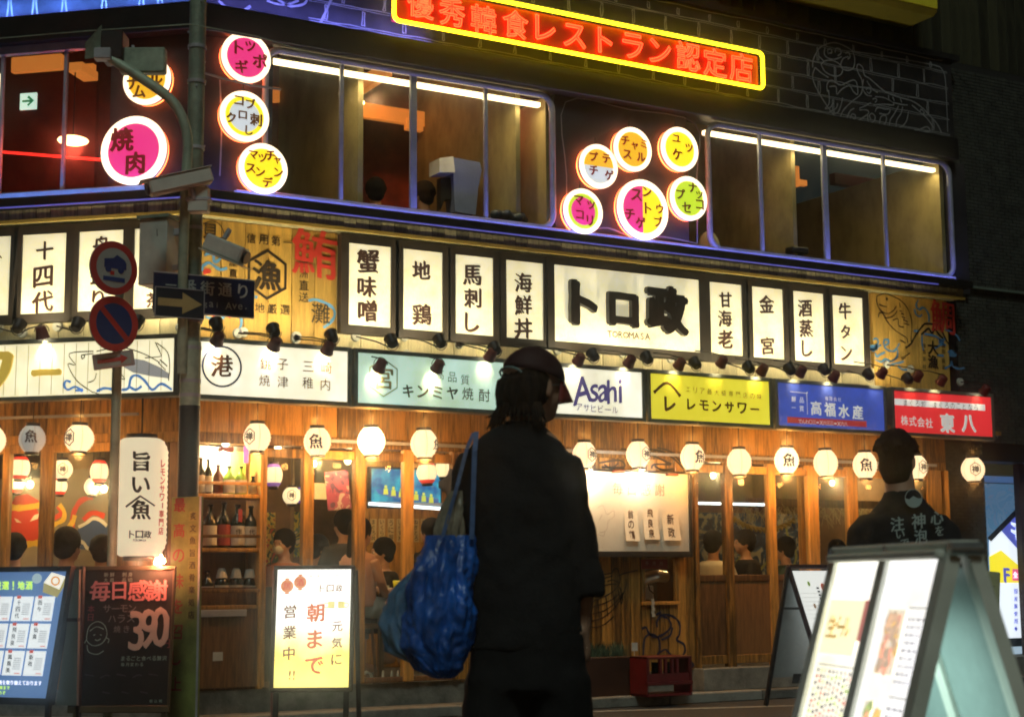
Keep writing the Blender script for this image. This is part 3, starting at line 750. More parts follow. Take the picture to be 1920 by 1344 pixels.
b = B(); strokes(b, 'M', D, Z([[(150,1010),(200,1040),(180,1000)],[(310,1010),(340,1050)],[(60,600),(110,580),(130,600)]]), .03); b.build('red_dabs', RED, mu, kind='stuff')
b = B(); strokes(b, 'M', D, Z([[(75,430),(100,410),(160,420),(170,490),(220,470),(240,420),(200,400)],[(45,580),(60,530),(120,500),(180,540),(240,570),(300,550)],[(430,1030),(445,1100),(420,1180),(370,1225)],[(1120,885),(1180,870),(1280,900),(1370,960),(1380,1040),(1330,1110),(1270,1155)],[(80,1040),(150,1060),(230,1020),(270,1060)],[(590,860),(595,830)]]), .022)
b.build('blue_paint', WB_, mu, kind='stuff')
mu = thing('painted_board', 'yellow timber board painted with a sea bream, red 鯛, mountain and waves', 'painted board', (7.45, -.05, 3.0))
Z = lambda L: zz(1610, 530, 7.073, L)
b = B(); strokes(b, 'M', D, Z([[(240,180),(340,145),(450,180),(560,240),(640,330),(690,450),(705,560),(700,680),(690,780)],[(240,180),(240,260),(270,340),(320,390),(390,410),(460,370),(500,310)],[(270,290),(320,310),(370,320)],[(340,470),(420,460),(480,420),(510,370)],[(260,460),(270,410),(310,400),(360,470)],[(360,490),(430,580),(510,650),(570,690),(640,740),(650,800)],[(550,760),(620,800)],[(560,1000),(640,960),(680,930)],[(570,1020),(620,990)],[(540,370),(570,380)],[(560,410),(600,420)],[(570,450),(620,470)],[(590,490),(650,520)],[(600,540),(670,560)],[(450,500),(520,480),(530,570),(600,590)],[(540,260),(550,330)],[(360,200),(385,215),(370,235),(365,205)]]), .010)
strokes(b, 'M', D, Z([[(620,865),(690,810),(760,690),(850,570),(900,545),(1050,560),(1090,610),(1160,760),(1270,920),(1350,940)],[(830,690),(880,640),(930,610),(970,670),(1010,620),(1060,680),(1120,740)]]), .020)
chars(mu, 'black_character', INK, 'M', D, [('大',1749,652,27),('漁',1749,678,26)], off=.018, brush=.03)
put(b, 'M', D, [('産',1733,648,9),('直',1733,659,9),('素',1733,673,9),('材',1733,687,9),('最',1769,648,9),('高',1769,659,9),('直',1769,676,9),('送',1769,688,9)])
b.build('black_brushwork', INK, mu, kind='stuff')
chars(mu, 'red_character', RED, 'M', D+.003, [('鯛',1767,594,64)], off=.006, brush=.018, shear=-.05)
b = B(); strokes(b, 'M', D, Z([[(190,760),(230,740),(260,790),(200,880),(130,860)],[(140,880),(200,900),(270,840),(300,830)],[(330,820),(340,760),(390,760),(390,810),(340,840),(380,890),(460,910),(510,860),(540,800)],[(220,930),(240,980),(290,950),(350,920)],[(220,1020),(300,1050),(350,1010),(430,1040),(510,980),(510,880)],[(390,1110),(450,1080),(540,1060),(600,1040)],[(520,1100),(580,1150),(660,1150),(730,1130)],
 [(790,230),(760,300),(800,360),(850,330),(900,370),(930,440),(930,520)],[(740,350),(760,420),(810,450),(840,420)],[(730,640),(800,640)],[(840,680),(840,800),(860,900)],[(870,680),(940,690),(1040,720),(1100,780),(1140,740)],[(1010,870),(1100,820),(1160,830)],[(1150,620),(1220,650),(1300,700),(1340,770)],[(1180,920),(1250,900),(1290,960),(1200,970)],[(1040,960),(1130,970)],[(1140,1140),(1220,1090),(1230,1040),(1250,1110),(1320,1140),(1400,1130)]]), .020)
strokes(b, 'M', D, Z([[(150,870),(200,860),(250,850)],[(1200,940),(1270,930)],[(1060,770),(1130,780)]]), .05)
b.build('blue_paint', WB_, mu, kind='stuff')
# ================================================================ NEON, ROUND SIGNS, LAMPS, LANTERNS
# neon restaurant sign
x0 = pl('M', 738, 25, .3)[0]; x1 = pl('M', 1429, 135, .3)[0]; z0 = pl('M', 1100, 106, .3)[1]; z1 = pl('M', 1100, 35, .3)[1]
t = thing('neon_sign', 'long red neon sign 優秀韓食レストラン認定店 inside a yellow neon outline', 'neon sign', ((x0+x1)/2, -.2, z0))
B().box(x0+.02, x1-.02, -.27, -.2, z0+.02, z1-.02, .01).build('backing', mat('neon_backing', (.40, .012, .01), .5), t)
for x in (x0+.5, x0+1.6, x1-1.6, x1-.5): B().box(x-.02, x+.02, -.2, -.12, (z0+z1)/2-.1, (z0+z1)/2+.1).build('bracket', BLACK, t)
P = []
for cx, cz, a in ((x1-.05, z1-.05, 0), (x0+.05, z1-.05, 90), (x0+.05, z0+.05, 180), (x1-.05, z0+.05, 270)):
    for k in range(6): q = R(a+18*k); P.append((cx+.05*math.cos(q), -.31, cz+.05*math.sin(q)))
B().tube(P+[P[0]], .019, 8, cap=False).build('yellow_tube', flat('neon_yellow', (1, .72, .012), 5), t)
NR = flat('neon_red', (1, .020, .006), 4); NO = flat('neon_orange', (1, .06, .018), 4.5)
CH = [('優',789,9),('秀',848,24),('韓',907,37),('食',967,46),('レ',1023,54),('ス',1078,68),('ト',1135,77),('ラ',1187,87),('ン',1238,97),('認',1291,106),('定',1341,118),('店',1390,127)]
for c, px, py in CH:
    x, z = pl('M', px, py, .3); h = hm('M', px, py, 52 if ord(c) > 0x4000 else 46, .3)
    vs, fs, bd = glyph(c, .006); b = B()
    b.ch(c, x, z, h, -.292, .006)
    k = b.build('red_glow_letter', NR, t)
    b = B(); adj = {}
    for a, e in bd: adj[a] = e
    seen = set()
    for s in list(adj):
        if s in seen: continue
        loop = [s]; seen.add(s); q = adj[s]
        while q in adj and q not in seen: loop.append(q); seen.add(q); q = adj[q]
        pts = [(x+vs[i][0]*h, -.297, z+vs[i][1]*h) for i in loop]
        if len(pts) > 2: b.tube(pts+[pts[0]], .0045, 4, cap=False)
    b.build('neon_tube', NO, k)

# round signs ------------------------------------------------------------------
RIM = flat('rim_glow', (1, .78, .52), 1.9)
DC = {'mag': flat('disc_magenta', (.85, .035, .22), .85), 'yel': flat('disc_yellow', (1, .80, .015), 1.0), 'org': flat('disc_orange', (1, .52, .02), .8),
      'gry': flat('disc_grey', (.72, .78, .80), .75), 'lime': flat('disc_lime', (.62, .85, .03), .8)}
DK = flat('disc_red_ink', (.42, .015, .005), .15); DB = flat('disc_brown_ink', (.25, .08, .005), .2)
HALO = flat('halation_red', (1, .13, .03), 12)
def round_sign(fr, px, py, rp, design, cs, ink, label, d=.155):
    cx, cz = pl(fr, px, py, d); r = hm(fr, px, py, rp*2, d)/2
    t = thing('round_sign', label, 'round sign', (cx, -.12, cz), fr, 'round food name signs')
    B().ring(cx, cz, r, r*.79, -d, -d+.014, 44).build('glowing_rim', RIM, t)
    B().ring(cx, cz, r*.985, r*.95, -d+.015, -.105, 44).build('side_case', WHITEP, t)
    B().ring(cx, cz, r*.97, r*.90, -.10, -.085, 44).build('halation_ring', HALO, t)  # added glowing ring that imitates red film halation on the wall
    y0 = -d+.004
    if design in DC: B().disc(cx, cz, r*.82, y0, -.11).build('face', DC[design], t)
    elif design == 'org/gry':
        B().disc(cx, cz, r*.82, y0, -.11, a0=0, a1=PI).build('face', DC['org'], t); B().disc(cx, cz, r*.82, y0, -.11, a0=PI, a1=2*PI).build('face', DC['gry'], t)
    elif design == 'mag/yel':
        B().disc(cx, cz, r*.82, y0, -.11, a0=PI/2, a1=1.5*PI).build('face', DC['mag'], t); B().disc(cx, cz, r*.82, y0, -.11, a0=-PI/2, a1=PI/2).build('face', DC['yel'], t)
    elif '>' in design:
        o, i = design.split('>'); B().ring(cx, cz, r*.82, r*.62, y0, -.11).build('face', DC[o], t); B().disc(cx, cz, r*.62, y0-.001, -.11).build('face', DC[i], t)
    globals()['chars'](t, 'character', ink, fr, d, cs, off=.028, brush=.05)
    B().tube([(cx, -.1, cz+r*1.0), (cx, -.1, cz+r*1.0+.08)], .006, 5).build('cable', BLACK, t)
    return t
round_sign('M', 462, 108, 47, 'mag', [('ト',448,90,26),('ッ',469,88,20),('ポ',487,115,28),('ギ',453,125,26)], DK, 'magenta round sign reading トッポギ, top of the three by the corner')
round_sign('M', 459, 218, 47, 'yel>gry', [('コ',448,189,18),('ブ',470,195,20),('ク',433,221,20),('ロ',455,216,16),('刺',480,225,24),('し',467,245,18)], DB, 'white and yellow round sign reading コブクロ刺し in the middle of three')
round_sign('M', 494, 316, 47, 'yel', [('マ',475,291,18),('ッ',492,297,16),('チ',507,292,20),('ャ',520,301,14),('ン',522,324,18),('ス',470,316,19),('ン',488,323,18),('デ',502,342,20)], DK, 'yellow round sign reading マッチャンスンデ above the fascia corner')
round_sign('L', 275, 150, 46, 'org', [('ナ',250,156,26),('ム',261,172,26),('ル',292,148,28)], DB, 'orange round sign half hidden behind the curved lamp arm')
round_sign('L', 250, 282, 64, 'mag', [('焼',229,262,46),('肉',254,306,42)], DK, 'largest magenta round sign reading 焼肉 on the side face')
round_sign('M', 1123, 312, 41, 'org/gry', [('プ',1113,294,18),('テ',1137,298,18),('チ',1113,320,19),('ゲ',1142,329,20)], DK, 'half orange half white round sign reading プテチゲ')
round_sign('M', 1187, 280, 41, 'org', [('チ',1172,264,18),('ャ',1190,274,14),('ミ',1207,270,16),('ス',1176,290,18),('ル',1202,295,19)], DK, 'orange round sign reading チャミスル overlapping its neighbour')
round_sign('M', 1275, 280, 41, 'yel', [('ユ',1268,260,18),('ッ',1292,278,17),('ケ',1270,290,22)], DK, 'yellow round sign reading ユッケ beside the second window')
round_sign('M', 1094, 396, 42, 'lime>mag', [('マ',1085,376,20),('ッ',1108,385,17),('コ',1087,403,17),('リ',1106,414,20)], DK, 'round sign with lime ring and pink centre reading マッコリ')
round_sign('M', 1206, 393, 56, 'mag/yel', [('ス',1193,366,24),('ン',1213,360,20),('ト',1215,391,22),('ウ',1237,392,18),('ブ',1234,416,20),('チ',1181,402,22),('ゲ',1201,418,22)], DK, 'biggest round sign of the six, half magenta half yellow, スントゥブチゲ')
round_sign('M', 1292, 372, 41, 'lime', [('ナ',1299,352,20),('ッ',1311,366,15),('プ',1276,364,20),('セ',1287,389,21),('コ',1312,384,18)], DB, 'lime round sign reading ナッコプセ at the second window edge')

# spot lamps on arms ---------------------------------------------------------------
def can(t, c, aim, s=1.0, name='housing'):
    c = Vector(c); a = (Vector(aim)-c).normalized(); b = B()
    r = .034*s; b.tube([c-a*.034*s, c-a*.026*s, c+a*.008, c+a*.030*s, c+a*.036*s], [r*.55, r*.92, r, r*1.12, r*1.22], 14)
    h = b.build(name, CAN if a.z > 0 else CANR, t)
    u = a.cross(Vector((1, 0, 0))).normalized(); yk = B()
    k = [c+Vector((1, 0, 0))*.044*s+a*.0]
    P = [c+Vector((math.cos(q)*.046*s, 0, 0))+(-a*.0+Vector((0, .0, .045*s if aim[2] < c.z else -.05*s)))*math.sin(q) for q in [R(g) for g in range(0, 181, 20)]]
    yk.tube(P, .0035, 5); yk.build('yoke', CAN, h)
    lens = B(); lens.tube([c+a*.0365*s, c+a*.0375*s], [r*1.1, r*1.1], 14); lens.build('lens', LENS, h)
    return a
CANR = mat('lamp_halation_red', (.16, .025, .02), .45, .1, var=.2, bump=0)  # red halation put into the housing colour of the down lamps
LENS = flat('lens_glow', (1, .9, .7), 3)
def spot_lamp(fr, px, py, up, base, label, watt=14, d=.52, col=(1, .83, .48), spread=88, grp='spot lamps on the arms above the light boxes'):
    x, z = pl(fr, px, py, d); bx, bz = pl(fr, base[0], base[1], .06)
    t = thing('spot_lamp', label, 'spot lamp', (bx, -.052, bz), fr, grp)
    wall_y = -.11 if up else -.40
    aim = (x, wall_y, z+(.42 if up else -.10))
    a = can(t, (x, -d, z), aim, 1.32)
    B().tube([(bx, -.052, bz), (bx, -.075, bz)], [.042, .038], 14).build('base_plate', WHITEP, t)
    top = (x, -d, z+(-.05 if up else .05))
    B().tube([(bx, -.07, bz), (bx+(x-bx)*.5, -.07-(d-.07)*.6, bz+(top[2]-bz)*.5), top], .006, 6).build('arm', CAN, t)
    lamp(t, 'SPOT', tuple(Vector((x, -d, z))+a*.058), watt, col, 'spot_beam', .02, aim=tuple(Vector((x, -d, z))+a), spot=150 if up else spread, blend=.9)
ups = [(407,610),(514,621),(623,632),(735,641),(826,641),(929,655),(1113,667),(1214,672),(1305,682),(1405,690),(1482,693),(1547,694),(1630,703),(1703,711)]
downs = [(409,633),(516,643),(616,651),(714,684),(822,685),(921,664),(1087,672),(1182,676),(1276,681),(1355,677),(1431,692),(1503,695),(1566,704),(1655,698),(1722,704),(1767,712)]
ordn = ['first', 'second', 'third', 'fourth', 'fifth', 'sixth', 'seventh', 'eighth', 'ninth', 'tenth', 'eleventh', 'twelfth', 'thirteenth', 'fourteenth', 'fifteenth', 'sixteenth']
under = ['the blue street plate', 'the black hexagon emblem', 'the small blue ring', 'the crab panel', 'the chicken panel', 'the horse meat panel', 'the first letter of the name sign', 'the last letter of the name sign', 'the far end of the name sign', 'the sweet shrimp panel', 'the two character gold panel', 'the sake steamed panel', 'the painted sea bream', 'the painted mountain']
over = ['the circled port mark', 'the first port names', 'the last port names', 'the aqua box hexagon', 'the middle of the aqua box', 'the end of the aqua box', 'Asahi lettering', 'gap right of Asahi', 'yellow box roof mark', 'yellow box centre', 'yellow box right end', 'blue box left end', 'blue box centre', 'gap between blue and red boxes', 'red box left end', 'red box centre']
for i, (px, py) in enumerate(ups):
    spot_lamp('M', px, py, True, (px-68 if i < 7 else px-48, py+4-14*(i > 2)), 'black spot lamp aimed up, below '+under[i], 15 if i < 3 else 12)
for i, (px, py) in enumerate(downs):
    spot_lamp('M', px, py, False, (px-60, py-20), 'halation red spot lamp aimed down over '+over[i], [4,4,4,7,7,4,4,4,3,3,3,3,3,3,3,3][i])
for i, (px, py, u) in enumerate([(34,613,1),(78,622,0),(144,610,1),(256,606,1)]):
    spot_lamp('L', px, py, bool(u), (px-36, py+2), ['black spot lamp under the side panel cut by the picture edge', 'spot lamp aimed down below the three character side panel', 'black spot lamp just left of the no parking signs', 'black spot lamp just past the no parking signs'][i], 12, d=.45)
spot_lamp('M', 1848, 730, False, (1800, 716), 'end spot lamp in shadow past the red light box', 1.0)

# paper lanterns ----------------------------------------------------------------------
def paper(name, col, es): 
    return mat(name, tuple(c*.5 for c in col), .8, var=.04, scale=3, bump=0, emit=col, es=es)
PL_ = {'warm': paper('paper_warm', (1, .74, .42), 1.25), 'hot': paper('paper_hot', (1, .74, .38), 7), 'bright': paper('paper_bright', (1, .78, .46), 1.9), 'dim': paper('paper_dim', (.62, .62, .56), .35), 'big': paper('paper_big', (1, .84, .55), .62), 'small': paper('paper_small', (1, .80, .46), 1.1)}
def lantern_mesh(c, r, h, n=28, ribs=9):
    prof = []
    for i in range(ribs*2+1):
        t = i/(ribs*2); q = (t-.5)*PI*.86
        rr = r*(math.cos(q)**.62)*(1 if i % 2 else .962); prof.append((rr, (t-.5)*h))
    b = B(); b.lathe(prof, c, n); return b
def lantern(fr, px, py, kind, chars, label, rp=28, hp=54, d=.34, hexm=None, name='paper_lantern', cat='paper lantern', grp='round paper lanterns under the light boxes', cordz=2.46, light=0, ink=INKB):
    x, z = pl(fr, px, py, d); r = hm(fr, px, py, rp*2, d)/2*.97; h = hm(fr, px, py, hp, d)
    t = thing(name, label, cat, (x, -d, z-h/2), fr, grp)
    lantern_mesh((x, -d, z), r, h).build('paper_shade', PL_[kind], t)
    for s in (1, -1):
        B().lathe([(r*.50, -.012), (r*.53, -.012), (r*.53, .012), (r*.42, .012), (r*.42, -.012), (r*.5, -.012)], (x, -d, z+s*h*.5), 18).build('rim_ring', CAN, t)
    if cordz: B().tube([(x, -d, z+h/2), (x, -d, cordz)], .004, 5).build('cord', CAN, t)
    # vertical seams of the paper panels
    cam_l = FR[fr].inverted() @ CAM; dirn = Vector((cam_l.x-x, cam_l.y+d, 0)).normalized(); base = math.atan2(dirn.y, dirn.x)
    sm = B()
    for k in range(6):
        q = base+R(12)+k*PI/3; P = []
        for i in range(9):
            tt = (i/8-.5)*PI*.86; rr = r*1.004*(math.cos(tt)**.62); P.append((x+rr*math.cos(q), -d+rr*math.sin(q), z+(i/8-.5)*h))
        sm.tube(P, .0013, 4)
    sm.build('paper_seams', flat('seam', (.45, .30, .15)), t, kind='stuff')
    def wrap(u, v):      # u across, v up -> on the lantern skin
        tt = max(-.98, min(.98, v/(h/2)))*.5*PI*.86; rr = r*1.012*(math.cos(tt)**.62); q = base+u/r
        return (x+rr*math.cos(q), -d+rr*math.sin(q), z+v)
    mk = B()
    for c, u, v, s in chars:          # u, v, s in units of the radius
        vs, fs, bd = glyph(c, .012); mk2 = []
        for o in ((-.02, .012), (.02, -.012)):
            mk2 = [wrap(u*r+(a+o[0])*s*r, v*r+(e+o[1])*s*r) for a, e in vs]; mk.add(mk2, fs)
    if hexm is not None:
        u0, rad = hexm
        P = [(u0*r+rad*r*.85*math.cos(R(90+60*k)), rad*r*math.sin(R(90+60*k))) for k in range(6)]; L = []
        for k in range(6):
            a, e = P[k], P[(k+1) % 6]
            for q in range(4): L.append(wrap(a[0]+(e[0]-a[0])*q/4, a[1]+(e[1]-a[1])*q/4))
        mk.tube(L+[L[0]], r*.035, 4, cap=False)
    if mk.v: mk.build('printed_mark', ink, t)
    t.matrix_world = t.matrix_world @ Matrix.Rotation(R(random.uniform(-2.2, 2.2)), 4, 'Y') @ Matrix.Rotation(R(random.uniform(-2, 2)), 4, 'X')
    if light: lamp(t, 'POINT', (x, -d, z-h*.5-.03), light*1.5, (1, .42, .10), 'bulb_light', .03); lamp(t, 'POINT', (x, -d, z+h*.5+.05), light*.55, (1, .40, .08), 'bulb_light', .03)
    return t
FI = lambda u: [('魚', u, 0, 1.05)]
HX = lambda u: [('禅', u, 0, .62)]
L = [(482,820,'warm',HX(-.62),(-.62,.56),'lantern with a hexagon mark beside the bottle shelf',3),
 (596,828,'warm',FI(-.12),None,'lantern reading 魚 left of the glowing white one',5),
 (697,827,'hot',[],None,'brightest plain white lantern with an orange glow round it',9),
 (796,832,'warm',[('魚',1.15,-.1,.8)],None,'lantern with its mark turned away, over the television',5),
 (1096,853,'warm',HX(.72),(.72,.56),'lantern half hidden by the capped pedestrian, hexagon mark',3),
 (1197,852,'warm',HX(.78),(.78,.56),'lantern with hexagon mark over the middle of the whiteboard',3),
 (1298,857,'warm',FI(.75),None,'lantern reading 魚 at the whiteboard corner',4),
 (1386,866,'warm',[],None,'plain lantern over the first glass door',4),
 (1474,863,'bright',FI(.22),None,'bright glowing lantern reading 魚 over the doors',9),
 (1549,868,'warm',[],None,'plain lantern left of the cook in a printed shirt',4),
 (1622,872,'warm',FI(.12),None,'lantern reading 魚 touching the head of the printed shirt man',2),
 (1718,876,'warm',HX(.70),(.70,.56),'lantern peeking out right of the printed shirt man',2),
 (1825,880,'warm',HX(.22),(.22,.56),'last lantern with hexagon mark hung on the brick wall',1)]
for px, py, k, c, hx, lab, w in L:
    lantern('M', px, py, k, c, lab, 27 if px < 1000 else (24 if px < 1700 else 23), 56 if px < 1000 else (52 if px < 1700 else 47), hexm=hx, light=w)
lantern('L', 60, 823, 'dim', [('魚', -.1, .15, .95)], 'grey shaded lantern reading 魚 on the side face', 26, 54, light=0)
lantern('L', 148, 822, 'warm', HX(-.8), 'white lantern with hexagon mark left of the signpost', 29, 54, hexm=(-.8, .56), light=4)
lantern('L', -16, 826, 'warm', [], 'lantern cut by the left edge of the picture', 27, 54, light=3)
# big standing lantern at the corner
x, z = pl('L', 263, 932, .32)
rbig = .20; hbig = abs(pl('L', 268, 824, .32)[1]-pl('L', 268, 1044, .32)[1])
t = thing('large_paper_lantern', 'tall white paper lantern reading 旨い魚 with red lettering at its edge', 'large lantern', (x, -.32, z-hbig/2), 'L')
prof = []
for i in range(45):
    tt = i/44; e = min(tt, 1-tt); rr = rbig*(min(1, .70+.30*math.sqrt(min(1, e/.11)))); prof.append((rr*(1 if i % 2 else .968), (tt-.5)*hbig))
B().lathe(prof, (x, -.32, z), 40).build('paper_shade', PL_['big'], t)
for s in (1, -1): B().lathe([(.085, -.02), (.115, -.02), (.115, .02), (.085, .02), (.085, -.02)], (x, -.32, z+s*(hbig/2+.012)), 24).build('rim_ring', CAN, t)
B().tube([(x, -.32, z+hbig/2), (x, -.32, 2.46)], .006, 6).build('cord', CAN, t)
cl = FR['L'].inverted() @ CAM; base = math.atan2(cl.y+.32, cl.x-x)
def bw_(b, c, px, py, h, br=.05):
    vx, vz = pl('L', px, py, .32+rbig*.6); u = (vx-x)/rbig; u = max(-.97, min(.97, u)); hh = hm('L', px, py, h, .4); q0 = base+math.asin(u)
    vs, fs, bd = glyph(c, .012)
    for o in ((-br/2, br*.3), (br/2, -br*.3), (0, 0)):
        b.add([(x+rbig*1.006*math.cos(q0+(a+o[0])*hh/rbig), -.32+rbig*1.006*math.sin(q0+(a+o[0])*hh/rbig), vz+(e+o[1])*hh) for a, e in vs], fs)
b = B(); bw_(b, '旨', 252, 866, 36); bw_(b, 'い', 251, 910, 32); bw_(b, '魚', 251, 956, 36)
for c, px in (('ト', 235), ('ロ', 248), ('政', 262)): bw_(b, c, px, 1002, 14)
for i, c in enumerate('TOROMASA'): bw_(b, c, 238+i*2.8, 1013, 4, 0)
A = [pl('L', *q, .42) for q in ((228,951),(252,931),(276,948))]
P = []
for (ax, az), (ex, ez) in zip(A, A[1:]):
    for k in range(6): P.append((ax+(ex-ax)*k/5, az+(ez-az)*k/5))
b.tube([(x+rbig*1.008*math.cos(base+math.asin(max(-.98, min(.98, (u-x)/rbig)))), -.32+rbig*1.008*math.sin(base+math.asin(max(-.98, min(.98, (u-x)/rbig)))), v) for u, v in P], .008, 4)
b.build('printed_mark', INKB, t)
b = B()
for i, c in enumerate('レモンサワー専門店'):
    if c == 'ー':
        vx, vz = pl('L', 288, 947, .4); q0 = base+math.asin(.80); b.tube([(x+rbig*1.01*math.cos(q0), -.32+rbig*1.01*math.sin(q0), vz+s) for s in (.02, -.02)], .004, 4)
    else: bw_(b, c, 289-i*.5, 868+i*15.8, 14, .05)
b.build('red_lettering', flat('lantern_red', (.75, .05, .04)), t)
lamp(t, 'POINT', (x, -.32, z-hbig/2-.05), 2, (1, .6, .3))
# ================================================================ GROUND FLOOR FRONT
gf = thing('timber_shopfront', 'orange timber shopfront with glazed sliding doors and plank wall', 'shopfront', (0, 0, 0))
def zat(px, py, d=0, fr='M'): return pl(fr, px, py, d)[1]
def post(fr, par, a, b, y=1000, z0=.26, z1=2.12, m=None, dy=(-.035, .035)):
    x0 = pl(fr, a, y, 0)[0]; x1 = pl(fr, b, y, 0)[0]
    return B().box(x0, x1, dy[0], dy[1], z0, z1, .006).build('post', m or WOOD, par)
PO = [(565,585),(662,682),(754,773),(845,856),(1299,1307),(1357,1372),(1439,1453),(1514,1533),(1589,1607),(1738,1765),(1771,1779)]
for a, b in PO: post('M', gf, a, b)
post('M', gf, 489, 497, z0=.26)
def glassbay(fr, par, a, b, ztop=2.02, zb=.30, kick=None):
    x0 = pl(fr, a, 1000, 0)[0]; x1 = pl(fr, b, 1000, 0)[0]
    B().box(x0, x1, -.02, .02, ztop, ztop+.07, .004).build('top_rail', WOOD, par)
    if kick:
        B().box(x0, x1, -.02, .02, kick-.03, kick+.03, .004).build('mid_rail', WOODD, par)
        B().box(x0+.004, x1-.004, -.010, .010, zb+.04, kick-.03).build('door_panel', WOODD, par)
        B().box(x0, x1, -.022, .022, zb-.03, zb+.045, .004).build('bottom_rail', WOOD, par)
        B().box(x0, x1, -.004, .0, kick+.03, ztop).build('pane', GLASS, par)
    else:
        B().box(x0, x1, -.004, .0, zb, ztop).build('pane', GLASS, par)
        B().box(x0, x1, -.022, .022, zb-.04, zb, .004).build('bottom_rail', WOODD, par)
for a, b in ((497,565),(585,662),(682,754),(773,845)): glassbay('M', gf, a, b)
kz = zat(1400, 1083)
for a, b in ((1307,1357),(1372,1439),(1453,1514),(1533,1589),(1607,1738)): glassbay('M', gf, a, b, kick=kz, zb=.33)
# plank wall behind the pedestrian
xa = pl('M', 856, 1000, 0)[0]; xb = pl('M', 1299, 1000, 0)[0]
xw0 = pl('M', 1199, 1090, 0)[0]; xw1 = pl('M', 1268, 1090, 0)[0]; zw0 = zat(1235, 1127); zw1 = zat(1235, 1046)
planks(gf, xa, xw0, .26, 2.12, -.012, .012, .10, WOOD)
planks(gf, xw0, xw1, .26, zw0, -.012, .012, .10, WOOD); planks(gf, xw0, xw1, zw1, 2.12, -.012, .012, .10, WOOD)
planks(gf, xw1, xb, .26, 2.12, -.012, .012, .10, WOOD)
# hatch window with the silver duct
hw_ = B().box(xw0, xw0+.035, -.04, .0, zw0, zw1, .004).build('hatch_frame', WOOD, gf)
B().box(xw1-.035, xw1, -.04, .0, zw0, zw1, .004).build('hatch_frame', WOOD, gf)
B().box(xw0, xw1, -.045, .0, zw0-.03, zw0, .004).build('hatch_frame', WOOD, gf); B().box(xw0, xw1, -.045, .0, zw1, zw1+.02, .004).build('hatch_frame', WOOD, gf)
B().box(xw0, xw1, .30, .33, zw0, zw1).build('hatch_back', mat('hatch_wall', (.25, .26, .22), .6), gf)
c = (xw0+xw1)/2; zc = (zw0+zw1)/2
duct = thing('silver_duct', 'shiny foil duct and grey control box inside the small hatch', 'duct', (c, .15, zc))
P = [(c-.10, .16, zc-.05), (c-.04, .12, zc+.01), (c+.05, .10, zc+.035), (c+.17, .12, zc+.03)]
b = B(); b.tube([tuple(Vector(P[0]).lerp(Vector(P[1]), k/6)) for k in range(6)]+[tuple(Vector(P[1]).lerp(Vector(P[2]), k/8)) for k in range(8)]+[tuple(Vector(P[2]).lerp(Vector(P[3]), k/8)) for k in range(9)], [.058 if k % 2 else .052 for k in range(23)], 14)
FOIL = mat('foil', (.62, .62, .56), .28, .9, bump=.3); b.build('duct_pipe', FOIL, duct)
B().box(c-.10, c+.08, .18, .28, zw0+.01, zc-.05, .01).build('control_box', WHITEP, duct)
B().tube([(c-.04, .10, zc-.02), (c-.05, .06, zc-.09), (c+.02, .10, zc-.12)], .006, 6).build('valve_handle', CAN, duct)
t = thing('notice_plate', 'small dark red notice plate at the top of the hatch', 'notice', (c-.03, -.045, zw1-.06))
x0, x1, z0, z1 = rect('M', .05, 1202, 1048, 1252, 1066)
B().box(x0, x1, -.052, -.046, z0, z1).build('plate', mat('maroon', (.22, .02, .015), .5), t)
b = B(); row(b, 'M', .052, '券売所', (1213,1055), (1240,1056), 8); b.build('lettering', flat('pale_red', (.5, .3, .25)), t)
t = thing('hanging_tag', 'pale twisted paper tag hanging below the hatch', 'tag', (pl('M', 1224, 1122, .05)[0], -.05, zw0))
x, z = pl('M', 1224, 1122, .05); z2 = zat(1224, 1156, .05)
b = B()
for k in range(6): b.box(x-.016+.004*(k % 2), x+.014+.004*(k % 2), -.052-.004*(k % 2), -.048, z+(z2-z)*k/6, z+(z2-z)*(k+1)/6)
b.build('paper_strip', mat('tag_paper', (.5, .52, .46), .8), t)
# shrimp-and-net drawing, dark blue scrawl, painted straight on the planks
t = thing('wall_drawing', 'black brush drawing of a shrimp and net on the plank wall', 'painting', (xw0-.4, -.013, 1))
b = B(); Z = lambda L: zz(1060, 1040, 3.84, L)
strokes(b, 'M', .014, Z([[(150,350),(230,320),(330,270),(390,200),(380,110),(350,100),(330,150)],[(160,480),(270,450),(370,360),(430,240),(435,170)],[(160,380),(270,350),(350,310),(400,260)],[(160,430),(280,400),(370,330),(410,270)],[(180,340),(190,480)],[(230,320),(245,460)],[(290,290),(305,440)],[(340,260),(360,380)],[(380,150),(430,130),(520,110)],[(390,200),(340,180),(300,190)],[(370,210),(320,210),(280,220)],[(380,250),(400,350),(410,300),(390,230)],[(330,130),(280,140)],[(340,150),(270,170)],[(160,520),(260,510),(350,440)]]), .010, .003)
b.build('black_lines', INK, t, kind='stuff')
t = thing('wall_drawing', 'dark blue cloud shaped scrawl low on the planks above the crate', 'painting', (c, -.013, .6))
b = B()
strokes(b, 'M', .014, Z([[(560,720),(570,600),(620,570),(670,600),(680,680),(660,720)],[(550,530),(580,520),(600,560),(650,590),(720,560),(760,510),(740,460),(700,440)],[(660,520),(660,470),(700,430),(770,440),(820,490),(820,570),(800,610),(850,640),(860,690),(840,730)],[(690,610),(750,580),(770,520)],[(680,700),(720,680),(760,720)],[(830,760),(880,750),(920,790),(900,810)],[(650,430),(690,410)]]), .020, .003)
b.build('blue_lines', flat('navy_paint', (.02, .022, .06)), t)
t = thing('wall_drawing', 'black brushwork of a fish over orange boards above the whiteboard', 'painting', (pl('M', 1250, 860, 0)[0], -.013, 2))
b = B(); Z = lambda L: zz(1060, 800, 3.84, L)
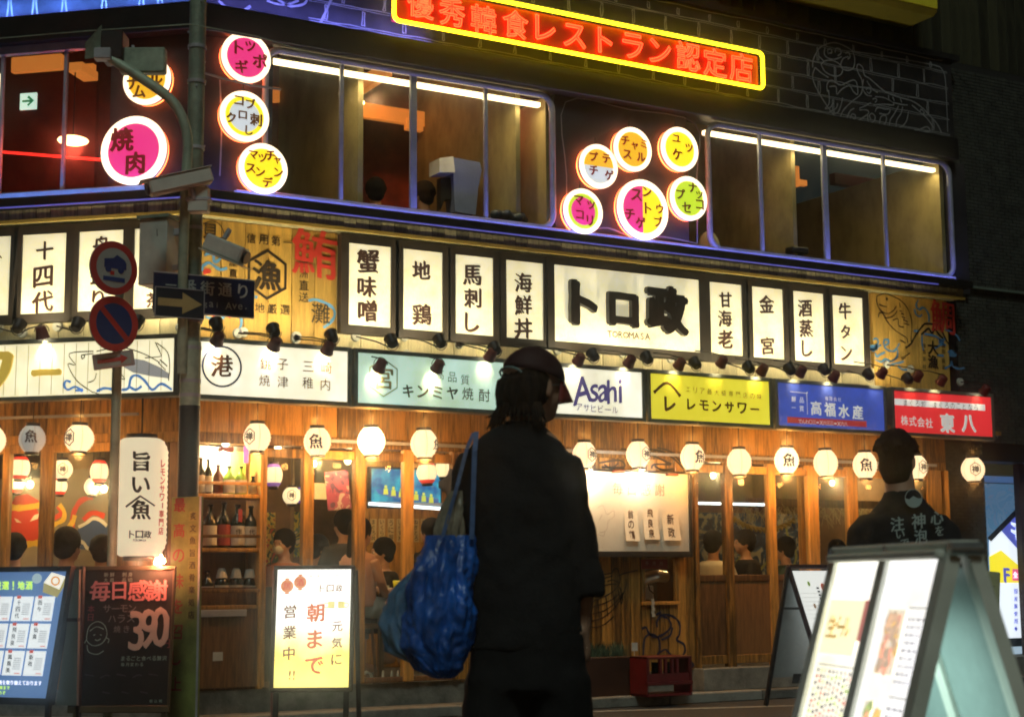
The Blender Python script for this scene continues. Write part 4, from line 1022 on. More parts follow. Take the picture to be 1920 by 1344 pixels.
strokes(b, 'M', .014, Z([[(240,260),(390,240),(420,290),(260,290)],[(400,160),(460,170),(440,230)],[(610,160),(700,180),(780,230),(850,300)],[(620,200),(720,250),(760,270),(640,270),(620,300)],[(660,150),(760,180),(830,260)],[(280,270),(330,300),(380,260)],[(640,280),(700,310),(780,300)]]), .018, .003)
b.build('black_lines', INK, t, kind='stuff')

# whiteboard ------------------------------------------------------------------
x0 = pl('M', 1040, 950, .12)[0]; x1 = pl('M', 1291, 960, .12)[0]; z1 = zat(1200, 886, .12); z0 = zat(1200, 1033, .12)
t = thing('whiteboard', 'lit whiteboard in a black frame with faint pink 毎日感謝 lettering', 'whiteboard', ((x0+x1)/2, -.014, z0))
B().box(x0, x1, -.12, -.10, z0, z1).build('board', mat('white_board', (.80, .79, .70), .35, var=.05, bump=0), t)
for a in ((x0-.03, x0, z0-.05, z1+.02), (x1, x1+.03, z0-.05, z1+.02), (x0, x1, z0-.05, z0), (x0, x1, z1, z1+.02)):
    B().box(a[0], a[1], -.135, -.014, a[2], a[3], .004).build('frame', BLACK, t)
b = B(); row(b, 'M', .12, '毎日感謝', (1158,916), (1237,918), 24); b.build('pink_lettering', flat('faint_pink', (.66, .22, .22)), t)
b = B(); strokes(b, 'M', .12, zz(1120, 860, 6.72, [[(0,620),(70,590),(120,700),(200,650),(210,730),(140,780),(110,900),(20,930)],[(60,700),(20,780)],[(90,910),(80,970),(10,950)]]), .004); b.build('faint_sketch', flat('faint_line', (.5, .45, .4)), t)
for px in (1161, 1262):
    c, z = pl('M', px, 884 if px < 1200 else 890, .16)
    B().box(c-.055, c+.055, -.17, -.12, z-.008, z+.014, .004).build('clip', mat('clip_red', (.20, .03, .02), .4), t)
for k, px in enumerate((1105, 1202)):
    c, z = pl('M', px, 880, .2)
    q = thing('clip_lamp', ['small clip lamp washing the whiteboard behind the pedestrian', 'small clip lamp washing the whiteboard under a hexagon lantern'][k], 'lamp', (c, -.02, z+.05), group='clip lamps on the whiteboard')
    B().tube([(c, -.02, z+.06), (c, -.16, z+.075), (c, -.2, z+.03)], .005, 6).build('arm', CAN, q)
    B().lathe([(.012, .03), (.03, 0), (.034, -.02), (.03, -.02), (.01, .02)], (c, -.2, z+.01), 14).build('shade', CAN, q)
    B().ell((c, -.2, z-.005), (.018, .018, .02)).build('bulb', flat('bulb_white', (1, .9, .7), 6), q)
    lamp(q, 'POINT', (c, -.24, z-.045), 6.5, (1, .88, .62), radius=.03)
SP = [(1172,952,1198,1014,'翁の鶴', 'paper slip with an orange flower and 鶴, leftmost on the whiteboard'),(1207,950,1236,1011,'飛良泉', 'paper slip reading 飛良泉 in the middle of three'),(1243,958,1276,1013,'新政', 'paper slip reading 新政 nearest the whiteboard frame')]
PAP = mat('slip_paper', (.82, .78, .66), .8, var=.05, bump=0)
for a, b1, c1, d1, tx, lab in SP:
    x0_, x1_, z0_, z1_ = rect('M', .14, a, b1, c1, d1)
    q = thing('paper_slip', lab, 'paper slip', ((x0_+x1_)/2, -.121, z1_), group='paper slips on the whiteboard')
    b = B(); n = 7; vs = []
    for i in range(n+1):
        for s in (0, 1): vs.append((x0_+(x1_-x0_)*s, -.124-.03*(i/n)**2.2, z1_+(z0_-z1_)*i/n))
    b.add(vs, [(2*i, 2*i+1, 2*i+3, 2*i+2) for i in range(n)]); b.add([(v[0], v[1]+.001, v[2]) for v in vs], [(2*i, 2*i+2, 2*i+3, 2*i+1) for i in range(n)])
    b.build('paper', PAP, q)
    b = B(); m = len(tx)
    for i, c in enumerate(tx):
        tt = (i+.6)/(m+.2); vs, fs, bd = glyph(c, .01); h = (z1_-z0_)/(m+.8); cx = (x0_+x1_)/2-.005; cz = z1_+(z0_-z1_)*tt
        b.add([(cx+v[0]*h*.8, -.1265-.03*max(0, (z1_-(cz+v[1]*h))/(z1_-z0_))**2.2, cz+v[1]*h) for v in vs], fs)
    b.build('lettering', INKB, q)

# shelf with sake bottles -------------------------------------------------------
sx0 = pl('M', 366, 1000, 0)[0]; sx1 = pl('M', 489, 1000, 0)[0]
sh = thing('bottle_shelf', 'tall timber display shelf of sake bottles at the building corner', 'shelf', ((sx0+sx1)/2, .15, .25))
zs = [zat(430, 926), zat(430, 1027), zat(430, 1134)]
for z in zs: B().box(sx0, sx1-.01, -.02, .28, z-.03, z, .004).build('shelf_board', WOOD, sh)
for z in (zat(430, 906), zat(430, 1005), zat(430, 1107)): B().box(sx0, sx1-.01, -.03, -.015, z-.012, z+.012, .003).build('guard_rail', WOOD, sh)
B().box(sx0-.05, sx0, -.03, .28, .25, 2.12, .004).build('side_panel', WOOD, sh); B().box(sx1-.02, sx1+.02, -.03, .28, .25, 2.12, .004).build('side_panel', WOOD, sh)
B().box(sx0, sx1-.02, .28, .30, zs[2], 1.57).build('back_panel', WOODD, sh)
B().box(sx0, sx1-.02, .28, .30, zs[0], 2.12).build('back_panel', mat('pale_back', (.70, .60, .42), .6), sh)
b = B().box(sx0, sx1-.02, -.01, .02, .27, zs[2]-.03).build('cupboard_front', WOODD, sh)
x0_, x1_, z0_, z1_ = rect('M', .02, 375, 1143, 462, 1150); B().box(x0_, x1_, -.03, -.012, z0_-.02, z1_, .003).build('drip_tray', STEEL, sh)
x0_, x1_, z0_, z1_ = rect('M', .02, 400, 1222, 418, 1238); t = thing('notice_card', 'small white card on the cupboard below the bottles', 'card', (x0_, -.011, z0_)); B().box(x0_, x1_, -.016, -.0115, z0_, z1_).build('card', WHITEP, t)
x, z = pl('M', 432, 838, .05)
q = thing('shelf_lamp', 'bright clip lamp over the top row of bottles', 'lamp', (x, .1, 2.1))
B().tube([(x-.12, .1, 2.12), (x-.12, .08, z+.02), (x, .06, z+.01)], .006, 6).build('arm', CAN, q)
B().box(x-.05, x+.06, .02, .1, z-.03, z+.01, .01).build('housing', mat('lamp_red', (.25, .04, .03), .4), q)
B().ell((x, .06, z+.035), (.03, .025, .025)).build('bulb', MATS['bulb_white'], q)
lamp(q, 'POINT', (x, .10, z-.07), 12, (1, .86, .56), radius=.03)
GD = mat('bottle_dark', (.012, .02, .012), .12, var=.1, bump=0); GG = mat('bottle_green', (.20, .38, .04), .12, var=.1, bump=0); GB = mat('bottle_brown', (.14, .05, .015), .12, var=.1, bump=0)
LB = mat('label_white', (.66, .66, .60), .7, var=.08, bump=0); LR = mat('label_red', (.35, .06, .05), .7); LY = mat('label_yellow', (.70, .66, .10), .7)
def bottle(px, sh_i, wpx, hpx, g, lm, ch, label, cap=CAN, front=.08, neckf=.45, taglab=None):
    z = zs[sh_i]; x = pl('M', px, 1000, -.08)[0]; mm = .00412
    r = wpx*mm/2; h = hpx*mm
    t = thing('sake_bottle', label, 'bottle', (x, .08, z), group='sake bottles on the display shelf')
    B().lathe([(0, .001), (r*.95, .001), (r, .01), (r, h*(1-neckf)), (r*.8, h*(1-neckf*.75)), (r*.36, h*(1-neckf*.5)), (r*.30, h*.93), (r*.36, h*.94), (r*.36, h*.97), (0, h*.97)], (x, .08, z), 16).build('glass_body', g, t)
    B().lathe([(0, h*.94), (r*.42, h*.94), (r*.42, h*1.0), (0, h*1.0)], (x, .08, z), 14).build('cap', cap, t)
    if lm:
        b = B(); n = 10; q0 = -PI*.95; q1 = -PI*.05; vs = []
        for i in range(n+1):
            q = q0+(q1-q0)*i/n
            for zz_ in (h*.06, h*(1-neckf)-h*.04): vs.append((x+r*1.02*math.cos(q), .08+r*1.02*math.sin(q), z+zz_))
        b.add(vs, [(2*i, 2*i+2, 2*i+3, 2*i+1) for i in range(n)]); b.build('label', lm, t)
        b = B()
        for k, c in enumerate(ch): b.ch(c, x-r*.2, z+h*(1-neckf)*.68-k*r*.95, r*.9, .08-r*1.05, .01)
        if ch: b.build('label_lettering', INK, t)
    return t
WC = mat('cap_white', (.62, .62, .56), .5)
for a in [(374,0,16,68,GD,LB,'','dark bottle half hidden by the pole on the top shelf'),(388,0,15,66,GD,LB,'','slim dark bottle with white label on the top shelf'),(407,0,20,56,GB,None,'','empty looking brown bottle beside the green pair'),(428,0,22,54,GG,LB,'','left green bottle with pale label under the shelf lamp'),(450,0,22,54,GG,LB,'','right green bottle with pale label under the shelf lamp'),(473,0,18,36,GD,LB,'','short jar with white label at the end of the top shelf'),
          (393,1,27,82,GD,LB,'','dark bottle with plain cream label on the middle shelf'),(419,1,25,86,GD,LR,'','middle shelf bottle with a maroon label'),(445,1,27,82,GD,LB,'作','middle shelf bottle with a red neck tag'),(470,1,25,80,GD,LB,'代','middle shelf bottle nearest the door with bold black strokes'),
          (390,2,24,64,GD,LB,'','capless looking bottle at the left of the lowest shelf'),(417,2,27,68,GD,LB,'','first white capped bottle on the lowest shelf'),(444,2,27,68,GD,LB,'','second white capped bottle on the lowest shelf'),(469,2,24,66,GD,LB,'','lowest shelf bottle with a round gold seal')]:
    bo = bottle(*a, cap=WC if (a[1] == 2 and a[0] > 400) else CAN, neckf=.42 if a[1] == 2 else .45)
    if a[0] == 445:
        x, y, z = bo['_o']; B().box(x-.012, x+.02, .03, .035, z+.20, z+.30).build('neck_tag', mat('tag_red', (.5, .05, .04), .6), bo)
    if a[1] == 2 and a[0] > 400:
        x, y, z = bo['_o']; B().lathe([(.045, .205), (.03, .27), (.0, .275)], (x, .08, z), 14).build('paper_hood', WC, bo)
t = thing('hanging_banner', 'yellow green paper banner behind the top bottles', 'banner', (pl('M', 437, 870, -.2)[0], .2, 1.95))
x0_, x1_, z0_, z1_ = rect('M', -.2, 432, 846, 460, 900); B().box(x0_, x1_, .2, .203, z0_, z1_).build('paper', mat('lime_paper', (.60, .66, .08), .8), t)
x0_, x1_, z0_, z1_ = rect('M', -.19, 457, 836, 466, 868); B().box(x0_, x1_, .19, .193, z0_, z1_).build('purple_tag', mat('purple_paper', (.32, .10, .42), .8), t)

# ================================================================ ROOM INSIDE, seen through the glass
def bulb(fr, px, py, y, w, label, col=(1, .62, .26)):
    x, z = pl(fr, px, py, -y)
    t = thing('hanging_bulb', label, 'light bulb', (x, y, z), fr, 'bare bulbs inside the restaurant')
    B().ell((x, y, z), (.028, .028, .035), 12, 8).build('glass_bulb', flat('bulb_warm', (1, .78, .42), 9), t)
    B().tube([(x, y, z+.03), (x, y, z+.06)], .014, 8).build('socket', CAN, t); B().tube([(x, y, z+.06), (x, y, 2.75)], .003, 4).build('cord', CAN, t)
    lamp(t, 'POINT', (x, y-.06, z), w*1.0, col, radius=.04)
bulb('M', 521, 838, .5, 6, 'bare bulb next to the hexagon lantern by the shelf')
bulb('M', 588, 869, .7, 10, 'bare bulb just under the 魚 lantern')
bulb('M', 652, 863, .7, 16, 'bare bulb glowing left of the brightest lantern')
bulb('M', 760, 900, 1.6, 12, 'bare bulb between the television halves')
bulb('M', 1337, 891, .7, 14, 'bare bulb behind the first glass door')
bulb('M', 1560, 905, 1.8, 14, 'bare bulb deep behind the second glass door')
bulb('L', 117, 821, .35, 10, 'bare bulb touching the hexagon lantern on the side face')
bulb('L', 57, 908, .9, 12, 'bare bulb between the striped lanterns inside')
bulb('L', 195, 916, .9, 12, 'bare bulb low beside the signpost inside')
# small lanterns inside
RS = flat('stripe_red', (.85, .05, .03), .5); PS = flat('stripe_violet', (.25, .12, .55), .4)
def small_lantern(fr, px, py, y, rp, hp, label, stripe=None, mark=None):
    k = lantern(fr, px, py, 'small', mark or [], label, rp, hp, d=-y, name='small_lantern', grp='small lanterns inside the restaurant', cordz=2.75, hexm=(0, .6) if mark else None)
    if stripe:
        x, z = pl(fr, px, py, -y); r = hm(fr, px, py, rp*2, -y)/2; h = hm(fr, px, py, hp, -y)
        for s in (1, -1):
            b = B(); b.lathe([(r*1.01*(math.cos(t*PI*.43)**.62), s*t*h*.5) for t in (.62, .74, .86, .98)], (x, y, z), 24); b.build('colour_band', stripe, k)
small_lantern('L', 37, 877, .55, 20, 46, 'white lantern with red bands, upper left inside', RS)
small_lantern('L', 30, 905, .95, 18, 40, 'white lantern with red base behind the striped one', RS)
small_lantern('L', 118, 880, .55, 20, 38, 'small white lantern with hexagon mark inside the side window', None, [('禅', 0, 0, .6)])
small_lantern('L', 112, 911, .95, 15, 34, 'small lantern with red base under the hexagon one', RS)
small_lantern('L', 186, 884, .55, 18, 46, 'red and white lantern partly behind the signpost', RS)
small_lantern('L', 173, 912, .95, 16, 34, 'plain small cream lantern low by the signpost')
small_lantern('M', 513, 891, .6, 18, 46, 'violet banded small lantern beside the shelf', PS)
small_lantern('M', 547, 929, 1.1, 18, 34, 'small lantern with hexagon mark left of the first post', None, [('禅', 0, 0, .6)])
small_lantern('M', 568, 928, 1.5, 14, 34, 'violet based small lantern behind the first post', PS)
small_lantern('M', 801, 886, .8, 20, 44, 'orange red banded lantern in front of the television', RS)
small_lantern('M', 832, 877, .8, 17, 38, 'plain small white lantern right of the television')
# television and shelf tube
x0_, x1_, z0_, z1_ = rect('M', -1.3, 697, 878, 826, 950)
t = thing('television', 'wall television showing blue water and a boat, slightly tilted', 'television', ((x0_+x1_)/2, 1.3, z0_))
B().box(x0_-.02, x1_+.02, 1.305, 1.36, z0_-.02, z1_+.02, .005).build('casing', BLACK, t)
tv = bpy.data.materials.new('tv_picture'); tv.use_nodes = True; n, l = tv.node_tree.nodes, tv.node_tree.links
bb = n['Principled BSDF']; vo = n.new('ShaderNodeTexNoise'); vo.inputs['Scale'].default_value = 9; tc = n.new('ShaderNodeTexCoord'); l.new(tc.outputs['Object'], vo.inputs['Vector'])
cr = n.new('ShaderNodeValToRGB'); cr.color_ramp.elements[0].color = (.01, .10, .28, 1); cr.color_ramp.elements[1].color = (.06, .42, .52, 1); cr.color_ramp.elements[0].position = .35; cr.color_ramp.elements[1].position = .65
l.new(vo.outputs[0], cr.inputs[0]); l.new(cr.outputs[0], bb.inputs['Emission Color']); bb.inputs['Emission Strength'].default_value = 1.2; bb.inputs['Base Color'].default_value = (0, 0, 0, 1)
B().box(x0_, x1_, 1.300, 1.304, z0_, z1_).build('screen', tv, t)
b = B(); w = x1_-x0_; hh = z1_-z0_
P = [(x0_+w*.05, z0_+hh*.45), (x0_+w*.3, z0_+hh*.42), (x0_+w*.97, z0_+hh*.22), (x0_+w*.97, z0_+hh*.10), (x0_+w*.5, z0_+hh*.14), (x0_+w*.1, z0_+hh*.32)]
b.add([(p[0], 1.2985, p[1]) for p in P], [tuple(range(6))]); b.build('boat_picture', flat('boat_blue', (.06, .12, .34), .8), t)
b = B()
for k in range(7):
    u = x0_+w*(.2+.11*k); v = z0_+hh*(.52-.035*k); b.disc(u, v, .014, 1.297, 1.298, 10); b.add([(u-.02, 1.297, v-.015), (u+.02, 1.297, v-.015), (u+.025, 1.297, v-.07), (u-.025, 1.297, v-.07)], [(0, 1, 2, 3)])
b.build('rower_picture', flat('rower_yellow', (.55, .60, .08), .9), t)
x0_, z0_ = pl('M', 692, 944, -1.2); x1_, z1_ = pl('M', 836, 954, -1.2)
t = thing('fluorescent_tube', 'white tube light under the television', 'tube light', (x0_, 1.2, z0_), group='white tube lights inside')
B().tube([(x0_, 1.2, z0_), (x1_, 1.2, z1_)], .013, 8).build('tube', flat('cool_tube', (.85, .95, 1), 3), t); B().box(x0_, x1_, 1.215, 1.24, z0_-.01, z0_+.02).build('batten', STEEL, t)
x0_, z0_ = pl('M', 1301, 943, -1.0); x1_, z1_ = pl('M', 1441, 948, -1.0)
t = thing('fluorescent_tube', 'white tube light behind the first glass doors', 'tube light', (x0_, 1.0, z0_), group='white tube lights inside')
B().tube([(x0_, 1.0, z0_), (x1_, 1.0, z0_)], .011, 8).build('tube', MATS['cool_tube'], t); B().box(x0_, x1_, 1.012, 1.035, z0_-.01, z0_+.018).build('batten', STEEL, t)
# menu slips pinned under the television
MS = mat('menu_slip', (.62, .48, .24), .8, var=.1, bump=0)
for k, px in enumerate((700, 716, 733, 750, 780, 795)):
    x0_, x1_, z0_, z1_ = rect('M', -2.2, px-6, 972, px+6, 1016)
    t = thing('menu_slip', 'narrow cream menu slip below the television, '+['at the far left', 'second from the left', 'third from the left', 'just left of the door post', 'just right of the door post', 'nearest the tote bag'][k], 'menu slip', (x0_, 2.2, z0_), group='menu slips below the television')
    B().box(x0_, x1_, 2.2, 2.204, z0_, z1_).build('paper', MS, t)
    b = B(); tx = ['まぐろ丼', 'いくら丼', 'うに丼', 'しらす丼', 'ねぎとろ', 'あじ刺'][k]
    for i, c in enumerate(tx): b.ch(c, (x0_+x1_)/2, z1_-(z1_-z0_)*(i+.6)/(len(tx)+.3), (z1_-z0_)/(len(tx)+1.2), 2.198, .01)
    b.build('lettering', INK, t)
# back partition carrying TV and slips, posters
x0_ = pl('M', 676, 950, -2.25)[0]; x1_ = pl('M', 900, 950, -2.25)[0]
B().box(x0_, x1_+.6, 2.21, 2.30, .25, 2.75).build('inner_wall', WOOD, gf)
def poster_mat(name, cols, sc, es=.0):
    m = bpy.data.materials.new(name); m.use_nodes = True; n, l = m.node_tree.nodes, m.node_tree.links; b = n['Principled BSDF']; b.inputs['Roughness'].default_value = .6
    tc = n.new('ShaderNodeTexCoord'); nz = n.new('ShaderNodeTexNoise'); nz.inputs['Scale'].default_value = sc; nz.inputs['Distortion'].default_value = 2.2; l.new(tc.outputs['Object'], nz.inputs['Vector'])
    cr = n.new('ShaderNodeValToRGB'); cr.color_ramp.interpolation = 'CONSTANT'
    while len(cr.color_ramp.elements) < len(cols): cr.color_ramp.elements.new(.5)
    for i, c in enumerate(cols): cr.color_ramp.elements[i].position = .28+.44*i/len(cols) if i else 0; cr.color_ramp.elements[i].color = (*c, 1)
    l.new(nz.outputs[0], cr.inputs[0]); l.new(cr.outputs[0], b.inputs['Base Color']); return m
PM = [poster_mat('poster_print_a', [(.4, .05, .03), (.62, .5, .1), (.05, .12, .05), (.5, .1, .05)], 6), poster_mat('poster_print_b', [(.05, .1, .08), (.5, .45, .08), (.08, .2, .2), (.6, .55, .4)], 7), poster_mat('poster_print_c', [(.08, .03, .08), (.28, .05, .1), (.4, .3, .25)], 5)]
def poster(fr, px0, py0, px1, py1, y, m, label, rot=0):
    x0, x1, z0, z1 = rect(fr, -y, px0, py0, px1, py1)
    t = thing('poster', label, 'poster', ((x0+x1)/2, y, (z0+z1)/2), fr, 'posters inside the restaurant')
    o = B().box(x0, x1, y, y+.006, z0, z1).build('print', m, t); t.rotation_euler.y += rot
poster('M', 495, 960, 516, 1010, 1.8, PM[0], 'narrow red and yellow poster nearest the bottle shelf')
poster('M', 515, 958, 562, 1044, 1.9, PM[1], 'dark green poster with a yellow figure left of the first post')
poster('M', 490, 1000, 530, 1060, 1.7, PM[0], 'red poster low beside the masked waiter')
poster('M', 612, 882, 655, 955, .8, PM[2], 'dark violet poster tilted in the second bay', -.12)
poster('M', 590, 905, 616, 936, .9, mat('bright_paper', (.85, .78, .55), .7, bump=0), 'white paper with a brush mark beside the tilted violet poster')
# right hand room: blue wave mural, rope, straw, pillar
bm = bpy.data.materials.new('wave_mural'); bm.use_nodes = True; n, l = bm.node_tree.nodes, bm.node_tree.links; b = n['Principled BSDF']
tc = n.new('ShaderNodeTexCoord'); nz = n.new('ShaderNodeTexNoise'); nz.inputs['Scale'].default_value = 3.2; nz.inputs['Distortion'].default_value = 3.5; nz.inputs['Detail'].default_value = 3
l.new(tc.outputs['Object'], nz.inputs['Vector']); cr = n.new('ShaderNodeValToRGB'); e = cr.color_ramp.elements; e[0].position = .40; e[0].color = (.012, .03, .09, 1); e[1].position = .56; e[1].color = (.40, .42, .34, 1)
k = e.new(.50); k.color = (.02, .09, .22, 1); l.new(nz.outputs[0], cr.inputs[0]); l.new(cr.outputs[0], b.inputs['Base Color'])
x0_ = pl('M', 1290, 1000, -2.4)[0]; x1_ = pl('M', 1790, 1000, -2.4)[0]
t = thing('wave_painting', 'dark blue wave painting across the rear of the right hand room', 'wall painting', ((x0_+x1_)/2, 2.4, .8))
B().box(x0_, x1_, 2.4, 2.45, .6, 1.78).build('painted_panel', bm, t)
b = B()
for i in range(9):
    x = x0_+.3+i*.33; P = []
    for j in range(10): P.append((x+.10*math.sin(j*.9+i)+.02*j, .75+j*.10))
    b.rib(curve(P), .03, 2.395)
b.build('dragon_lines', flat('pale_scale', (.30, .34, .10)), t)
x0_, z0_ = pl('M', 1372, 970, -1.6); x1_, z1_ = pl('M', 1490, 975, -1.6); mx_, mz_ = pl('M', 1432, 992, -1.6)
t = thing('straw_rope', 'twisted yellow straw rope sagging behind the doors', 'rope', (mx_, 1.6, mz_))
b = B()
for ph in (0, PI):
    P = []
    for i in range(50):
        u = i/49; x = x0_+(x1_-x0_)*u; z = z0_+(z1_-z0_)*u-(z0_-mz_)*4*u*(1-u)
        P.append((x, 1.6+.018*math.cos(u*46+ph), z+.018*math.sin(u*46+ph)))
    b.tube(P, .016, 6)
b.build('strands', mat('straw', (.50, .42, .12), .9), t, kind='stuff')
t = thing('straw_fringe', 'pale straw canopy hanging over the right hand room', 'straw canopy', (pl('M', 1480, 920, -1.5)[0], 1.5, 1.9), kind='stuff')
b = B(); xa_ = pl('M', 1380, 920, -1.5)[0]; xb_ = pl('M', 1740, 920, -1.5)[0]
for i in range(260):
    x = random.uniform(xa_, xb_); z = random.uniform(1.72, 1.85); y = random.uniform(1.3, 1.7); a = random.uniform(-.15, .15)
    b.tube([(x, y, z), (x+a*.6, y-.03, z-.05), (x+a, y-.04, z-.13+random.uniform(-.03, .05))], .004, 3, cap=False)
b.build('straws', mat('straw_pale', (.42, .40, .22), .9), t, kind='stuff')
B().box(xa_, xb_, 1.3, 1.34, 1.80, 1.88).build('inner_beam', WOODD, gf)
xp = pl('M', 1506, 1000, -.9)[0]; B().box(xp-.03, xp+.03, .88, .94, .25, 2.75).build('inner_post', WOOD, gf)
B().box(pl('M', 1738, 1000, 0)[0], pl('M', 1765, 1000, 0)[0], -.01, .02, .3, 2.1).build('door_panel', WOODD, gf)

# side face shopfront --------------------------------------------------------------
gs_ = thing('timber_side_front', 'timber side front with wide windows showing painted monsters and lanterns', 'shopfront', (0, 0, 0), 'L')
for a, b in ((4, 17), (75, 98), (205, 214)): post('L', gs_, a, b)
for a, b in ((17, 75), (98, 205), (-70, 4)): glassbay('L', gs_, a, b, ztop=2.06, zb=.6)
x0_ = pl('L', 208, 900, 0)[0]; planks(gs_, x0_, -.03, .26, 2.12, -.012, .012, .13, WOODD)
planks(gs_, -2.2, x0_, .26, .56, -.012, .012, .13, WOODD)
D_ = -1.15
t = thing('monster_painting', 'red and yellow painted sea monster with slanted white eyes', 'wall painting', (pl('L', 40, 1000, D_)[0], 1.15, 1.2), 'L')
Z = lambda L: zz(0, 760, 4.479, L)
def blob(b, pts, fr, d, dd=0):
    P = [pl(fr, *q, d) for q in Z([pts])[0]]; b.add([(p[0], -d-dd, p[1]) for p in P], [tuple(range(len(P)))])
x0_, x1_, z0_, z1_ = rect('L', D_, -120, 900, 90, 1075); B().box(x0_, x1_, 1.151, 1.18, .5, z1_).build('backing', mat('cream_wall', (.40, .34, .22), .7), t)
b = B(); blob(b, [(40,900),(110,850),(300,850),(340,930),(340,1170),(200,1160),(40,1100)], 'L', D_, .001); blob(b, [(90,840),(130,760),(230,740),(330,800),(330,850)], 'L', D_, .001)
b.build('red_face', flat('monster_red', (.62, .06, .03)), t)
b = B(); strokes(b, 'L', D_, Z([[(50,850),(160,860),(260,850),(340,835)],[(150,1160),(220,1165),(330,1150)]]), .05, .003); b.build('yellow_band', flat('monster_yellow', (.75, .50, .05)), t)
b = B(); blob(b, [(120,945),(150,955),(185,985),(140,980)], 'L', D_, .004); blob(b, [(250,975),(290,920),(330,905),(320,950)], 'L', D_, .004); b.build('eyes', flat('eye_white', (.8, .75, .6)), t)
t = thing('mountain_painting', 'blue mountain with white snow under red and yellow flames', 'wall painting', (pl('L', 150, 1000, D_)[0], 1.15, 1.2), 'L')
x0_, x1_, z0_, z1_ = rect('L', D_, 90, 880, 330, 1075); B().box(x0_, x1_, 1.151, 1.18, .5, z1_).build('backing', mat('dusk_wall', (.20, .17, .12), .7), t)
b = B(); blob(b, [(620,1100),(680,1000),(780,940),(860,950),(920,1010),(960,1230),(620,1200)], 'L', D_, .001); b.build('mountain', flat('mount_blue', (.03, .07, .20)), t)
b = B(); strokes(b, 'L', D_, Z([[(660,1020),(720,990),(780,950),(840,960),(900,1010)],[(630,1130),(700,1150),(740,1200),(800,1170),(880,1190),(920,1220)]]), .03, .003); b.build('snow_lines', flat('snow', (.6, .6, .55)), t)
b = B(); strokes(b, 'L', D_, Z([[(440,1130),(520,1080),(600,1020),(620,900),(680,800),(780,770)],[(450,950),(520,900),(490,840)],[(700,960),(780,900),(880,930)],[(450,1180),(560,1100),(640,1040)]]), .045, .002); b.build('red_flames', MATS['monster_red'], t)
b = B(); strokes(b, 'L', D_, Z([[(450,1000),(530,960),(540,890),(500,830)],[(440,1080),(540,1060),(610,980),(630,920)]]), .04, .003); b.build('yellow_flames', MATS['monster_yellow'], t)
# upstairs contents ------------------------------------------------------------------
x, z = pl('L', 52, 190, -.5)
t = thing('exit_sign', 'small white sign with a green arrow upstairs behind the side window', 'exit sign', (x, .5, z), 'L')
x0_, x1_, z0_, z1_ = rect('L', -.5, 38, 176, 67, 204); B().box(x0_, x1_, .5, .52, z0_, z1_).build('panel', flat('exit_white', (.62, .85, .74), .8), t)
b = B(); cx, cz = (x0_+x1_)/2, (z0_+z1_)/2; w = (x1_-x0_)
b.rib([(cx-w*.35, cz), (cx+w*.25, cz)], w*.16, .497); b.rib([(cx, cz+w*.26), (cx+w*.32, cz), (cx, cz-w*.26)], w*.14, .496); b.build('green_arrow', flat('exit_green', (.01, .22, .08), .4), t)
x, z = pl('L', 137, 264, -.7)
t = thing('ceiling_lamp', 'oval glowing ceiling lamp in the red room upstairs', 'ceiling lamp', (x, .7, z), 'L')
B().ell((x, .7, z), (.13, .13, .035), 24, 8).build('diffuser', flat('lamp_glow', (1, .62, .30), 4), t); B().tube([(x, .7, z+.03), (x, .7, 5.36)], .006, 5).build('rod', CAN, t)
lamp(t, 'POINT', (x, .7, z-.07), 26, (1, .08, .04), radius=.08)
x, z = pl('M', 828, 214, -1.75)
t = thing('hanging_bulb', 'bright bare bulb upstairs on the orange beam', 'light bulb', (x, 1.75, z), group='bare bulbs upstairs')
B().ell((x, 1.75, z), (.03, .03, .035), 12, 8).build('glass_bulb', MATS['bulb_warm'], t); B().tube([(x, 1.75, z+.03), (x, 1.80, z+.08)], .01, 6).build('socket', CAN, t)
lamp(t, 'POINT', (x, 1.60, z-.02), 46, (1, .20, .06), radius=.04)
x, z = pl('M', 680, 193, -1.7)
t = thing('hanging_bulb', 'tiny bulb at the left end of the orange beam upstairs', 'light bulb', (x, 1.7, z), group='bare bulbs upstairs')
B().ell((x, 1.7, z), (.018, .018, .02), 10, 6).build('glass_bulb', MATS['bulb_warm'], t); B().tube([(x, 1.7, z+.018), (x, 1.8, z+.05)], .006, 6).build('socket', CAN, t)
lamp(t, 'POINT', (x+.05, 1.55, z), 6, (1, .45, .18), radius=.03)
# blue cover on a stand, hood, sill clutter upstairs
t = thing('covered_fan', 'standing fan under a pale blue plastic cover inside the first upstairs window', 'covered fan', (pl('M', 860, 350, -.5)[0], .5, 3.9))
Z = lambda L: zz(620, 0, 3, L)
PB = mat('blue_plastic', (.20, .25, .45), .35, bump=.3)
def pan(pts, y0, y1, m, nm, par, fr='M', zf=Z, d=None):
    P = [pl(fr, *q, -(y0 if d is None else d)) for q in zf([pts])[0]]; return B().prism(P, y0, y1).build(nm, m, par)
pan([(690,885),(840,915),(850,960),(830,1060),(815,1210),(700,1190),(690,1000)], .45, .62, PB, 'cover', t)
pan([(612,890),(690,880),(700,970),(612,970)], .4, .6, WHITEP, 'hood', t)
pan([(620,1000),(690,1000),(690,1120),(640,1125),(620,1180)], .5, .58, BLACK, 'stand', t)
t = thing('sill_clutter_bag', 'crumpled dark bag on the sill at the end of the first window', 'bag', (pl('M', 955, 400, -.15)[0], .15, 4.1))
b = B(); x, z = pl('M', 958, 400, -.12)
for k in range(9): b.ell((x-.16+.04*k, .12+.03*(k % 3), z-.03+.015*(k % 2)), (.05, .05, .045), 10, 6)
b.build('fabric', mat('bag_dark', (.06, .07, .09), .25, bump=.5), t, remesh=.012)
t = thing('small_black_speaker', 'small black box on the sill of the second window', 'speaker', (pl('M', 1500, 468, -.1)[0], .1, 4.1))
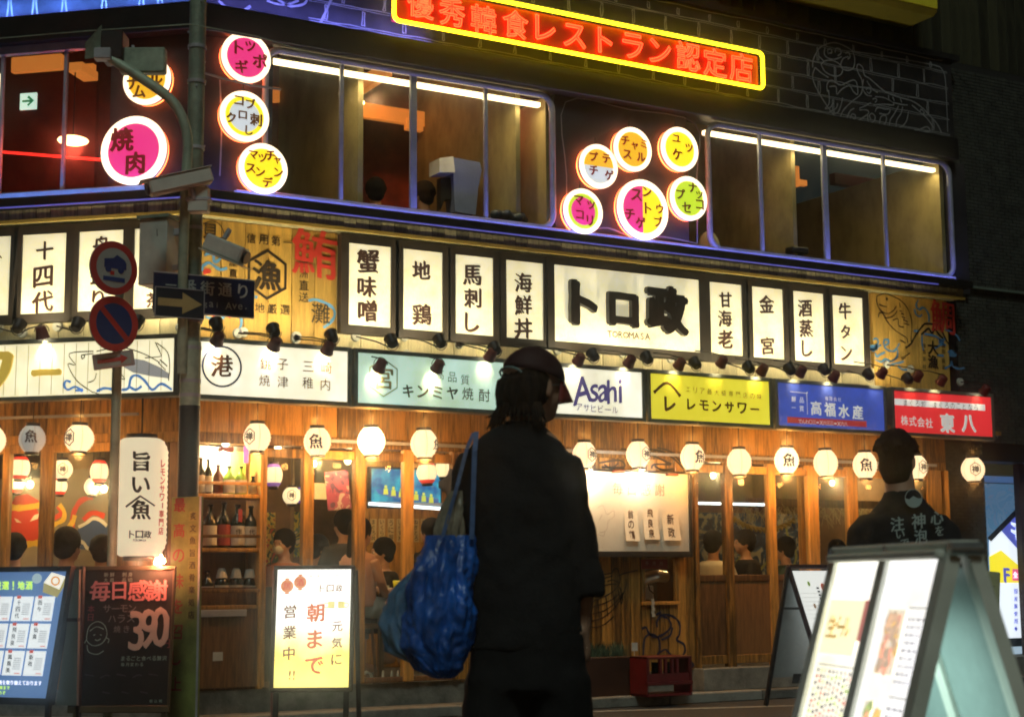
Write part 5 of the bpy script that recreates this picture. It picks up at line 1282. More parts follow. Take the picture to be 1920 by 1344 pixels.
x0_, x1_, z0_, z1_ = rect('M', -.08, 1486, 461, 1517, 476); B().box(x0_, x1_, .08, .2, z0_, z1_, .008).build('box', BLACK, t)
t = thing('seat_cushion', 'pale rounded seat back at the left edge of the second window', 'seat', (pl('M', 1345, 450, -.2)[0], .2, 3.95))
b = B(); x, z = pl('M', 1336, 462, -.2); b.ell((x, .25, z-.06), (.13, .08, .22), 18, 12); b.build('cushion', mat('cushion', (.42, .40, .24), .8), t)
# ================================================================ POLES AND STREET SIGNS
def at_cam(px, py, D, yaw=0.0):      # a place at depth D, turned to the camera's heading plus yaw
    p = dp(px, py, D); return Matrix.Translation(p) @ Matrix.Rotation(-YAW+yaw, 4, 'Z')
PD = 10.6
pb = dp(357, 700, PD); PX, PY = pb.x, pb.y
def onpole(py, D=PD): 
    r = ray(357, py); return CAM.z + r.z*D
t = thing('utility_pole', 'green grey utility pole at the corner carrying cameras, lamp arm and street sign', 'pole', (PX, PY, 0))
zc = onpole(640); zt = onpole(350)
B().tube([(PX, PY, 0), (PX, PY, zc)], .068, 20).build('lower_shaft', GREYP, t)
B().tube([(PX, PY, zc), (PX, PY, zt)], .060, 20).build('middle_shaft', GREYP, t)
B().tube([(PX, PY, zt), (PX, PY, 7.2)], .056, 20).build('upper_shaft', GREYP, t)
B().tube([(PX, PY, 0.6), (PX, PY, onpole(762))], .070, 20).build('black_sleeve', mat('sleeve_black', (.03, .035, .04), .5, bump=.2), t)
for py in (60, 130, 262, 345, 420, 600, 652, 715, 742): B().tube([(PX, PY, onpole(py)-.012), (PX, PY, onpole(py)+.012)], .0715 if py > 580 else .064, 18).build('clamp_band', STEEL, t)
for k in range(8): B().tube([(PX+.058*math.cos(k*2.2), PY+.058*math.sin(k*2.2), 4.0+k*.2), (PX+.07*math.cos(k*2.2), PY+.07*math.sin(k*2.2), 4.0+k*.2)], .007, 6).build('bolt', STEEL, t)
# curved pipe beside it reaching up and left
pts = [(342, 700), (343, 520), (348, 350), (352, 270), (342, 222), (318, 185), (270, 150), (215, 115), (196, 104)]
t = thing('curved_lamp_arm', 'curved steel pipe arm rising from the pole to the left', 'lamp arm', (PX, PY, 3.0))
P = [dp(x, y, PD-.06-.0*i) for i, (x, y) in enumerate(pts)]
Q = []
for i in range(len(P)-1):
    a, b_, c, d_ = P[max(0, i-1)], P[i], P[i+1], P[min(len(P)-1, i+2)]
    for k in range(6):
        u = k/6; Q.append(.5*((2*b_)+(c-a)*u+(2*a-5*b_+4*c-d_)*u*u+(3*b_-a-3*c+d_)*u**3))
Q.append(P[-1]); B().tube(Q, [.034]*(len(Q)-10)+[.034-.001*k for k in range(10)], 12).build('pipe', GREYP, t)
for py in (372, 560): B().box(PX-.09, PX+.07, PY-.05, PY+.05, onpole(py)-.02, onpole(py)+.02, .005).build('clamp', STEEL, t)
# street light head and flat panel on the arm
m = at_cam(205, 82, PD-.05)
t = thing('street_light_head', 'boxy flood lamp head at the tip of the curved arm', 'flood lamp', mw=m)
k = PD/F
def boxpx(nm, mt, par, x0, x1, y0, y1, d0, d1, cx, cy, bev=.006): return B().box((x0-cx)*k, (x1-cx)*k, d0, d1, (cy-y1)*k, (cy-y0)*k, bev).build(nm, mt, par)
boxpx('housing', BLACK, t, 190, 231, 58, 112, -.02, .16, 205, 82)
b = B(); b.add([((168-205)*k, -.10, (82-143+22)*k), ((168-205)*k, -.10, (82-105)*k), ((190-205)*k, -.03, (82-112)*k), ((192-205)*k, -.03, (82-48)*k), ((168-205)*k, -.11, (82-92)*k)], [(0, 1, 2), (1, 2, 3, 4)]); b.build('side_flap', GREYP, t)
boxpx('bracket', STEEL, t, 180, 212, 95, 116, -.06, .02, 205, 82)
m = at_cam(268, 118, PD+.02)
t = thing('flat_sensor_box', 'flat grey panel box mounted on the lamp arm before the orange round sign', 'panel box', mw=m)
boxpx('panel', GREYP, t, 227, 312, 92, 141, -.05, .03, 268, 118, .01)
boxpx('hanger', STEEL, t, 246, 252, 84, 94, -.01, .0, 268, 118)
# CCTV housings
def cctv(px, py, D, length, r, tilt, yaw, label, hood=True):
    m = at_cam(px, py, D, 0) @ Matrix.Rotation(yaw, 4, 'Z') @ Matrix.Rotation(tilt, 4, 'Y')
    t = thing('security_camera', label, 'security camera', mw=m, group='security cameras on the pole')
    B().box(-length/2, length/2, -r, r, -r*.9, r*.9, .012).build('housing', WHITEP, t)
    B().box(-length/2-.05, length/2+.01, -r*1.15, r*1.15, r*.92, r*1.05, .004).build('sun_shield', WHITEP, t)
    B().tube([(-length/2-.004, 0, 0), (-length/2-.02, 0, 0)], r*.7, 14).build('lens_ring', BLACK, t)
    B().tube([(length*.15, 0, -r), (length*.15, .02, -r-.07)], .018, 8).build('bracket', STEEL, t)
    return t
cctv(338, 342, PD-.18, .42, .055, R(-17), R(20), 'long white security camera angled down left above the fascia')
cctv(424, 468, PD-.15, .29, .062, R(24)+PI, R(-15), 'pale green security camera pointing right over the 漁 emblem')
m = at_cam(372, 375, PD-.1)
t = thing('pole_junction', 'small weathered white box strapped to the pole under the camera', 'box', mw=m)
boxpx('box', WHITEP, t, 355, 392, 352, 400, -.05, .04, 372, 375); boxpx('strap', STEEL, t, 350, 396, 372, 380, -.054, .045, 372, 375)
m = at_cam(303, 473, PD+.25, R(-18))
t = thing('junction_box', 'tall grey junction cabinet fixed left of the pole', 'junction box', mw=m)
boxpx('cabinet', WHITEP, t, 270, 330, 412, 540, -.10, .10, 303, 473, .006); boxpx('lid_hood', GREYP, t, 266, 336, 406, 413, -.12, .12, 303, 473, .003)
b = B(); b.tube([(.02, -.102, .14), (.024, -.102, .09)], .003, 4); b.build('latch', INK, t)
boxpx('bracket', STEEL, t, 330, 350, 430, 444, -.02, .02, 303, 473); boxpx('bracket', STEEL, t, 330, 350, 500, 512, -.02, .02, 303, 473)
# thin cables
t = thing('overhead_cable', 'thin dark cable running past the pole and round signs', 'cable', (PX, PY, 5))
P = [dp(-20, 74, 11.2), dp(170, 58, 10.9), dp(357, 46, PD), dp(480, 68, 11.0), dp(640, 118, 11.6)]
B().tube(P, .004, 5).build('cable', GREYP, t)
P = [dp(385, 138, PD), dp(420, 148, PD+.2), dp(470, 160, PD+.6), dp(526, 168, PD+.9)]
t = thing('overhead_cable', 'short horizontal rod from the pole behind the topmost round sign', 'rod', (PX, PY, 5.1)); B().tube(P, .008, 6).build('rod', STEEL, t)

# blue street name plate and one way arrow ------------------------------------------
dd = -PY+.10
t = thing('street_name_sign', 'dark blue street name plate reading 一番街通り with Ave. below', 'street sign', (PX, PY-.08, 2.9))
a = pl('M', 289, 506, dd); b_ = pl('M', 477, 588, dd); zm = (pl('M', 289, 506, dd)[1]+pl('M', 477, 527, dd)[1])/2; zl = (pl('M', 290, 590, dd)[1]+pl('M', 477, 590, dd)[1])/2
NAVY = mat('sign_navy', (.015, .025, .085), .4, var=.1, bump=0)
B().box(a[0], b_[0], -dd, -dd+.02, zl, zm, .004).build('plate', NAVY, t)
for q in ((a[0], b_[0], zm-.008, zm), (a[0], b_[0], zl, zl+.008)): B().box(q[0], q[1], -dd-.003, -dd, q[2], q[3]).build('border', STEEL, t)
SW = flat('sign_white', (.50, .56, .55)); b = B()
x0, x1 = a[0], b_[0]; w = x1-x0; hh = zm-zl
for i, c in enumerate('一番街通り'): b.ch(c, x0+w*(.165+.178*i), zl+hh*.68, w*.135*(1 if i else .75), -dd-.001, .012, .02)
for i, c in enumerate('Ichibangai Ave.'):
    if c != ' ': b.ch(c, x0+w*(.10+.058*i), zl+hh*(.27 if c not in 'g.' else .24), w*(.05 if c.islower() else .07)*(1 if c != '.' else .2), -dd-.001, .01)
b.build('lettering', SW, t)
t = thing('one_way_sign', 'small dark plate with a cream arrow pointing right, over the street name', 'arrow sign', (PX-.1, PY-.12, 2.9))
a = pl('M', 291, 533, dd+.04); b_ = pl('M', 383, 600, dd+.04); d2 = dd+.04; zl = pl('M', 335, 596, d2)[1]; zm = pl('M', 335, 540, d2)[1]
B().box(a[0], b_[0], -d2, -d2+.015, zl, zm, .003).build('plate', mat('sign_dark', (.02, .03, .05), .4, bump=0), t)
for q in ((a[0], b_[0], zm-.006, zm), (a[0], b_[0], zl, zl+.006), (a[0], a[0]+.006, zl, zm), (b_[0]-.006, b_[0], zl, zm)): B().box(q[0], q[1], -d2-.003, -d2, q[2], q[3]).build('border', STEEL, t)
w = b_[0]-a[0]; h = zm-zl; c = (zm+zl)/2
B().prism([(a[0]+w*.06, c-h*.13), (a[0]+w*.55, c-h*.13), (a[0]+w*.55, c-h*.36), (a[0]+w*.95, c), (a[0]+w*.55, c+h*.36), (a[0]+w*.55, c+h*.13), (a[0]+w*.06, c+h*.13)], -d2-.003, -d2-.0005).build('arrow', mat('arrow_cream', (.55, .46, .20), .5, bump=0), t)

# no parking signpost ---------------------------------------------------------------------
SD = 10.1
m = at_cam(214, 900, SD, R(48)); sp = m.translation; 
t = thing('sign_pole', 'slim white pole carrying two round no parking signs and an arrow plate', 'sign post', (sp.x, sp.y, 0))
def zsp(py): return CAM.z+ray(214, py).z*SD
B().tube([(sp.x, sp.y, 0), (sp.x, sp.y, zsp(456))], .030, 14).build('pole', GREYP, t)
SR = mat('sign_red', (.50, .035, .03), .4, var=.12, bump=0); SB = mat('sign_blue', (.02, .05, .22), .4, var=.12, bump=0); SWh = mat('sign_face_white', (.42, .48, .46), .4, var=.1, bump=0)
def rsign(px, py, r, label, truck):
    z = zsp(py); q = ray(px, py); m = Matrix.Translation(CAM+q*(SD-.06)) @ Matrix.Rotation(-YAW+R(46), 4, 'Z')
    t = thing('no_parking_sign', label, 'road sign', mw=m)
    B().disc(0, 0, r, -.01, .0, 40).build('plate', STEEL, t)
    B().ring(0, 0, r*.99, r*.74, -.014, -.0102, 40).build('red_ring', SR, t)
    B().disc(0, 0, r*.74, -.0135, -.0102, 36).build('face', SWh if truck else SB, t)
    if truck:
        b = B(); y0, y1 = -.0165, -.0137
        b.prism([(-.42*r, -.02*r), (-.42*r, .30*r), (-.05*r, .36*r), (.1*r, .5*r), (.42*r, .34*r), (.50*r, .22*r), (.50*r, -.02*r)], y0, y1); b.disc(-.25*r, -.06*r, r*.12, y0-.001, y1, 14); b.disc(.28*r, -.06*r, r*.12, y0-.001, y1, 14)
        b.build('vehicle_symbol', SB, t)
        B().box(-.45*r, .45*r, y0, y1, -.50*r, -.34*r).build('bar_symbol', SB, t); B().box(-.16*r, -.0*r, y0, y1, -.26*r, -.12*r).build('hook_symbol', SR, t)
    else:
        b = B(); b.prism([(-.60*r, .44*r), (-.46*r, .58*r), (.60*r, -.44*r), (.46*r, -.58*r)], -.017, -.0137); b.build('slash', SR, t)
    B().box(-.05, .05, .0, .03, -.03, .03).build('clamp', STEEL, t)
rsign(212, 503, .172, 'upper round sign with a blue truck symbol inside a red ring', True)
rsign(212, 607, .176, 'lower round sign, blue with a red ring and red diagonal slash', False)
q = ray(213, 675); m = Matrix.Translation(CAM+q*(SD-.05)) @ Matrix.Rotation(-YAW+R(10), 4, 'Z') @ Matrix.Rotation(R(-9), 4, 'Y')
t = thing('arrow_plate', 'small white plate with a red arrow under the round signs', 'road sign', mw=m)
B().box(-.128, .128, -.012, .0, -.05, .05, .012).build('plate', mat('plate_pinkwhite', (.52, .42, .40), .5, bump=0), t)
B().box(-.108, .108, -.0145, -.0125, -.035, .035, .004).build('inner_panel', SWh, t)
B().prism([(-.10, -.012), (.045, -.012), (.045, -.030), (.09, 0), (.045, .030), (.045, .012), (-.10, .012)], -.018, -.0148).build('arrow', SR, t)

# ================================================================ STANDING BOARDS
ALU = mat('aluminium', (.86, .90, .80), .5, .0, bump=.05); TEAL = mat('back_sheet', (.34, .44, .42), .6, var=.06, scale=40, bump=.04, bscale=200)
def frame_mat(T0, T1, splay_deg):
    """local x runs along the top bar T0 -> T1, local y points back, local z runs up the panel"""
    pass
def leaning(p_tl, p_tr, drop, out, thick=.02):
    """matrix of a panel hung between two top corners, leaning out by `out` per `drop`"""
    x = (p_tr-p_tl); x.z = 0; x.normalize(); n = Vector((x.y, -x.x, 0)); up = (Vector((0, 0, 1))*drop-n*out).normalized(); y = up.cross(x).normalized()
    o = p_tl.copy(); o.z = (p_tl.z+p_tr.z)/2
    return Matrix(((x.x, y.x, up.x, o.x), (x.y, y.y, up.y, o.y), (x.z, y.z, up.z, o.z), (0, 0, 0, 1)))

# glowing "open till morning" light box
A, Bq = dp(514, 1060, 9.0), dp(666, 1060, 9.0)
w = (Bq-A).length; L_ = .70
m = leaning(A, Bq, 1, .16)
t = thing('light_box_stand', 'glowing white and yellow standing sign reading 朝まで営業中', 'standing sign', mw=m)
lm = bpy.data.materials.new('watercolour_glow'); lm.use_nodes = True; n, l = lm.node_tree.nodes, lm.node_tree.links; b = n['Principled BSDF']; b.inputs['Base Color'].default_value = (.5, .5, .45, 1)
tc = n.new('ShaderNodeTexCoord'); sp_ = n.new('ShaderNodeSeparateXYZ'); nz = n.new('ShaderNodeTexNoise'); nz.inputs['Scale'].default_value = 5; nz.inputs['Detail'].default_value = 5
l.new(tc.outputs['Object'], sp_.inputs[0]); l.new(tc.outputs['Object'], nz.inputs['Vector'])
mth = n.new('ShaderNodeMath'); mth.operation = 'MULTIPLY_ADD'; mth.inputs[1].default_value = .30; l.new(nz.outputs[0], mth.inputs[0]); l.new(sp_.outputs['Z'], mth.inputs[2])
cr = n.new('ShaderNodeValToRGB'); e = cr.color_ramp.elements
mp = n.new('ShaderNodeMapRange'); mp.inputs['From Min'].default_value = -.62; mp.inputs['From Max'].default_value = .1; l.new(mth.outputs[0], mp.inputs['Value']); l.new(mp.outputs[0], cr.inputs[0])
e[0].position = .0; e[0].color = (1, .88, .28, 1); e[1].position = .62; e[1].color = (1, .97, .92, 1); k_ = e.new(.35); k_.color = (1, .80, .12, 1); k2 = e.new(.5); k2.color = (1, .9, .5, 1)
l.new(cr.outputs[0], b.inputs['Emission Color']); b.inputs['Emission Strength'].default_value = 1.15
fr_ = .022
B().box(0, w, .0, .04, -L_, 0, .004).build('case', BLACK, t)
B().box(fr_, w-fr_, -.004, -.001, -L_+fr_, -fr_).build('glowing_print', lm, t)
for q in ((0, w, -fr_, 0), (0, w, -L_, -L_+fr_), (0, fr_, -L_+fr_, -fr_), (w-fr_, w, -L_+fr_, -fr_)): B().box(q[0], q[1], -.012, -.0005, q[2], q[3], .003).build('frame', mat('frame_brown', (.06, .025, .02), .4), t)
for s in (.02, w-.05): B().box(s, s+.03, .005, .035, -1.15, -L_, .004).build('leg', BLACK, t)
b = B(); b.tube([(0.0, .04, -.02), (-.02, .34, -1.12)], .014, 8); b.build('rear_leg', mat('leg_rose', (.30, .18, .17), .5), t); B().tube([(w, .04, -.02), (w+.02, .34, -1.12)], .014, 8).build('rear_leg', BLACK, t)
OR_ = flat('orange_brush', (.78, .16, .06), .5); BR_ = flat('brown_brush', (.33, .13, .08), .25)
def bd(b, c, u, v, s, off=.008, br=.03): b.ch(c, w*u, -L_*v, s, -.0046, off, br, shear=.08)
for i, c in enumerate('朝まで'): b = B(); bd(b, c, .53, .38+.21*i, .098, br=.055); b.build('orange_character', OR_, t)
for i, c in enumerate('営業中'): b = B(); bd(b, c, .22, .37+.165*i, .072, br=.04); b.build('brown_character', BR_, t)
for i, c in enumerate('元気に'): b = B(); bd(b, c, .80, .49+.13*i, .058, br=.03); b.build('brown_character', BR_, t)
b = B()
for c, u in (('ト', .60), ('ロ', .70), ('政', .81)): bd(b, c, u, .185, .04, br=.02)
for i, c in enumerate('旨い魚とレモンサワー'): bd(b, c, .46+.045*i, .085, .014, br=0)
for u in (.24, .29): bd(b, '!', u, .87, .05, br=.02)
b.build('brown_lettering', BR_, t)
b = B()
for u, v in ((.17, .165), (.33, .135)): b.disc(w*u, -L_*v, .036, -.0048, -.0042, 20); b.box(w*u-.012, w*u+.012, -.0048, -.0042, -L_*v+.036, -L_*v+.045); b.box(w*u-.012, w*u+.012, -.0048, -.0042, -L_*v-.045, -L_*v-.036)
b.build('lantern_picture', flat('lantern_orange', (.95, .28, .12), .55), t)
b = B()
for c, u, v in (('居', .17, .165), ('酒', .33, .135)): b.ch(c, w*u, -L_*v, .04, -.0055, .01)
b.build('lantern_lettering', flat('lantern_ink', (.6, .05, .05), .3), t)
b = B(); 
for u in (.72, .84): b.box(w*u-.018, w*u+.018, -.0048, -.0042, -L_*.345, -L_*.29); b.ring(w*u+(.028 if u > .8 else -.028), -L_*.32, .016, .010, -.0048, -.0042, 12)
b.build('beer_mug_picture', flat('mug_yellow', (.85, .72, .25), .7), t)
lamp(t, 'AREA', (w/2, -.02, -L_/2), 5, (1, .85, .5), 'light_box_glow', aim=(w/2, -1, -L_/2), size=(w*.9, L_*.9))

# left illuminated sake menu stand
A, Bq = dp(-62, 1062, 9.6), dp(136, 1062, 9.3)
m = leaning(A, Bq, 1, .0); x_ = m.to_3x3().col[0]
# the board leans sideways as its A frame stands side-on
t = thing('menu_stand', 'blue lit sake menu stand with six white cards, at the left edge', 'menu stand', mw=m)
w = (Bq-A).length; L_ = .80
sh_ = -.13        # sideways lean of the open frame over its height
def shv(x, z): return x+sh_*(-z)/L_
def quad(b, x0, x1, z0, z1, y): b.add([(shv(x0, z0), y, z0), (shv(x1, z0), y, z0), (shv(x1, z1), y, z1), (shv(x0, z1), y, z1)], [(0, 1, 2, 3)]); return b
def slab(x0, x1, z0, z1, y0, y1):
    b = B(); vs = []
    for y in (y0, y1): vs += [(shv(x0, z0), y, z0), (shv(x1, z0), y, z0), (shv(x1, z1), y, z1), (shv(x0, z1), y, z1)]
    b.add(vs, [(0, 1, 2, 3), (7, 6, 5, 4), (0, 4, 5, 1), (1, 5, 6, 2), (2, 6, 7, 3), (3, 7, 4, 0)]); return b
slab(0, w, -L_, 0, .0, .04).build('case', BLACK, t)
slab(.03, w-.03, -L_+.04, -.03, -.004, -.0005).build('glowing_print', flat('menu_blue', (.10, .20, .42), .62), t)
for q in ((0, w, -.03, 0), (0, w, -L_, -L_+.04), (0, .03, -L_+.04, -.03), (w-.03, w, -L_+.04, -.03)): slab(*q, -.012, -.0005).build('frame', BLACK, t)
CW = flat('card_white', (.88, .92, .92), .72)
tx = [['十四代', '而今'], ['飛良泉', '仙禽'], ['鳳凰美田', '新政']]
for r_ in range(3):
    for c_ in range(3):
        x0 = w-.075-.155*(3-c_)+.005; z1 = -.175-r_*.158; k = slab(x0, x0+.14, z1-.142, z1, -.008, -.0045).build('menu_card', CW, t)
        b = B()
        nm = ['黒龍', '獺祭', '田酒'][r_] if c_ == 0 else tx[r_][c_-1]
        for i, ch_ in enumerate(nm[:3]): b.ch(ch_, shv(x0+.04, z1-.03-.038*i), z1-.035-.038*i, .030, -.0085, .01)
        b.build('card_lettering', INK, k)
        b = B()
        for i in range(6): quad(b, x0+.07, x0+.125, z1-.045-.012*i, z1-.041-.012*i, -.0086)
        b.build('small_print', flat('print_grey', (.4, .42, .45), .3), k)
        b = B(); quad(b, x0+.02, x0+.05, z1-.012, z1+.006, -.0088); quad(b, x0+.09, x0+.13, z1-.132, z1-.127, -.0088); b.build('red_tag', flat('tag_red_lit', (.75, .12, .08), .5), k)
b = B()
for i, c in enumerate('厳選！地酒'): b.ch(c, shv(w-.52+.058*i, -.11), -.11, .048, -.0052, .012, .03)
b.build('yellow_lettering', flat('lime_print', (.62, .85, .10), .8), t)
b = B()
for i, c in enumerate('全国の銘酒を取り揃えております'): b.ch(c, shv(w-.50+.029*i, -.675), -.675, .024, -.0052, .01)
b.build('white_lettering', flat('white_lit', (.9, .9, .95), .8), t)
b = B()
for i, c in enumerate('詳しくは店員まで'): b.ch(c, shv(w-.50+.026*i, -.705), -.705, .020, -.0052, .01)
for i, c in enumerate('お気軽にどうぞ'): b.ch(c, shv(w-.50+.026*i, -.735), -.735, .020, -.0052, .01)
b.build('lime_small_lettering', MATS['lime_print'], t)
b = B(); q = w-.10; b.add([(q-.10, -.0056, -.095), (q-.045, -.0056, -.035), (q+.055, -.0056, -.06), (q+.015, -.0056, -.135)], [(0, 1, 2, 3)]); b.build('masu_top', flat('masu_cream', (.95, .90, .75), .8), t)
b = B(); b.add([(q-.10, -.0056, -.095), (q+.015, -.0056, -.135), (q+.0, -.0056, -.18), (q-.105, -.0056, -.15)], [(0, 1, 2, 3)]); b.add([(q+.015, -.0056, -.135), (q+.055, -.0056, -.06), (q+.045, -.0056, -.12), (q+.0, -.0056, -.18)], [(0, 1, 2, 3)]); b.build('masu_side', flat('masu_ochre', (.50, .42, .14), .5), t)
b = B(); b.ring(q-.015, -.085, .028, .018, -.0062, -.0058, 18, 1.2); b.build('masu_ring', flat('masu_orange', (.85, .35, .10), .6), t)
b = B(); b.disc(q-.15, -.07, .030, -.006, -.0054, 18, sx=1.2); b.build('cup_picture', flat('cup_grey', (.45, .6, .66), .5), t)
B().prism([(w-.01, -.02), (w+.025, -.02), (w+.035, -L_), (w-.11, -L_)], .03, .05).build('rear_sheet', mat('rear_sheet_grey', (.16, .19, .17), .7), t)
for s in (.05, w-.02): B().box(shv(s, -L_)-.02, shv(s, -L_)+.012, .0, .03, -1.12, -L_+.01, .004).build('leg', BLACK, t)
B().box(w+.012, w+.035, .05, .08, -1.12, 0, .004).build('rear_leg', BLACK, t); B().box(shv(w, -.3), w+.03, .02, .05, -.32, -.30).build('stay_bar', BLACK, t)
lamp(t, 'AREA', (w*.7, -.03, -L_/2), 1.6, (.75, .9, 1), 'menu_glow', aim=(w*.7, -1, -L_/2), size=(w*.5, L_*.9))

# chalk board
A, Bq = dp(153, 1064, 9.45), dp(327, 1064, 9.45)
m = leaning(A, Bq, 1, .12); w = (Bq-A).length; L_ = .80
t = thing('chalk_board', 'black chalk board with pink 毎日感謝 and 390円 in a wooden frame', 'chalk board', mw=m)
B().box(-.02, w, .0, .02, -L_, 0).build('slate', mat('chalk_black', (.010, .010, .010), .6, var=.5, scale=5, bump=.02), t)
FW = mat('board_frame', (.09, .07, .03), .5, var=.3)
for q in ((-.03, w+.01, -.014, .01), (-.03, w+.01, -L_-.04, -L_), (-.03, -.015, -L_, -.014), (w-.005, w+.01, -L_, -.014)): B().box(q[0], q[1], -.012, .022, q[2], q[3], .003).build('frame', FW, t)
for s in (0, w-.04): B().box(s, s+.03, .0, .03, -1.12, -L_-.03, .003).build('leg', FW, t)
PKm = flat('chalk_pink', (.62, .24, .26)); PKl = flat('chalk_rose', (.50, .40, .33)); GRc = flat('chalk_mint', (.28, .42, .36)); GYc = flat('chalk_grey', (.17, .18, .18)); DKR = flat('chalk_dim_red', (.22, .05, .06))
for i, c in enumerate('毎日感謝'): b = B(); b.ch(c, w*(.215+.205*i), -.135, .118 if i != 1 else .10, -.001, .012, .035, rot=.03); b.build('pink_character', PKm, t)
b = B(); b.ch('3', w*.63, -.37, .225, -.001, .012, .035, sx=.7); b.ch('9', w*.755, -.36, .225, -.002, .012, .035, sx=.7); b.ch('0', w*.88, -.35, .225, -.003, .012, .035, sx=.7); b.build('price_figures', PKl, t)
b = B(); b.ch('円', w*.945, -.445, .05, -.001, .01, .03)
for c, u in (('本', .13), ('日', .13)): b.ch(c, w*u, -.24 if c == '本' else -.29, .04, -.001, .01)
b.build('dim_pink_lettering', DKR, t)
b = B()
for i, c in enumerate('サーモン'): b.ch(c, w*(.30+.09*i), -.24, .045, -.001, .01)
for i, c in enumerate('ハラス'): b.ch(c, w*(.36+.1*i), -.30, .045, -.001, .01)
for i, c in enumerate('焼き'): b.ch(c, w*(.42+.1*i), -.36, .04, -.001, .01)
b.build('grey_lettering', GYc, t)
b = B()
for i, c in enumerate('新鮮 刺身'): 
    if c != ' ': b.ch(c, w*(.27+.065*i), -.04, .026, -.001, .01)
for i, c in enumerate('大皿 品切'): 
    if c != ' ': b.ch(c, w*(.27+.065*i), -.072, .024, -.001, .01)
for i, c in enumerate('まるごと食べる贅沢'): b.ch(c, w*(.50+.055*i), -.53, .026, -.001, .01)
for i, c in enumerate('毎月変わる'): b.ch(c, w*(.50+.05*i), -.565, .02, -.001, .01)
for i in range(3): b.ch('税込'[i % 2], w*(.82+.05*i), -.775, .018, -.001, .01)
b.build('mint_lettering', GRc, t)
b = B()   # round faced doodle
def rr(P, ww=.005): b.rib(curve([(w*x, z) for x, z in P]), ww, -.0015)
rr([(.10, -.40), (.12, -.345), (.20, -.315), (.28, -.335), (.315, -.39), (.27, -.44), (.18, -.455), (.11, -.43), (.10, -.40)]); rr([(.13, -.37), (.2, -.345), (.28, -.36)]); rr([(.11, -.45), (.13, -.49), (.22, -.505), (.29, -.485)]); rr([(.10, -.42), (.08, -.44)]); rr([(.31, -.41), (.34, -.42), (.33, -.44)]); rr([(.17, -.395), (.19, -.39)]); rr([(.24, -.39), (.26, -.395)]); rr([(.19, -.42), (.22, -.425), (.25, -.415)])
b.build('doodle', GRc, t)
b = B()
for k in range(5): b.rib(curve([(w*(.1+.17*k), -.62-.02*(k % 2)), (w*(.16+.17*k), -.625), (w*(.2+.17*k), -.63)]), .008, -.001)
for k in range(3): b.rib(curve([(w*(.3+.2*k), -.72), (w*(.38+.2*k), -.73)]), .008, -.001)
b.build('faded_strokes', flat('chalk_fade', (.05, .04, .05)), t)
# clip light at its top right corner
x, z = w*.86, .02
t = thing('clip_light', 'fierce red white clip light burning at the top of the chalk board', 'lamp', mw=m @ Matrix.Translation((x, -.04, z)))
B().tube([(.02, .05, -.04), (.02, .02, 0), (0, 0, .02)], .006, 6).build('arm', CAN, t)
B().ell((0, 0, .015), (.030, .024, .020)).build('bulb', flat('bulb_fierce', (1, .36, .16), 380), t); B().ell((-.022, 0, .005), (.014, .014, .013)).build('bulb', MATS['bulb_fierce'], t); B().ell((.005, 0, .045), (.006, .006, .006)).build('bulb', MATS['bulb_fierce'], t)
lamp(t, 'POINT', (-.01, -.05, .01), 4.0, (1, .13, .05), radius=.03)

# tall green board with red and black lettering
A, Bq = dp(322, 930, 9.9), dp(378, 932, 9.8)
m = leaning(A, Bq, 1, .0); w = (Bq-A).length; L_ = 1.34
t = thing('tall_board_sign', 'tall narrow olive board with faded red lettering wrapped round the pole base', 'board sign', mw=m)
B().box(0, w, 0, .02, -L_, 0, .003).build('board', mat('olive_board', (.22, .27, .07), .6, var=.35, scale=4), t)
B().box(w*.94, w, -.004, .0, -L_, 0).build('edge_strip', STEEL, t)
b = B()
for i, c in enumerate('最高の味を召し上'): b.ch(c, w*.28, -.05-.155*i, .085, -.001, .012, .03)
b.build('red_lettering', flat('board_red', (.26, .035, .03)), t)
for i in range(9):
    B().box(w*.60, w*.90, -.003, -.0005, -.12-.075*i-.03, -.12-.075*i+.03).build('yellow_patch', mat('patch_yellow', (.24, .26, .07), .6), t)
b = B()
for i, c in enumerate('炙文魚旨酒肴楽処店'): b.ch(c, w*.75, -.12-.075*i, .045, -.004, .012, .02)
b.build('black_lettering', INK, t)

# black folding frame with a white menu, standing on the pavement
def gstand(px, D, z): p = dp(px, 1080, D); return Vector((p.x, p.y, z))
DD = 12.4
def P_(px, py, D=DD): return dp(px, py, D)
t = thing('menu_a_frame', 'black folding frame with white photo menu standing before the doors', 'a-frame sign', (0, 0, 0))
T = P_(1478, 1062); Lf = P_(1441, 1318); Rf = P_(1528, 1222)
back = (P_(1478, 1062, DD+.6)-T)
along = Vector((AR.x, AR.y, 0)).normalized()*.40+Vector((AF.x, AF.y, 0)).normalized()*.28
def bar(a, b, r, m, nm): return B().tube([a, b], r, 6).build(nm, m, t)
bar(T, P_(1436, 1322), .020, BLACK, 'leg'); bar(T+along, P_(1436, 1322)+along, .014, BLACK, 'leg')
T2 = T+Vector((0, 0, 0)); Rb = P_(1560, 1322); bar(T2, Rb, .020, mat('frame_wine', (.05, .012, .012), .4), 'leg'); bar(T2+along, Rb+along, .016, BLACK, 'leg')
bar(T, T+along, .020, MATS['frame_wine'], 'top_bar')
def lerp(a, b, u): return a+(b-a)*u
Lb = P_(1436, 1322)
bar(lerp(T, Lb, .30), lerp(T, Rb, .30), .010, BLACK, 'stay_bar')
b = B(); q = [lerp(T, Rb, .03), lerp(T, Rb, .03)+along, lerp(T, Rb, .88)+along, lerp(T, Rb, .88)]; nrm = (q[1]-q[0]).cross(q[3]-q[0]).normalized()*.006
if nrm.dot(CAM-T) < 0: nrm = -nrm
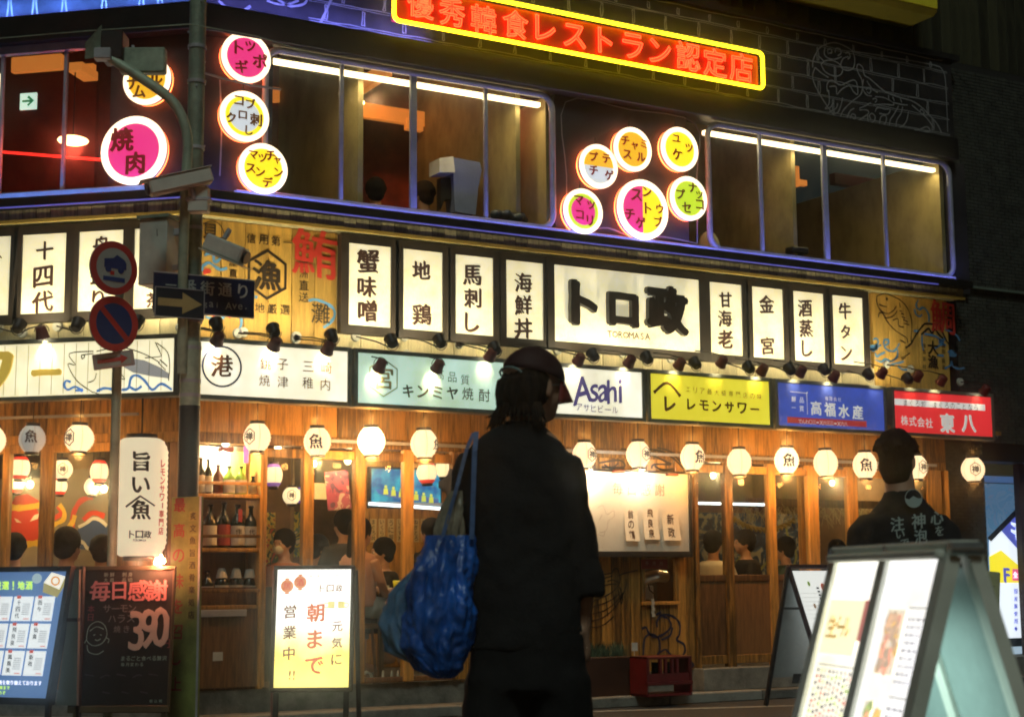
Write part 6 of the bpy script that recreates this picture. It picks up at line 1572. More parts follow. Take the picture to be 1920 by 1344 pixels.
b.add([v+nrm for v in q]+[v-nrm for v in q], [(0, 1, 2, 3), (7, 6, 5, 4), (0, 4, 5, 1), (1, 5, 6, 2), (2, 6, 7, 3), (3, 7, 4, 0)]); pn = b.build('menu_panel', flat('menu_white_lit', (.92, .93, .88), .72), t)
def on_quad(q, u, v, n): return q[0]+(q[1]-q[0])*u+(q[3]-q[0])*v+n
def dots(q, n, spec, nm, m, par, kind=None):
    b = B()
    for (u0, v0, u1, v1) in spec: b.add([on_quad(q, u0, v0, n), on_quad(q, u1, v0, n), on_quad(q, u1, v1, n), on_quad(q, u0, v1, n)], [(0, 1, 2, 3)])
    return b.build(nm, m, par, kind=kind)
def oct_(q, n, cs, nm, m, par):
    b = B()
    for (u, v, r, ru) in cs: b.add([on_quad(q, u+r*ru*math.cos(a*PI/6), v+r*math.sin(a*PI/6), n) for a in range(12)], [tuple(range(12))])
    return b.build(nm, m, par)
n1 = nrm*1.4
FR_ = flat('food_red', (.55, .12, .06), .4); FG = flat('food_green', (.30, .42, .10), .4); FBn = flat('food_brown', (.35, .20, .10), .4); GL_ = flat('rule_grey', (.55, .55, .52), .4)
oct_(q, n1, [(.62, .14, .035, 1.4), (.72, .12, .03, 1.4), (.80, .16, .03, 1.3), (.70, .17, .025, 1.4)], 'salad_picture', FR_, t)
oct_(q, n1, [(.32, .11, .022, 1.4)], 'green_dish', FG, t); oct_(q, n1, [(.30, .30, .022, 1.4), (.5, .38, .02, 1.4), (.45, .62, .024, 1.4), (.4, .84, .026, 1.4)], 'brown_dish', FBn, t)
dots(q, n1, [(.06, .19+.035*i, .92, .194+.035*i) for i in range(7)]+[(.1, .47, .9, .475), (.1, .60, .9, .604)], 'ruled_lines', GL_, t)
dots(q, n1*1.1, [(.46, .14+.03*i, .52, .155+.03*i) for i in range(5)]+[(.12+.08*i, .50, .16+.08*i, .515) for i in range(5)]+[(.12+.1*i, .66, .18+.1*i, .68) for i in range(4)], 'printed_text', flat('print_dark', (.12, .12, .13)), t)
b = B(); q2 = [lerp(T, Lb, .04)+along, lerp(T, Rb, .04)+along, lerp(T, Rb, .70)+along, lerp(T, Lb, .70)+along]
b = B(); qs = [lerp(T, Lb, .05)+along*.9, lerp(T, Lb, .80)+along*.9, lerp(T, Lb, .80)+along*.05, lerp(T, Lb, .05)+along*.05]; b.add(qs, [(0, 1, 2, 3)]); b.build('rear_sheet', mat('grey_sheet', (.26, .30, .30), .7), t)
b = B(); c0 = lerp(Lb, Rb, .2); b.add([lerp(T, Lb, .78)+along*.5, lerp(T, Rb, .78)+along*.5, lerp(T, Rb, .82)+along*.5+Vector((0, 0, -.03)), lerp(T, Lb, .85)+along*.5], [(0, 1, 2, 3)]); b.build('weight_tray', BLACK, t)

# big aluminium A frame in the right foreground ---------------------------------------------
N0, F0 = dp(1800, 1017, 2.62), dp(1588, 1030, 3.12)
H = (N0.z+F0.z)/2; ax = (F0-N0); ax.z = 0; AL = ax.length; ax.normalize()
lat = Vector((-ax.y, ax.x, 0));  lat = lat if lat.dot(AR) < 0 else -lat      # towards the left of the picture
m = Matrix(((ax.x, lat.x, 0, N0.x), (ax.y, lat.y, 0, N0.y), (0, 0, 1, 0), (0, 0, 0, 1)))
t = thing('aluminium_a_frame', 'large silver A frame sign with two leaning menu posters, nearest the camera', 'a-frame sign', mw=m)
SPD = .29
def ploc(u, s, side, off=0):          # u along the bar, s metres down from the top, side +1 left / -1 right
    return Vector((u, side*(.018+SPD*s), H-.02-s)) + Vector((0, side, SPD)).normalized()*off
def leg(u, side, r=.017, nm='leg', s1=None):
    s1 = H-.03 if s1 is None else s1; b = B(); n = Vector((0, side, SPD)).normalized(); d = Vector((0, side*SPD, -1)).normalized(); X = Vector((1, 0, 0))
    a, c = ploc(u, 0, side), ploc(u, s1, side); vs = []
    for p in (a, c):
        for i, j in ((-1, -1), (1, -1), (1, 1), (-1, 1)): vs.append(p+X*r*i+n*.012*j)
    b.add(vs, [(0, 1, 2, 3), (7, 6, 5, 4), (0, 4, 5, 1), (1, 5, 6, 2), (2, 6, 7, 3), (3, 7, 4, 0)]); return b.build(nm, ALU, t)
for side in (1, -1):
    for u in (.0, AL/2, AL): leg(u, side)
    for s in (.0, H-.10):
        a, c = ploc(0, s, side), ploc(AL, s, side); B().box(0, AL, min(a.y, a.y+side*.02)-.006, max(a.y, a.y+side*.02)+.006, a.z-.006, a.z+.010, .004).build('cross_rail', ALU, t)
B().box(-.02, AL+.02, -.028, .028, H-.010, H+.004, .004).build('top_cap', ALU, t)
for u in (-.02, AL/2, AL+.02): B().tube([(u, -.028, H-.01), (u, .028, H-.01)], .012, 10).build('hinge', mat('hinge_steel', (.5, .5, .48), .25, .8), t)
a, c = ploc(-.01, .42, 1), ploc(-.01, .42, -1); B().box(-.02, .0, -abs(a.y), abs(a.y), H-.45, H-.43).build('stay_bar', mat('olive_bar', (.20, .20, .04), .5), t)
a, c = ploc(AL, .42, 1), ploc(AL, .42, -1); B().box(AL, AL+.02, -abs(a.y), abs(a.y), H-.45, H-.43).build('stay_bar', ALU, t)
MW = glow('poster_cream_lit', (1, .97, .88), 1.3); MV = glow('poster_lilac_lit', (.94, .94, 1), 1.25)  # emission imitates street light falling on the poster paper
def panel(u0, u1, s0, s1, side, off, m, nm, par=None):
    b = B(); n = Vector((0, side, SPD)).normalized()*.004
    q = [ploc(u0, s0, side, off), ploc(u1, s0, side, off), ploc(u1, s1, side, off), ploc(u0, s1, side, off)]
    b.add([v+n for v in q]+[v-n for v in q], [(0, 1, 2, 3), (7, 6, 5, 4), (0, 4, 5, 1), (1, 5, 6, 2), (2, 6, 7, 3), (3, 7, 4, 0)]); return b.build(nm, m, par or t)
SH = H-.14
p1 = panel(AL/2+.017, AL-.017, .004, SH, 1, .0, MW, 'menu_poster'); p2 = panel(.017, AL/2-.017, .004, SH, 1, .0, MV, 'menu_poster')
panel(.017, AL-.017, .02, SH, -1, .0, TEAL, 'back_panel')
panel(.017, AL-.017, .02, SH, 1, -.008, TEAL, 'inner_sheet')
u0, u1 = AL/2+.017, AL-.017; du = u1-u0
def marks(u0, u1, spec, nm, m, off=.006):
    b = B()
    for (a, s0, c, s1) in spec:
        # a, c run from the left of the poster as seen (far end) to the right
        ua, uc = u1-(u1-u0)*a, u1-(u1-u0)*c
        b.add([ploc(ua, .05+(SH-.05)*s0, 1, off), ploc(uc, .05+(SH-.05)*s0, 1, off), ploc(uc, .05+(SH-.05)*s1, 1, off), ploc(ua, .05+(SH-.05)*s1, 1, off)], [(0, 1, 2, 3)])
    return b.build(nm, m, t, kind='stuff')
def letters(u0, u1, items, nm, m, off=.0065, size=.04):
    b = B()
    for c, a, s, h in items:
        vs, fs, bd_ = glyph(c, .012); uc = u1-(u1-u0)*a; sc = .05+(SH-.05)*s
        b.add([ploc(uc-x*h, sc-y*h, 1, off) for x, y in vs], fs)
    return b.build(nm, m, t)
OC = flat('ochre_band', (.80, .55, .18), .55); PY_ = flat('pale_yellow', (1, .93, .60), 1.0); GRN = flat('leaf_green', (.45, .68, .15), .5); PNK = flat('pink_print', (.85, .30, .25), .5); NVY = flat('slate_print', (.22, .22, .30), .25)
marks(u0, u1, [(.05, .03, .85, .14)], 'title_patch', PY_)
letters(u0, u1, [(c, .22+.12*i, .085, .042) for i, c in enumerate('生ビール')], 'title_lettering', flat('gold_print', (.70, .45, .10), .4), off=.0075)
oc = []; rnd2 = random.Random(5)
marks(u0, u1, [(.12, .365, .92, .40), (.12, .41, .92, .425), (.12, .72, .92, .76)], 'ochre_band', OC)
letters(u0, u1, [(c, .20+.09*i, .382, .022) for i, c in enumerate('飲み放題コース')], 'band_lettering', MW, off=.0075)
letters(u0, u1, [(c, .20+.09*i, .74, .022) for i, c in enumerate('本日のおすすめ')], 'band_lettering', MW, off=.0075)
cols = []
for k in range(9):
    a = .12+.092*k
    for r_, (s0, s1) in enumerate(((.17, .35), (.45, .70), (.79, .98))):
        s = s0
        while s < s1: cols.append((a, s, a+.03+.035*rnd2.random(), s+.007)); s += .0095+.004*rnd2.random()
marks(u0, u1, cols[::2], 'printed_text', NVY); marks(u0, u1, cols[1::4], 'red_text', PNK); marks(u0, u1, cols[3::4], 'green_text', GRN)
marks(u0, u1, [(.86, .03, .98, .11)], 'beer_picture', PNK, .007)
marks(u0, u1, [(.80-.0*k, .17, .805, .35) for k in range(1)]+[(.12, .16, .95, .163)], 'ruled_lines', GL_)
v0, v1 = .017, AL/2-.017
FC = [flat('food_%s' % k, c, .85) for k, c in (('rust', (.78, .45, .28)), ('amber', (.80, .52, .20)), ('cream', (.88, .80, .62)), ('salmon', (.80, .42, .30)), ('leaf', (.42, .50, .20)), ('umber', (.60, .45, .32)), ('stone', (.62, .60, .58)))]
def food(a0, s0, a1, s1, nx, ny, seed):
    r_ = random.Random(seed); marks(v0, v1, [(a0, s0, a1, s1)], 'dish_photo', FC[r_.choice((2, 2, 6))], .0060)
    for q_ in range(3):
        b = B()
        for k in range(nx*ny//4):
            a, s_, rr_ = r_.uniform(a0+.03, a1-.03), r_.uniform(s0+.01, s1-.01), r_.uniform(.007, .018)
            uc = v1-(v1-v0)*a; sc = .05+(SH-.05)*s_
            b.add([ploc(uc+rr_*math.cos(g*PI/4)*r_.uniform(.6, 1.1), sc+rr_*math.sin(g*PI/4)*r_.uniform(.6, 1.1), 1, .0064+.0003*q_) for g in range(8)], [tuple(range(8))])
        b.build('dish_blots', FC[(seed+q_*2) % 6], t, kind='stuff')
food(.22, .045, .58, .165, 7, 9, 1); food(.18, .215, .34, .285, 4, 5, 2); food(.38, .225, .56, .30, 4, 5, 3); food(.24, .60, .44, .67, 5, 5, 4); food(.22, .76, .50, .86, 6, 6, 5); food(.22, .90, .46, .99, 5, 6, 6); food(.66, .78, .82, .84, 4, 4, 7); food(.60, .90, .84, .97, 5, 5, 8)
food(.18, .355, .30, .40, 4, 4, 9); food(.44, .36, .86, .405, 10, 4, 10)
marks(v0, v1, [(.62, .04, .96, .043), (.62, .20, .96, .203), (.12, .33, .96, .333), (.12, .43, .96, .433), (.12, .70, .96, .703)], 'ruled_lines', GL_)
rt_ = []; r5 = random.Random(11)
for (a0, a1, s0, s1) in ((.64, .94, .06, .18), (.62, .92, .22, .31), (.18, .90, .45, .58), (.50, .92, .61, .68), (.56, .94, .72, .76), (.54, .60, .78, .98), (.86, .95, .80, .98)):
    s = s0
    while s < s1:
        a = a0
        while a < a1-.04: q = r5.uniform(.02, .09); rt_.append((a, s, min(a+q, a1), s+.0045)); a += q+.02
        s += .014
marks(v0, v1, rt_, 'small_print', flat('lilac_print', (.50, .50, .58), .4))
# added lamps that brighten the posters and the inner sheet
lamp(t, 'AREA', tuple(ploc(AL/2, .5, 1, .03)), 1.2, (1, .97, .9), 'added_poster_glow', aim=tuple(ploc(AL/2, .5, 1, 1)), size=(.4, .8))
lamp(t, 'AREA', tuple(ploc(AL/2, .5, 1, -.03)), 1.7, (.66, .92, .84), 'added_inner_glow', aim=tuple(ploc(AL/2, .5, 1, -1)), size=(.4, .8))

# green menu stand near the brick wall
GD_ = 14.0
A, Bq = dp(1796, 1064, GD_), dp(1876, 1064, GD_)
m = leaning(A, Bq, 1, .1) @ Matrix.Rotation(R(6), 4, 'Y'); w = (Bq-A).length
t = thing('green_menu_board', 'dim olive menu board on a stand with a black strip, by the brick wall', 'menu board', mw=m)
B().box(0, w, .0, .03, -.82, 0, .01).build('board', mat('olive_menu', (.34, .40, .20), .6, var=.25, scale=5), t)
B().box(w*.42, w*.98, -.004, -.0005, -.80, -.62).build('black_strip', BLACK, t)
b = B(); rn = random.Random(2)
for r_ in range(9):
    for c_ in range(4):
        if rn.random() < .75: u = w*(.35+.15*c_); v = -.08-.055*r_; b.box(u, u+w*.1*rn.random()+.01, -.002, -.0005, v, v+.008)
b.build('small_print', flat('menu_dim_ink', (.06, .07, .04)), t, kind='stuff')
oc2 = B(); oc2.disc(w*.33, -.17, .035, -.003, -.0005, 16, sx=.7); oc2.build('dish_picture', flat('dish_dim', (.22, .12, .05)), t)
for u in (.06, w-.06): B().box(u-.018, u+.018, .0, .03, -1.12, -.82, .003).build('leg', BLACK, t)
B().box(-.01, w+.01, -.01, .04, -.86, -.82, .006).build('bottom_rail', GREYP, t)

# neighbour's lit panel beyond the brick wall
yN = .45
t = thing('neighbour_shop_sign', 'bright blue, white and yellow lit shop panel past the brick wall', 'shop sign', (9.2, yN, 0))
def rN(a, b1, c, d1): x0, z1 = pl('M', a, b1, -yN); x1, z0 = pl('M', c, d1, -yN); return x0, x1, z0, z1
xN0 = pl('M', 1851, 1000, -yN)[0]; xN1 = xN0+1.4
def zN(py, px=1885): return pl('M', px, py, -yN)[1]
B().box(xN0, xN1, yN+.01, yN+.1, zN(1196), zN(893)).build('case', BLACK, t)
B().box(xN0, xN1, yN-.01, yN+.009, zN(905), zN(893)).build('blue_edge', flat('edge_blue', (.10, .22, .5), .4), t)
B().box(xN0, xN1, yN, yN+.009, zN(1090), zN(907)).build('blue_picture', poster_mat('sea_print', [(.05, .18, .32), (.25, .35, .45), (.08, .25, .40), (.20, .22, .35)], 3), t)
SEA = MATS.get('x'); WL_ = flat('panel_white', (.85, .93, 1), .95); YL_ = flat('panel_yellow', (.95, .80, .03), .9); BLp = flat('panel_blue', (.08, .10, .48), .8)
bpy.data.materials['sea_print'].node_tree.nodes['Principled BSDF'].inputs['Emission Color'].default_value = (.10, .22, .38, 1); bpy.data.materials['sea_print'].node_tree.nodes['Principled BSDF'].inputs['Emission Strength'].default_value = .5
def polyN(pts, nm, m, dy):
    P = [pl('M', *q, -yN) for q in pts]; b = B(); b.add([(p[0], yN-dy, p[1]) for p in P], [tuple(range(len(P)))]); return b.build(nm, m, t)
polyN([(1854,1008),(1905,955),(1960,940),(1960,1200),(1858,1195)], 'white_panel', WL_, .004)
polyN([(1876,994),(1907,958),(1960,950),(1960,1040),(1909,1031)], 'blue_diamond', BLp, .006)
polyN([(1854,1043),(1876,1031),(1919,1068),(1960,1095),(1960,1092),(1856,1092)], 'yellow_arrow', YL_, .006)
polyN([(1897,1066),(1960,1066),(1960,1090),(1897,1088)], 'pink_price_patch', flat('patch_pink', (.8, .12, .25), .8), .008)
polyN([(1912,1100),(1960,1100),(1960,1188),(1916,1188)], 'blue_strip', BLp, .006)
polyN([(1850,1008),(1905,952),(1912,958),(1857,1015)], 'black_bar', BLACK, .01)
def chN(c, px, py, h, m, nm, dy=.012, br=.1):
    x, z = pl('M', px, py, -yN); b = B(); b.ch(c, x, z, hm('M', px, py, h, -yN), yN-dy, .012, br); return b.build(nm, m, t)
chN('も', 1911, 996, 46, WL_, 'lettering'); chN('F', 1886, 1078, 26, BLp, 'lettering')
for i, c in enumerate('全120円'): chN(c, 1902+i*7, 1077, 12, WL_, 'price_lettering', .014, .05)
for i, c in enumerate('国産豚使用◆'): chN(c, 1903, 1108+i*14, 9, BLp, 'small_lettering', .012, .02)
B().box(xN0, xN1, yN-.02, yN+.1, zN(1212), zN(1196)).build('base_rail', BLACK, t)
B().box(xN0, xN1, yN, yN+.05, zN(1242), zN(1212)).build('lower_glow', flat('lower_glow', (.45, .60, .72), .7), t)
t = thing('shop_pillar', 'dark brown post in front of the neighbouring lit panel', 'pillar', (0, 0, 0))
x, z = pl('M', 1916, 1000, -.2); B().box(x-.02, x+.06, .18, .26, 0, 2.4).build('post', mat('brown_post', (.10, .05, .03), .6), t)

# planter and crate along the base -----------------------------------------------------------
x0, z1 = pl('M', 1085, 1233, .26); x1 = pl('M', 1184, 1233, .26)[0]
t = thing('wooden_planter', 'low dark planter box of wispy grass against the plank wall', 'planter', ((x0+x1)/2, -.2, .075))
B().box(x0, x1, -.26, -.05, .08, z1, .006).build('box', mat('planter_brown', (.06, .025, .015), .6), t)
B().box(x0+.01, x1-.01, -.25, -.06, z1-.03, z1-.01).build('soil', mat('soil', (.03, .025, .02), .95), t)
b = B(); rn = random.Random(8)
for i in range(420):
    x = rn.uniform(x0+.02, x1-.02); y = rn.uniform(-.25, -.07); h = rn.uniform(.06, .17); a = rn.uniform(-.06, .06); c = rn.uniform(-.05, .03); ww = .003
    b.add([(x-ww, y, z1-.02), (x+ww, y, z1-.02), (x+a*.5+ww*.8, y+c*.5, z1+h*.6), (x+a*.5-ww*.8, y+c*.5, z1+h*.6), (x+a, y+c, z1+h*(.9-.3*rn.random()))], [(0, 1, 2, 3), (3, 2, 4)])
b.build('grass_blades', mat('herb_green', (.12, .20, .12), .7, var=.4), t, kind='stuff')
x, z = pl('M', 1190, 1212, .27); t2 = thing('plant_label', 'small white label stuck in the planter next to the crate', 'label', (x, -.27, z))
B().box(x-.03, x+.03, -.272, -.268, z-.035, z+.035).build('card', WHITEP, t2); B().tube([(x, -.265, z-.02), (x, -.265, z-.10)], .003, 4).build('stick', WHITEP, t2)
x0, z1 = pl('M', 1189, 1230, .42); x1 = pl('M', 1274, 1230, .42)[0]; z0 = .0
t = thing('red_crate', 'dark red plastic bottle crate standing on end at the kerb', 'crate', ((x0+x1)/2, -.45, .09))
CRD = mat('crate_red', (.16, .012, .014), .4, var=.2, bump=.05)
for a in ((x0, x0+.02, -.60, -.35), (x1-.02, x1, -.60, -.35)): B().box(a[0], a[1], a[2], a[3], .09, z1, .004).build('side', CRD, t)
B().box(x0, x1, -.60, -.35, z1-.02, z1, .004).build('top', CRD, t)
B().box(x0+.02, x1-.02, -.585, -.57, .20, z1-.14).build('panel', CRD, t)
for u in (.0, .30, .42, .58, .70, 1.0):
    xx = x0+.02+(x1-x0-.04)*u; B().box(xx-.012, xx+.012, -.60, -.57, z1-.14, z1-.02, .003).build('bar', CRD, t)
B().box(x0, x1, -.61, -.57, .18, .21, .004).build('rail', CRD, t); B().box(x0, x1, -.60, -.35, .088, .11, .004).build('bottom', CRD, t)
for u in (.36, .64): xx = x0+(x1-x0)*u; B().tube([(xx, -.48, .2), (xx, -.48, z1-.05)], .03, 10).build('bottle_neck', GD, t)
# ================================================================ PEOPLE
SKIN = mat('skin', (.50, .30, .20), .5, var=.06, bump=.02); HAIR = mat('hair_black', (.010, .009, .008), .85, spec=.12, var=.3, scale=60, stretch=(1, 1, .15), bump=.4, bscale=120)
HAIRB = mat('hair_brown', (.035, .020, .012), .8, spec=.2, var=.4, scale=60, stretch=(1, 1, .15), bump=.4, bscale=120)
TEE = mat('black_cotton', (.012, .012, .013), .9, var=.2, bump=.2, bscale=90); TEE2 = mat('black_cotton_print', (.010, .011, .012), .9, var=.2, bump=.2)
TROU = mat('black_trousers', (.008, .008, .009), .9, var=.2, bump=.15)
def rotz(p, c, a): x, y = p[0]-c[0], p[1]-c[1]; return (c[0]+x*math.cos(a)-y*math.sin(a), c[1]+x*math.sin(a)+y*math.cos(a), p[2])
def head_shape(b, c, yaw, s=1.0):
    """skull, jaw, nose, ears, lips and brow; faces +y turned by yaw"""
    rt = Matrix.Rotation(yaw, 3, 'Z')
    def E(o, r): b.ell(Vector(c)+rt @ (Vector(o)*s), tuple(q*s for q in r), 16, 12, rt)
    E((0, -.012, .035), (.074, .092, .088)); E((0, .022, -.02), (.060, .070, .085)); E((0, .050, -.068), (.038, .036, .038)); E((0, .0, -.045), (.055, .06, .06))
    E((0, .096, -.022), (.012, .018, .022)); E((0, .088, .0), (.009, .012, .028)); E((0, .084, -.058), (.022, .012, .009)); E((0, .084, .022), (.045, .012, .010))
    for q in (-1, 1): E((q*.074, -.005, -.012), (.010, .020, .031)); E((q*.040, .062, -.03), (.020, .02, .022))
def eyes(par, c, yaw, s=1.0):
    rt = Matrix.Rotation(yaw, 3, 'Z')
    for q in (-1, 1):
        B().ell(Vector(c)+rt @ (Vector((q*.030, .080, .004))*s), (.013*s, .009*s, .008*s), 12, 8, rt).build('eye', flat('eye_ball', (.5, .48, .44)), par)
        B().ell(Vector(c)+rt @ (Vector((q*.030, .087, .004))*s), (.006*s, .004*s, .006*s), 10, 6, rt).build('iris', INK, par)
def hand(b, w, d, side, up, s=1.0, curl=.6):
    """palm from wrist w along d; fingers fan along `side`, curl towards -up"""
    d, side, up = Vector(d).normalized(), Vector(side).normalized(), Vector(up).normalized(); w = Vector(w)
    b.tube([w, w+d*.03*s, w+d*.06*s, w+d*.085*s], [.022*s, .030*s, .034*s, .030*s], 10)
    for i, (o, L, r) in enumerate(((-.030, .070, .0095), (-.010, .080, .010), (.010, .074, .0095), (.028, .058, .0085))):
        p = w+d*.075*s+side*o*s; a = 0; P = [p-d*.02*s, p]
        for k in range(3): a += curl*(.5+.3*k); p = p+(d*math.cos(a)-up*math.sin(a))*L*s*(.45, .32, .23)[k]; P.append(p)
        b.tube(P, [r*s, r*s, r*s*.95, r*s*.88, r*s*.75], 7)
    p = w+d*.025*s-side*.025*s; b.tube([p, p-side*.025*s+d*.02*s-up*.01*s, p-side*.032*s+d*.05*s-up*.02*s], [.013*s, .012*s, .009*s], 7)

# ---- pedestrian in a cap seen from behind -------------------------------------------------
D1 = 4.97; K1 = D1/F; YH = 1088.5
def place(px, D): p = dp(px, 1088, D); return Matrix.Translation((p.x, p.y, 0)) @ Matrix.Rotation(-YAW, 4, 'Z')
m = place(1000, D1)
X = lambda px: (px-1000)*K1
Zp = lambda py: CAM.z+(YH-py)*K1
foot = 0.0
P1 = thing('person', 'person seen from behind in dark cap and loose black tee carrying a blue bag', 'person', mw=m)
b = B()
hc = (X(1003), .01, Zp(722)); hy = R(-49)
head_shape(b, hc, hy, 1.04)
b.tube([(X(985), -.02, Zp(820)), (X(992), -.01, Zp(785)), (X(998), .0, Zp(745))], [.060, .052, .052], 14)
b.loft([(X(985), .0, .86, .15, .10), (X(982), .0, 1.0, .155, .10), (X(980), .0, 1.15, .15, .10), (X(976), .0, 1.30, .17, .105), (X(975), .0, 1.43, .175, .10), (X(978), -.01, Zp(815), .11, .075), (X(985), -.02, Zp(800), .05, .05)], 20)
for sgn, hx in ((-1, X(938)), (1, X(1042))):
    b.tube([(hx, 0, .90), (hx, .02, .50), (hx, -.02, .12)], [.088, .058, .042], 12); b.ell((hx, .06, .05), (.045, .12, .045), 14, 8)
# right arm, hand in the pocket
b.tube([(X(1050), .0, Zp(868)), (X(1072), -.01, Zp(980)), (X(1096), .02, Zp(1092))], [.055, .046, .038], 12)
b.tube([(X(1096), .02, Zp(1092)), (X(1096), .03, Zp(1130)), (X(1092), .04, Zp(1190))], [.036, .030, .024], 12)
hand(b, (X(1092), .04, Zp(1190)), (-.1, .3, -1), (0, 1, 0), (1, 0, 0), 1, .3)
# left arm bent forwards, holding the bag strap
b.tube([(X(895), .0, Zp(868)), (X(868), .03, Zp(960)), (X(858), .07, Zp(1020))], [.055, .045, .040], 12)
b.tube([(X(858), .07, Zp(1020)), (X(848), .13, Zp(975)), (X(846), .17, Zp(925))], [.038, .032, .024], 12)
hand(b, (X(846), .17, Zp(925)), (.15, .35, 1), (1, 0, .1), (0, -1, 0), .95, 1.1)
b.build('body', SKIN, P1, remesh=.0085)
eyes(P1, hc, hy, 1.04)
# tee
b = B()
b.loft([(X(982), .0, Zp(1215), .178, .125), (X(982), .0, Zp(1120), .176, .122), (X(978), .0, Zp(1000), .172, .120), (X(974), .0, Zp(900), .170, .118), (X(972), -.005, Zp(860), .165, .112), (X(972), -.01, Zp(832), .145, .098), (X(976), -.015, Zp(812), .105, .082), (X(984), -.02, Zp(798), .068, .066)], 28, 2.3)
b.loft([(X(1056), .0, Zp(856), .058, .070), (X(1064), .0, Zp(900), .066, .074), (X(1080), .0, Zp(1000), .066, .072), (X(1093), .005, Zp(1070), .066, .070), (X(1098), .005, Zp(1118), .064, .068)], 18)
b.loft([(X(897), .0, Zp(850), .055, .068), (X(886), .01, Zp(880), .060, .072), (X(874), .02, Zp(930), .058, .068), (X(872), .03, Zp(960), .056, .066)], 18)
b.build('t_shirt', TEE, P1, remesh=.010, fold=(.035, .14))
B().lathe([(.062, -.008), (.070, .0), (.064, .010), (.058, .004)], (X(986), -.02, Zp(797)), 24).build('collar', TEE, P1)
# trousers
b = B()
b.loft([(X(985), .0, Zp(1150), .165, .125), (X(987), .0, Zp(1230), .178, .13), (X(988), .0, Zp(1290), .190, .135)], 24, 2.3)
for hx, o in ((X(930), -1), (X(1046), 1)):
    b.loft([(hx, .0, Zp(1260), .098, .120), (hx+o*.004, .0, .55, .104, .11), (hx+o*.006, -.01, .30, .10, .10), (hx+o*.006, -.01, .10, .095, .10)], 18)
b.build('trousers', TROU, P1, remesh=.012, fold=(.03, .16))
for hx in (X(930), X(1046)):
    b = B(); b.loft([(hx, .06, .0, .05, .14), (hx, .06, .03, .05, .14), (hx, .05, .07, .045, .11), (hx, .0, .11, .045, .06)], 16); b.build('shoe', BLACK, P1)
# hair bob and cap
rt = Matrix.Rotation(hy, 3, 'Z'); H0 = Vector(hc)
b = B()
b.ell(H0+rt @ Vector((0, -.032, .00)), (.088, .082, .088), 18, 12, rt)
b.ell(H0+rt @ Vector((.0, -.055, -.045)), (.078, .055, .060), 16, 10, rt)
rn = random.Random(4)
for k in range(46):
    a = R(-160+140*rn.random()) ; q = Vector((.078*math.cos(a), -.035+.072*math.sin(a), .02))
    o = Vector((math.cos(a), math.sin(a), 0)); L = rn.uniform(.07, .115)
    b.tube([H0+rt @ q, H0+rt @ (q+o*.010+Vector((0, 0, -L*.5))), H0+rt @ (q+o*rn.uniform(-.005, .022)+Vector((0, 0, -L)))], [.016, .013, .003], 5)
hr = b.build('hair', HAIRB, P1, remesh=.006)
b = B()
for k in range(150):
    a = R(-178+176*rn.random()); q = Vector((.082*math.cos(a), -.04+.078*math.sin(a), -.06)); o = Vector((math.cos(a), math.sin(a), 0))
    b.tube([H0+rt @ q, H0+rt @ (q+o*rn.uniform(.0, .02)+Vector((0, 0, -.03))), H0+rt @ (q+o*rn.uniform(.0, .045)+Vector((0, 0, -rn.uniform(.035, .09))))], [.004, .003, .0006], 4)
b.build('loose_strands', HAIRB, P1, kind='stuff')
CT = Matrix.Rotation(R(-13), 3, 'X')
CAPM = mat('cap_dark', (.045, .013, .013), .7, var=.2, bump=.15)  # crown colour reddened to imitate halation
b = B(); prof = []
n = 28
vs = []
for i in range(9):
    t_ = i/8*PI/2
    for k in range(n):
        q = 2*PI*k/n; vs.append(H0+rt @ CT @ Vector((.091*math.cos(q)*math.cos(t_), -.006+.110*math.sin(q)*math.cos(t_), .030+.098*math.sin(t_))))
b.add(vs, [(i*n+k, i*n+(k+1) % n, (i+1)*n+(k+1) % n, (i+1)*n+k) for i in range(8) for k in range(n)], True)
cp2 = b.build('cap_crown', CAPM, P1); sd = cp2.modifiers.new('thick', 'SOLIDIFY'); sd.thickness = .004
b = B(); vs = []
for j in range(6):
    for i in range(13):
        u = i/12*2-1; a = u*R(58); rr = 1+.0*j; y0 = .100*math.cos(a)-.004; x0 = .088*math.sin(a)/math.sin(R(90)); ex = (j/5)*.066*(1-abs(u)**2.6)
        vs.append(H0+rt @ CT @ Vector((x0*(1+.05*j/5), y0+ex, .050-.040*(j/5)-.030*(u*u)*(.4+j/5)-.012*(j/5)**2)))
b.add(vs, [(j*13+i, j*13+i+1, (j+1)*13+i+1, (j+1)*13+i) for j in range(5) for i in range(12)], True)
br = b.build('cap_brim', mat('cap_red_lit', (.30, .02, .02), .6, var=.15), P1); sd = br.modifiers.new('thick', 'SOLIDIFY'); sd.thickness = .004  # red light on the brim put into its colour
B().ell(H0+rt @ CT @ Vector((0, -.006, .130)), (.008, .008, .005)).build('cap_button', CAPM, P1)
B().tube([H0+rt @ Vector((.05*math.cos(R(a)), -.092+.0*a-.02*math.sin(R(a)), .035+.02*math.sin(R(a)))) for a in range(0, 181, 30)], .004, 6).build('cap_strap', mat('strap_sheen', (.20, .28, .28), .3), P1)
# glasses arm catching the light
B().tube([H0+rt @ Vector((.078, .0, .0)), H0+rt @ Vector((.068, .075, .006))], .002, 5).build('glasses_arm', FOIL, P1)

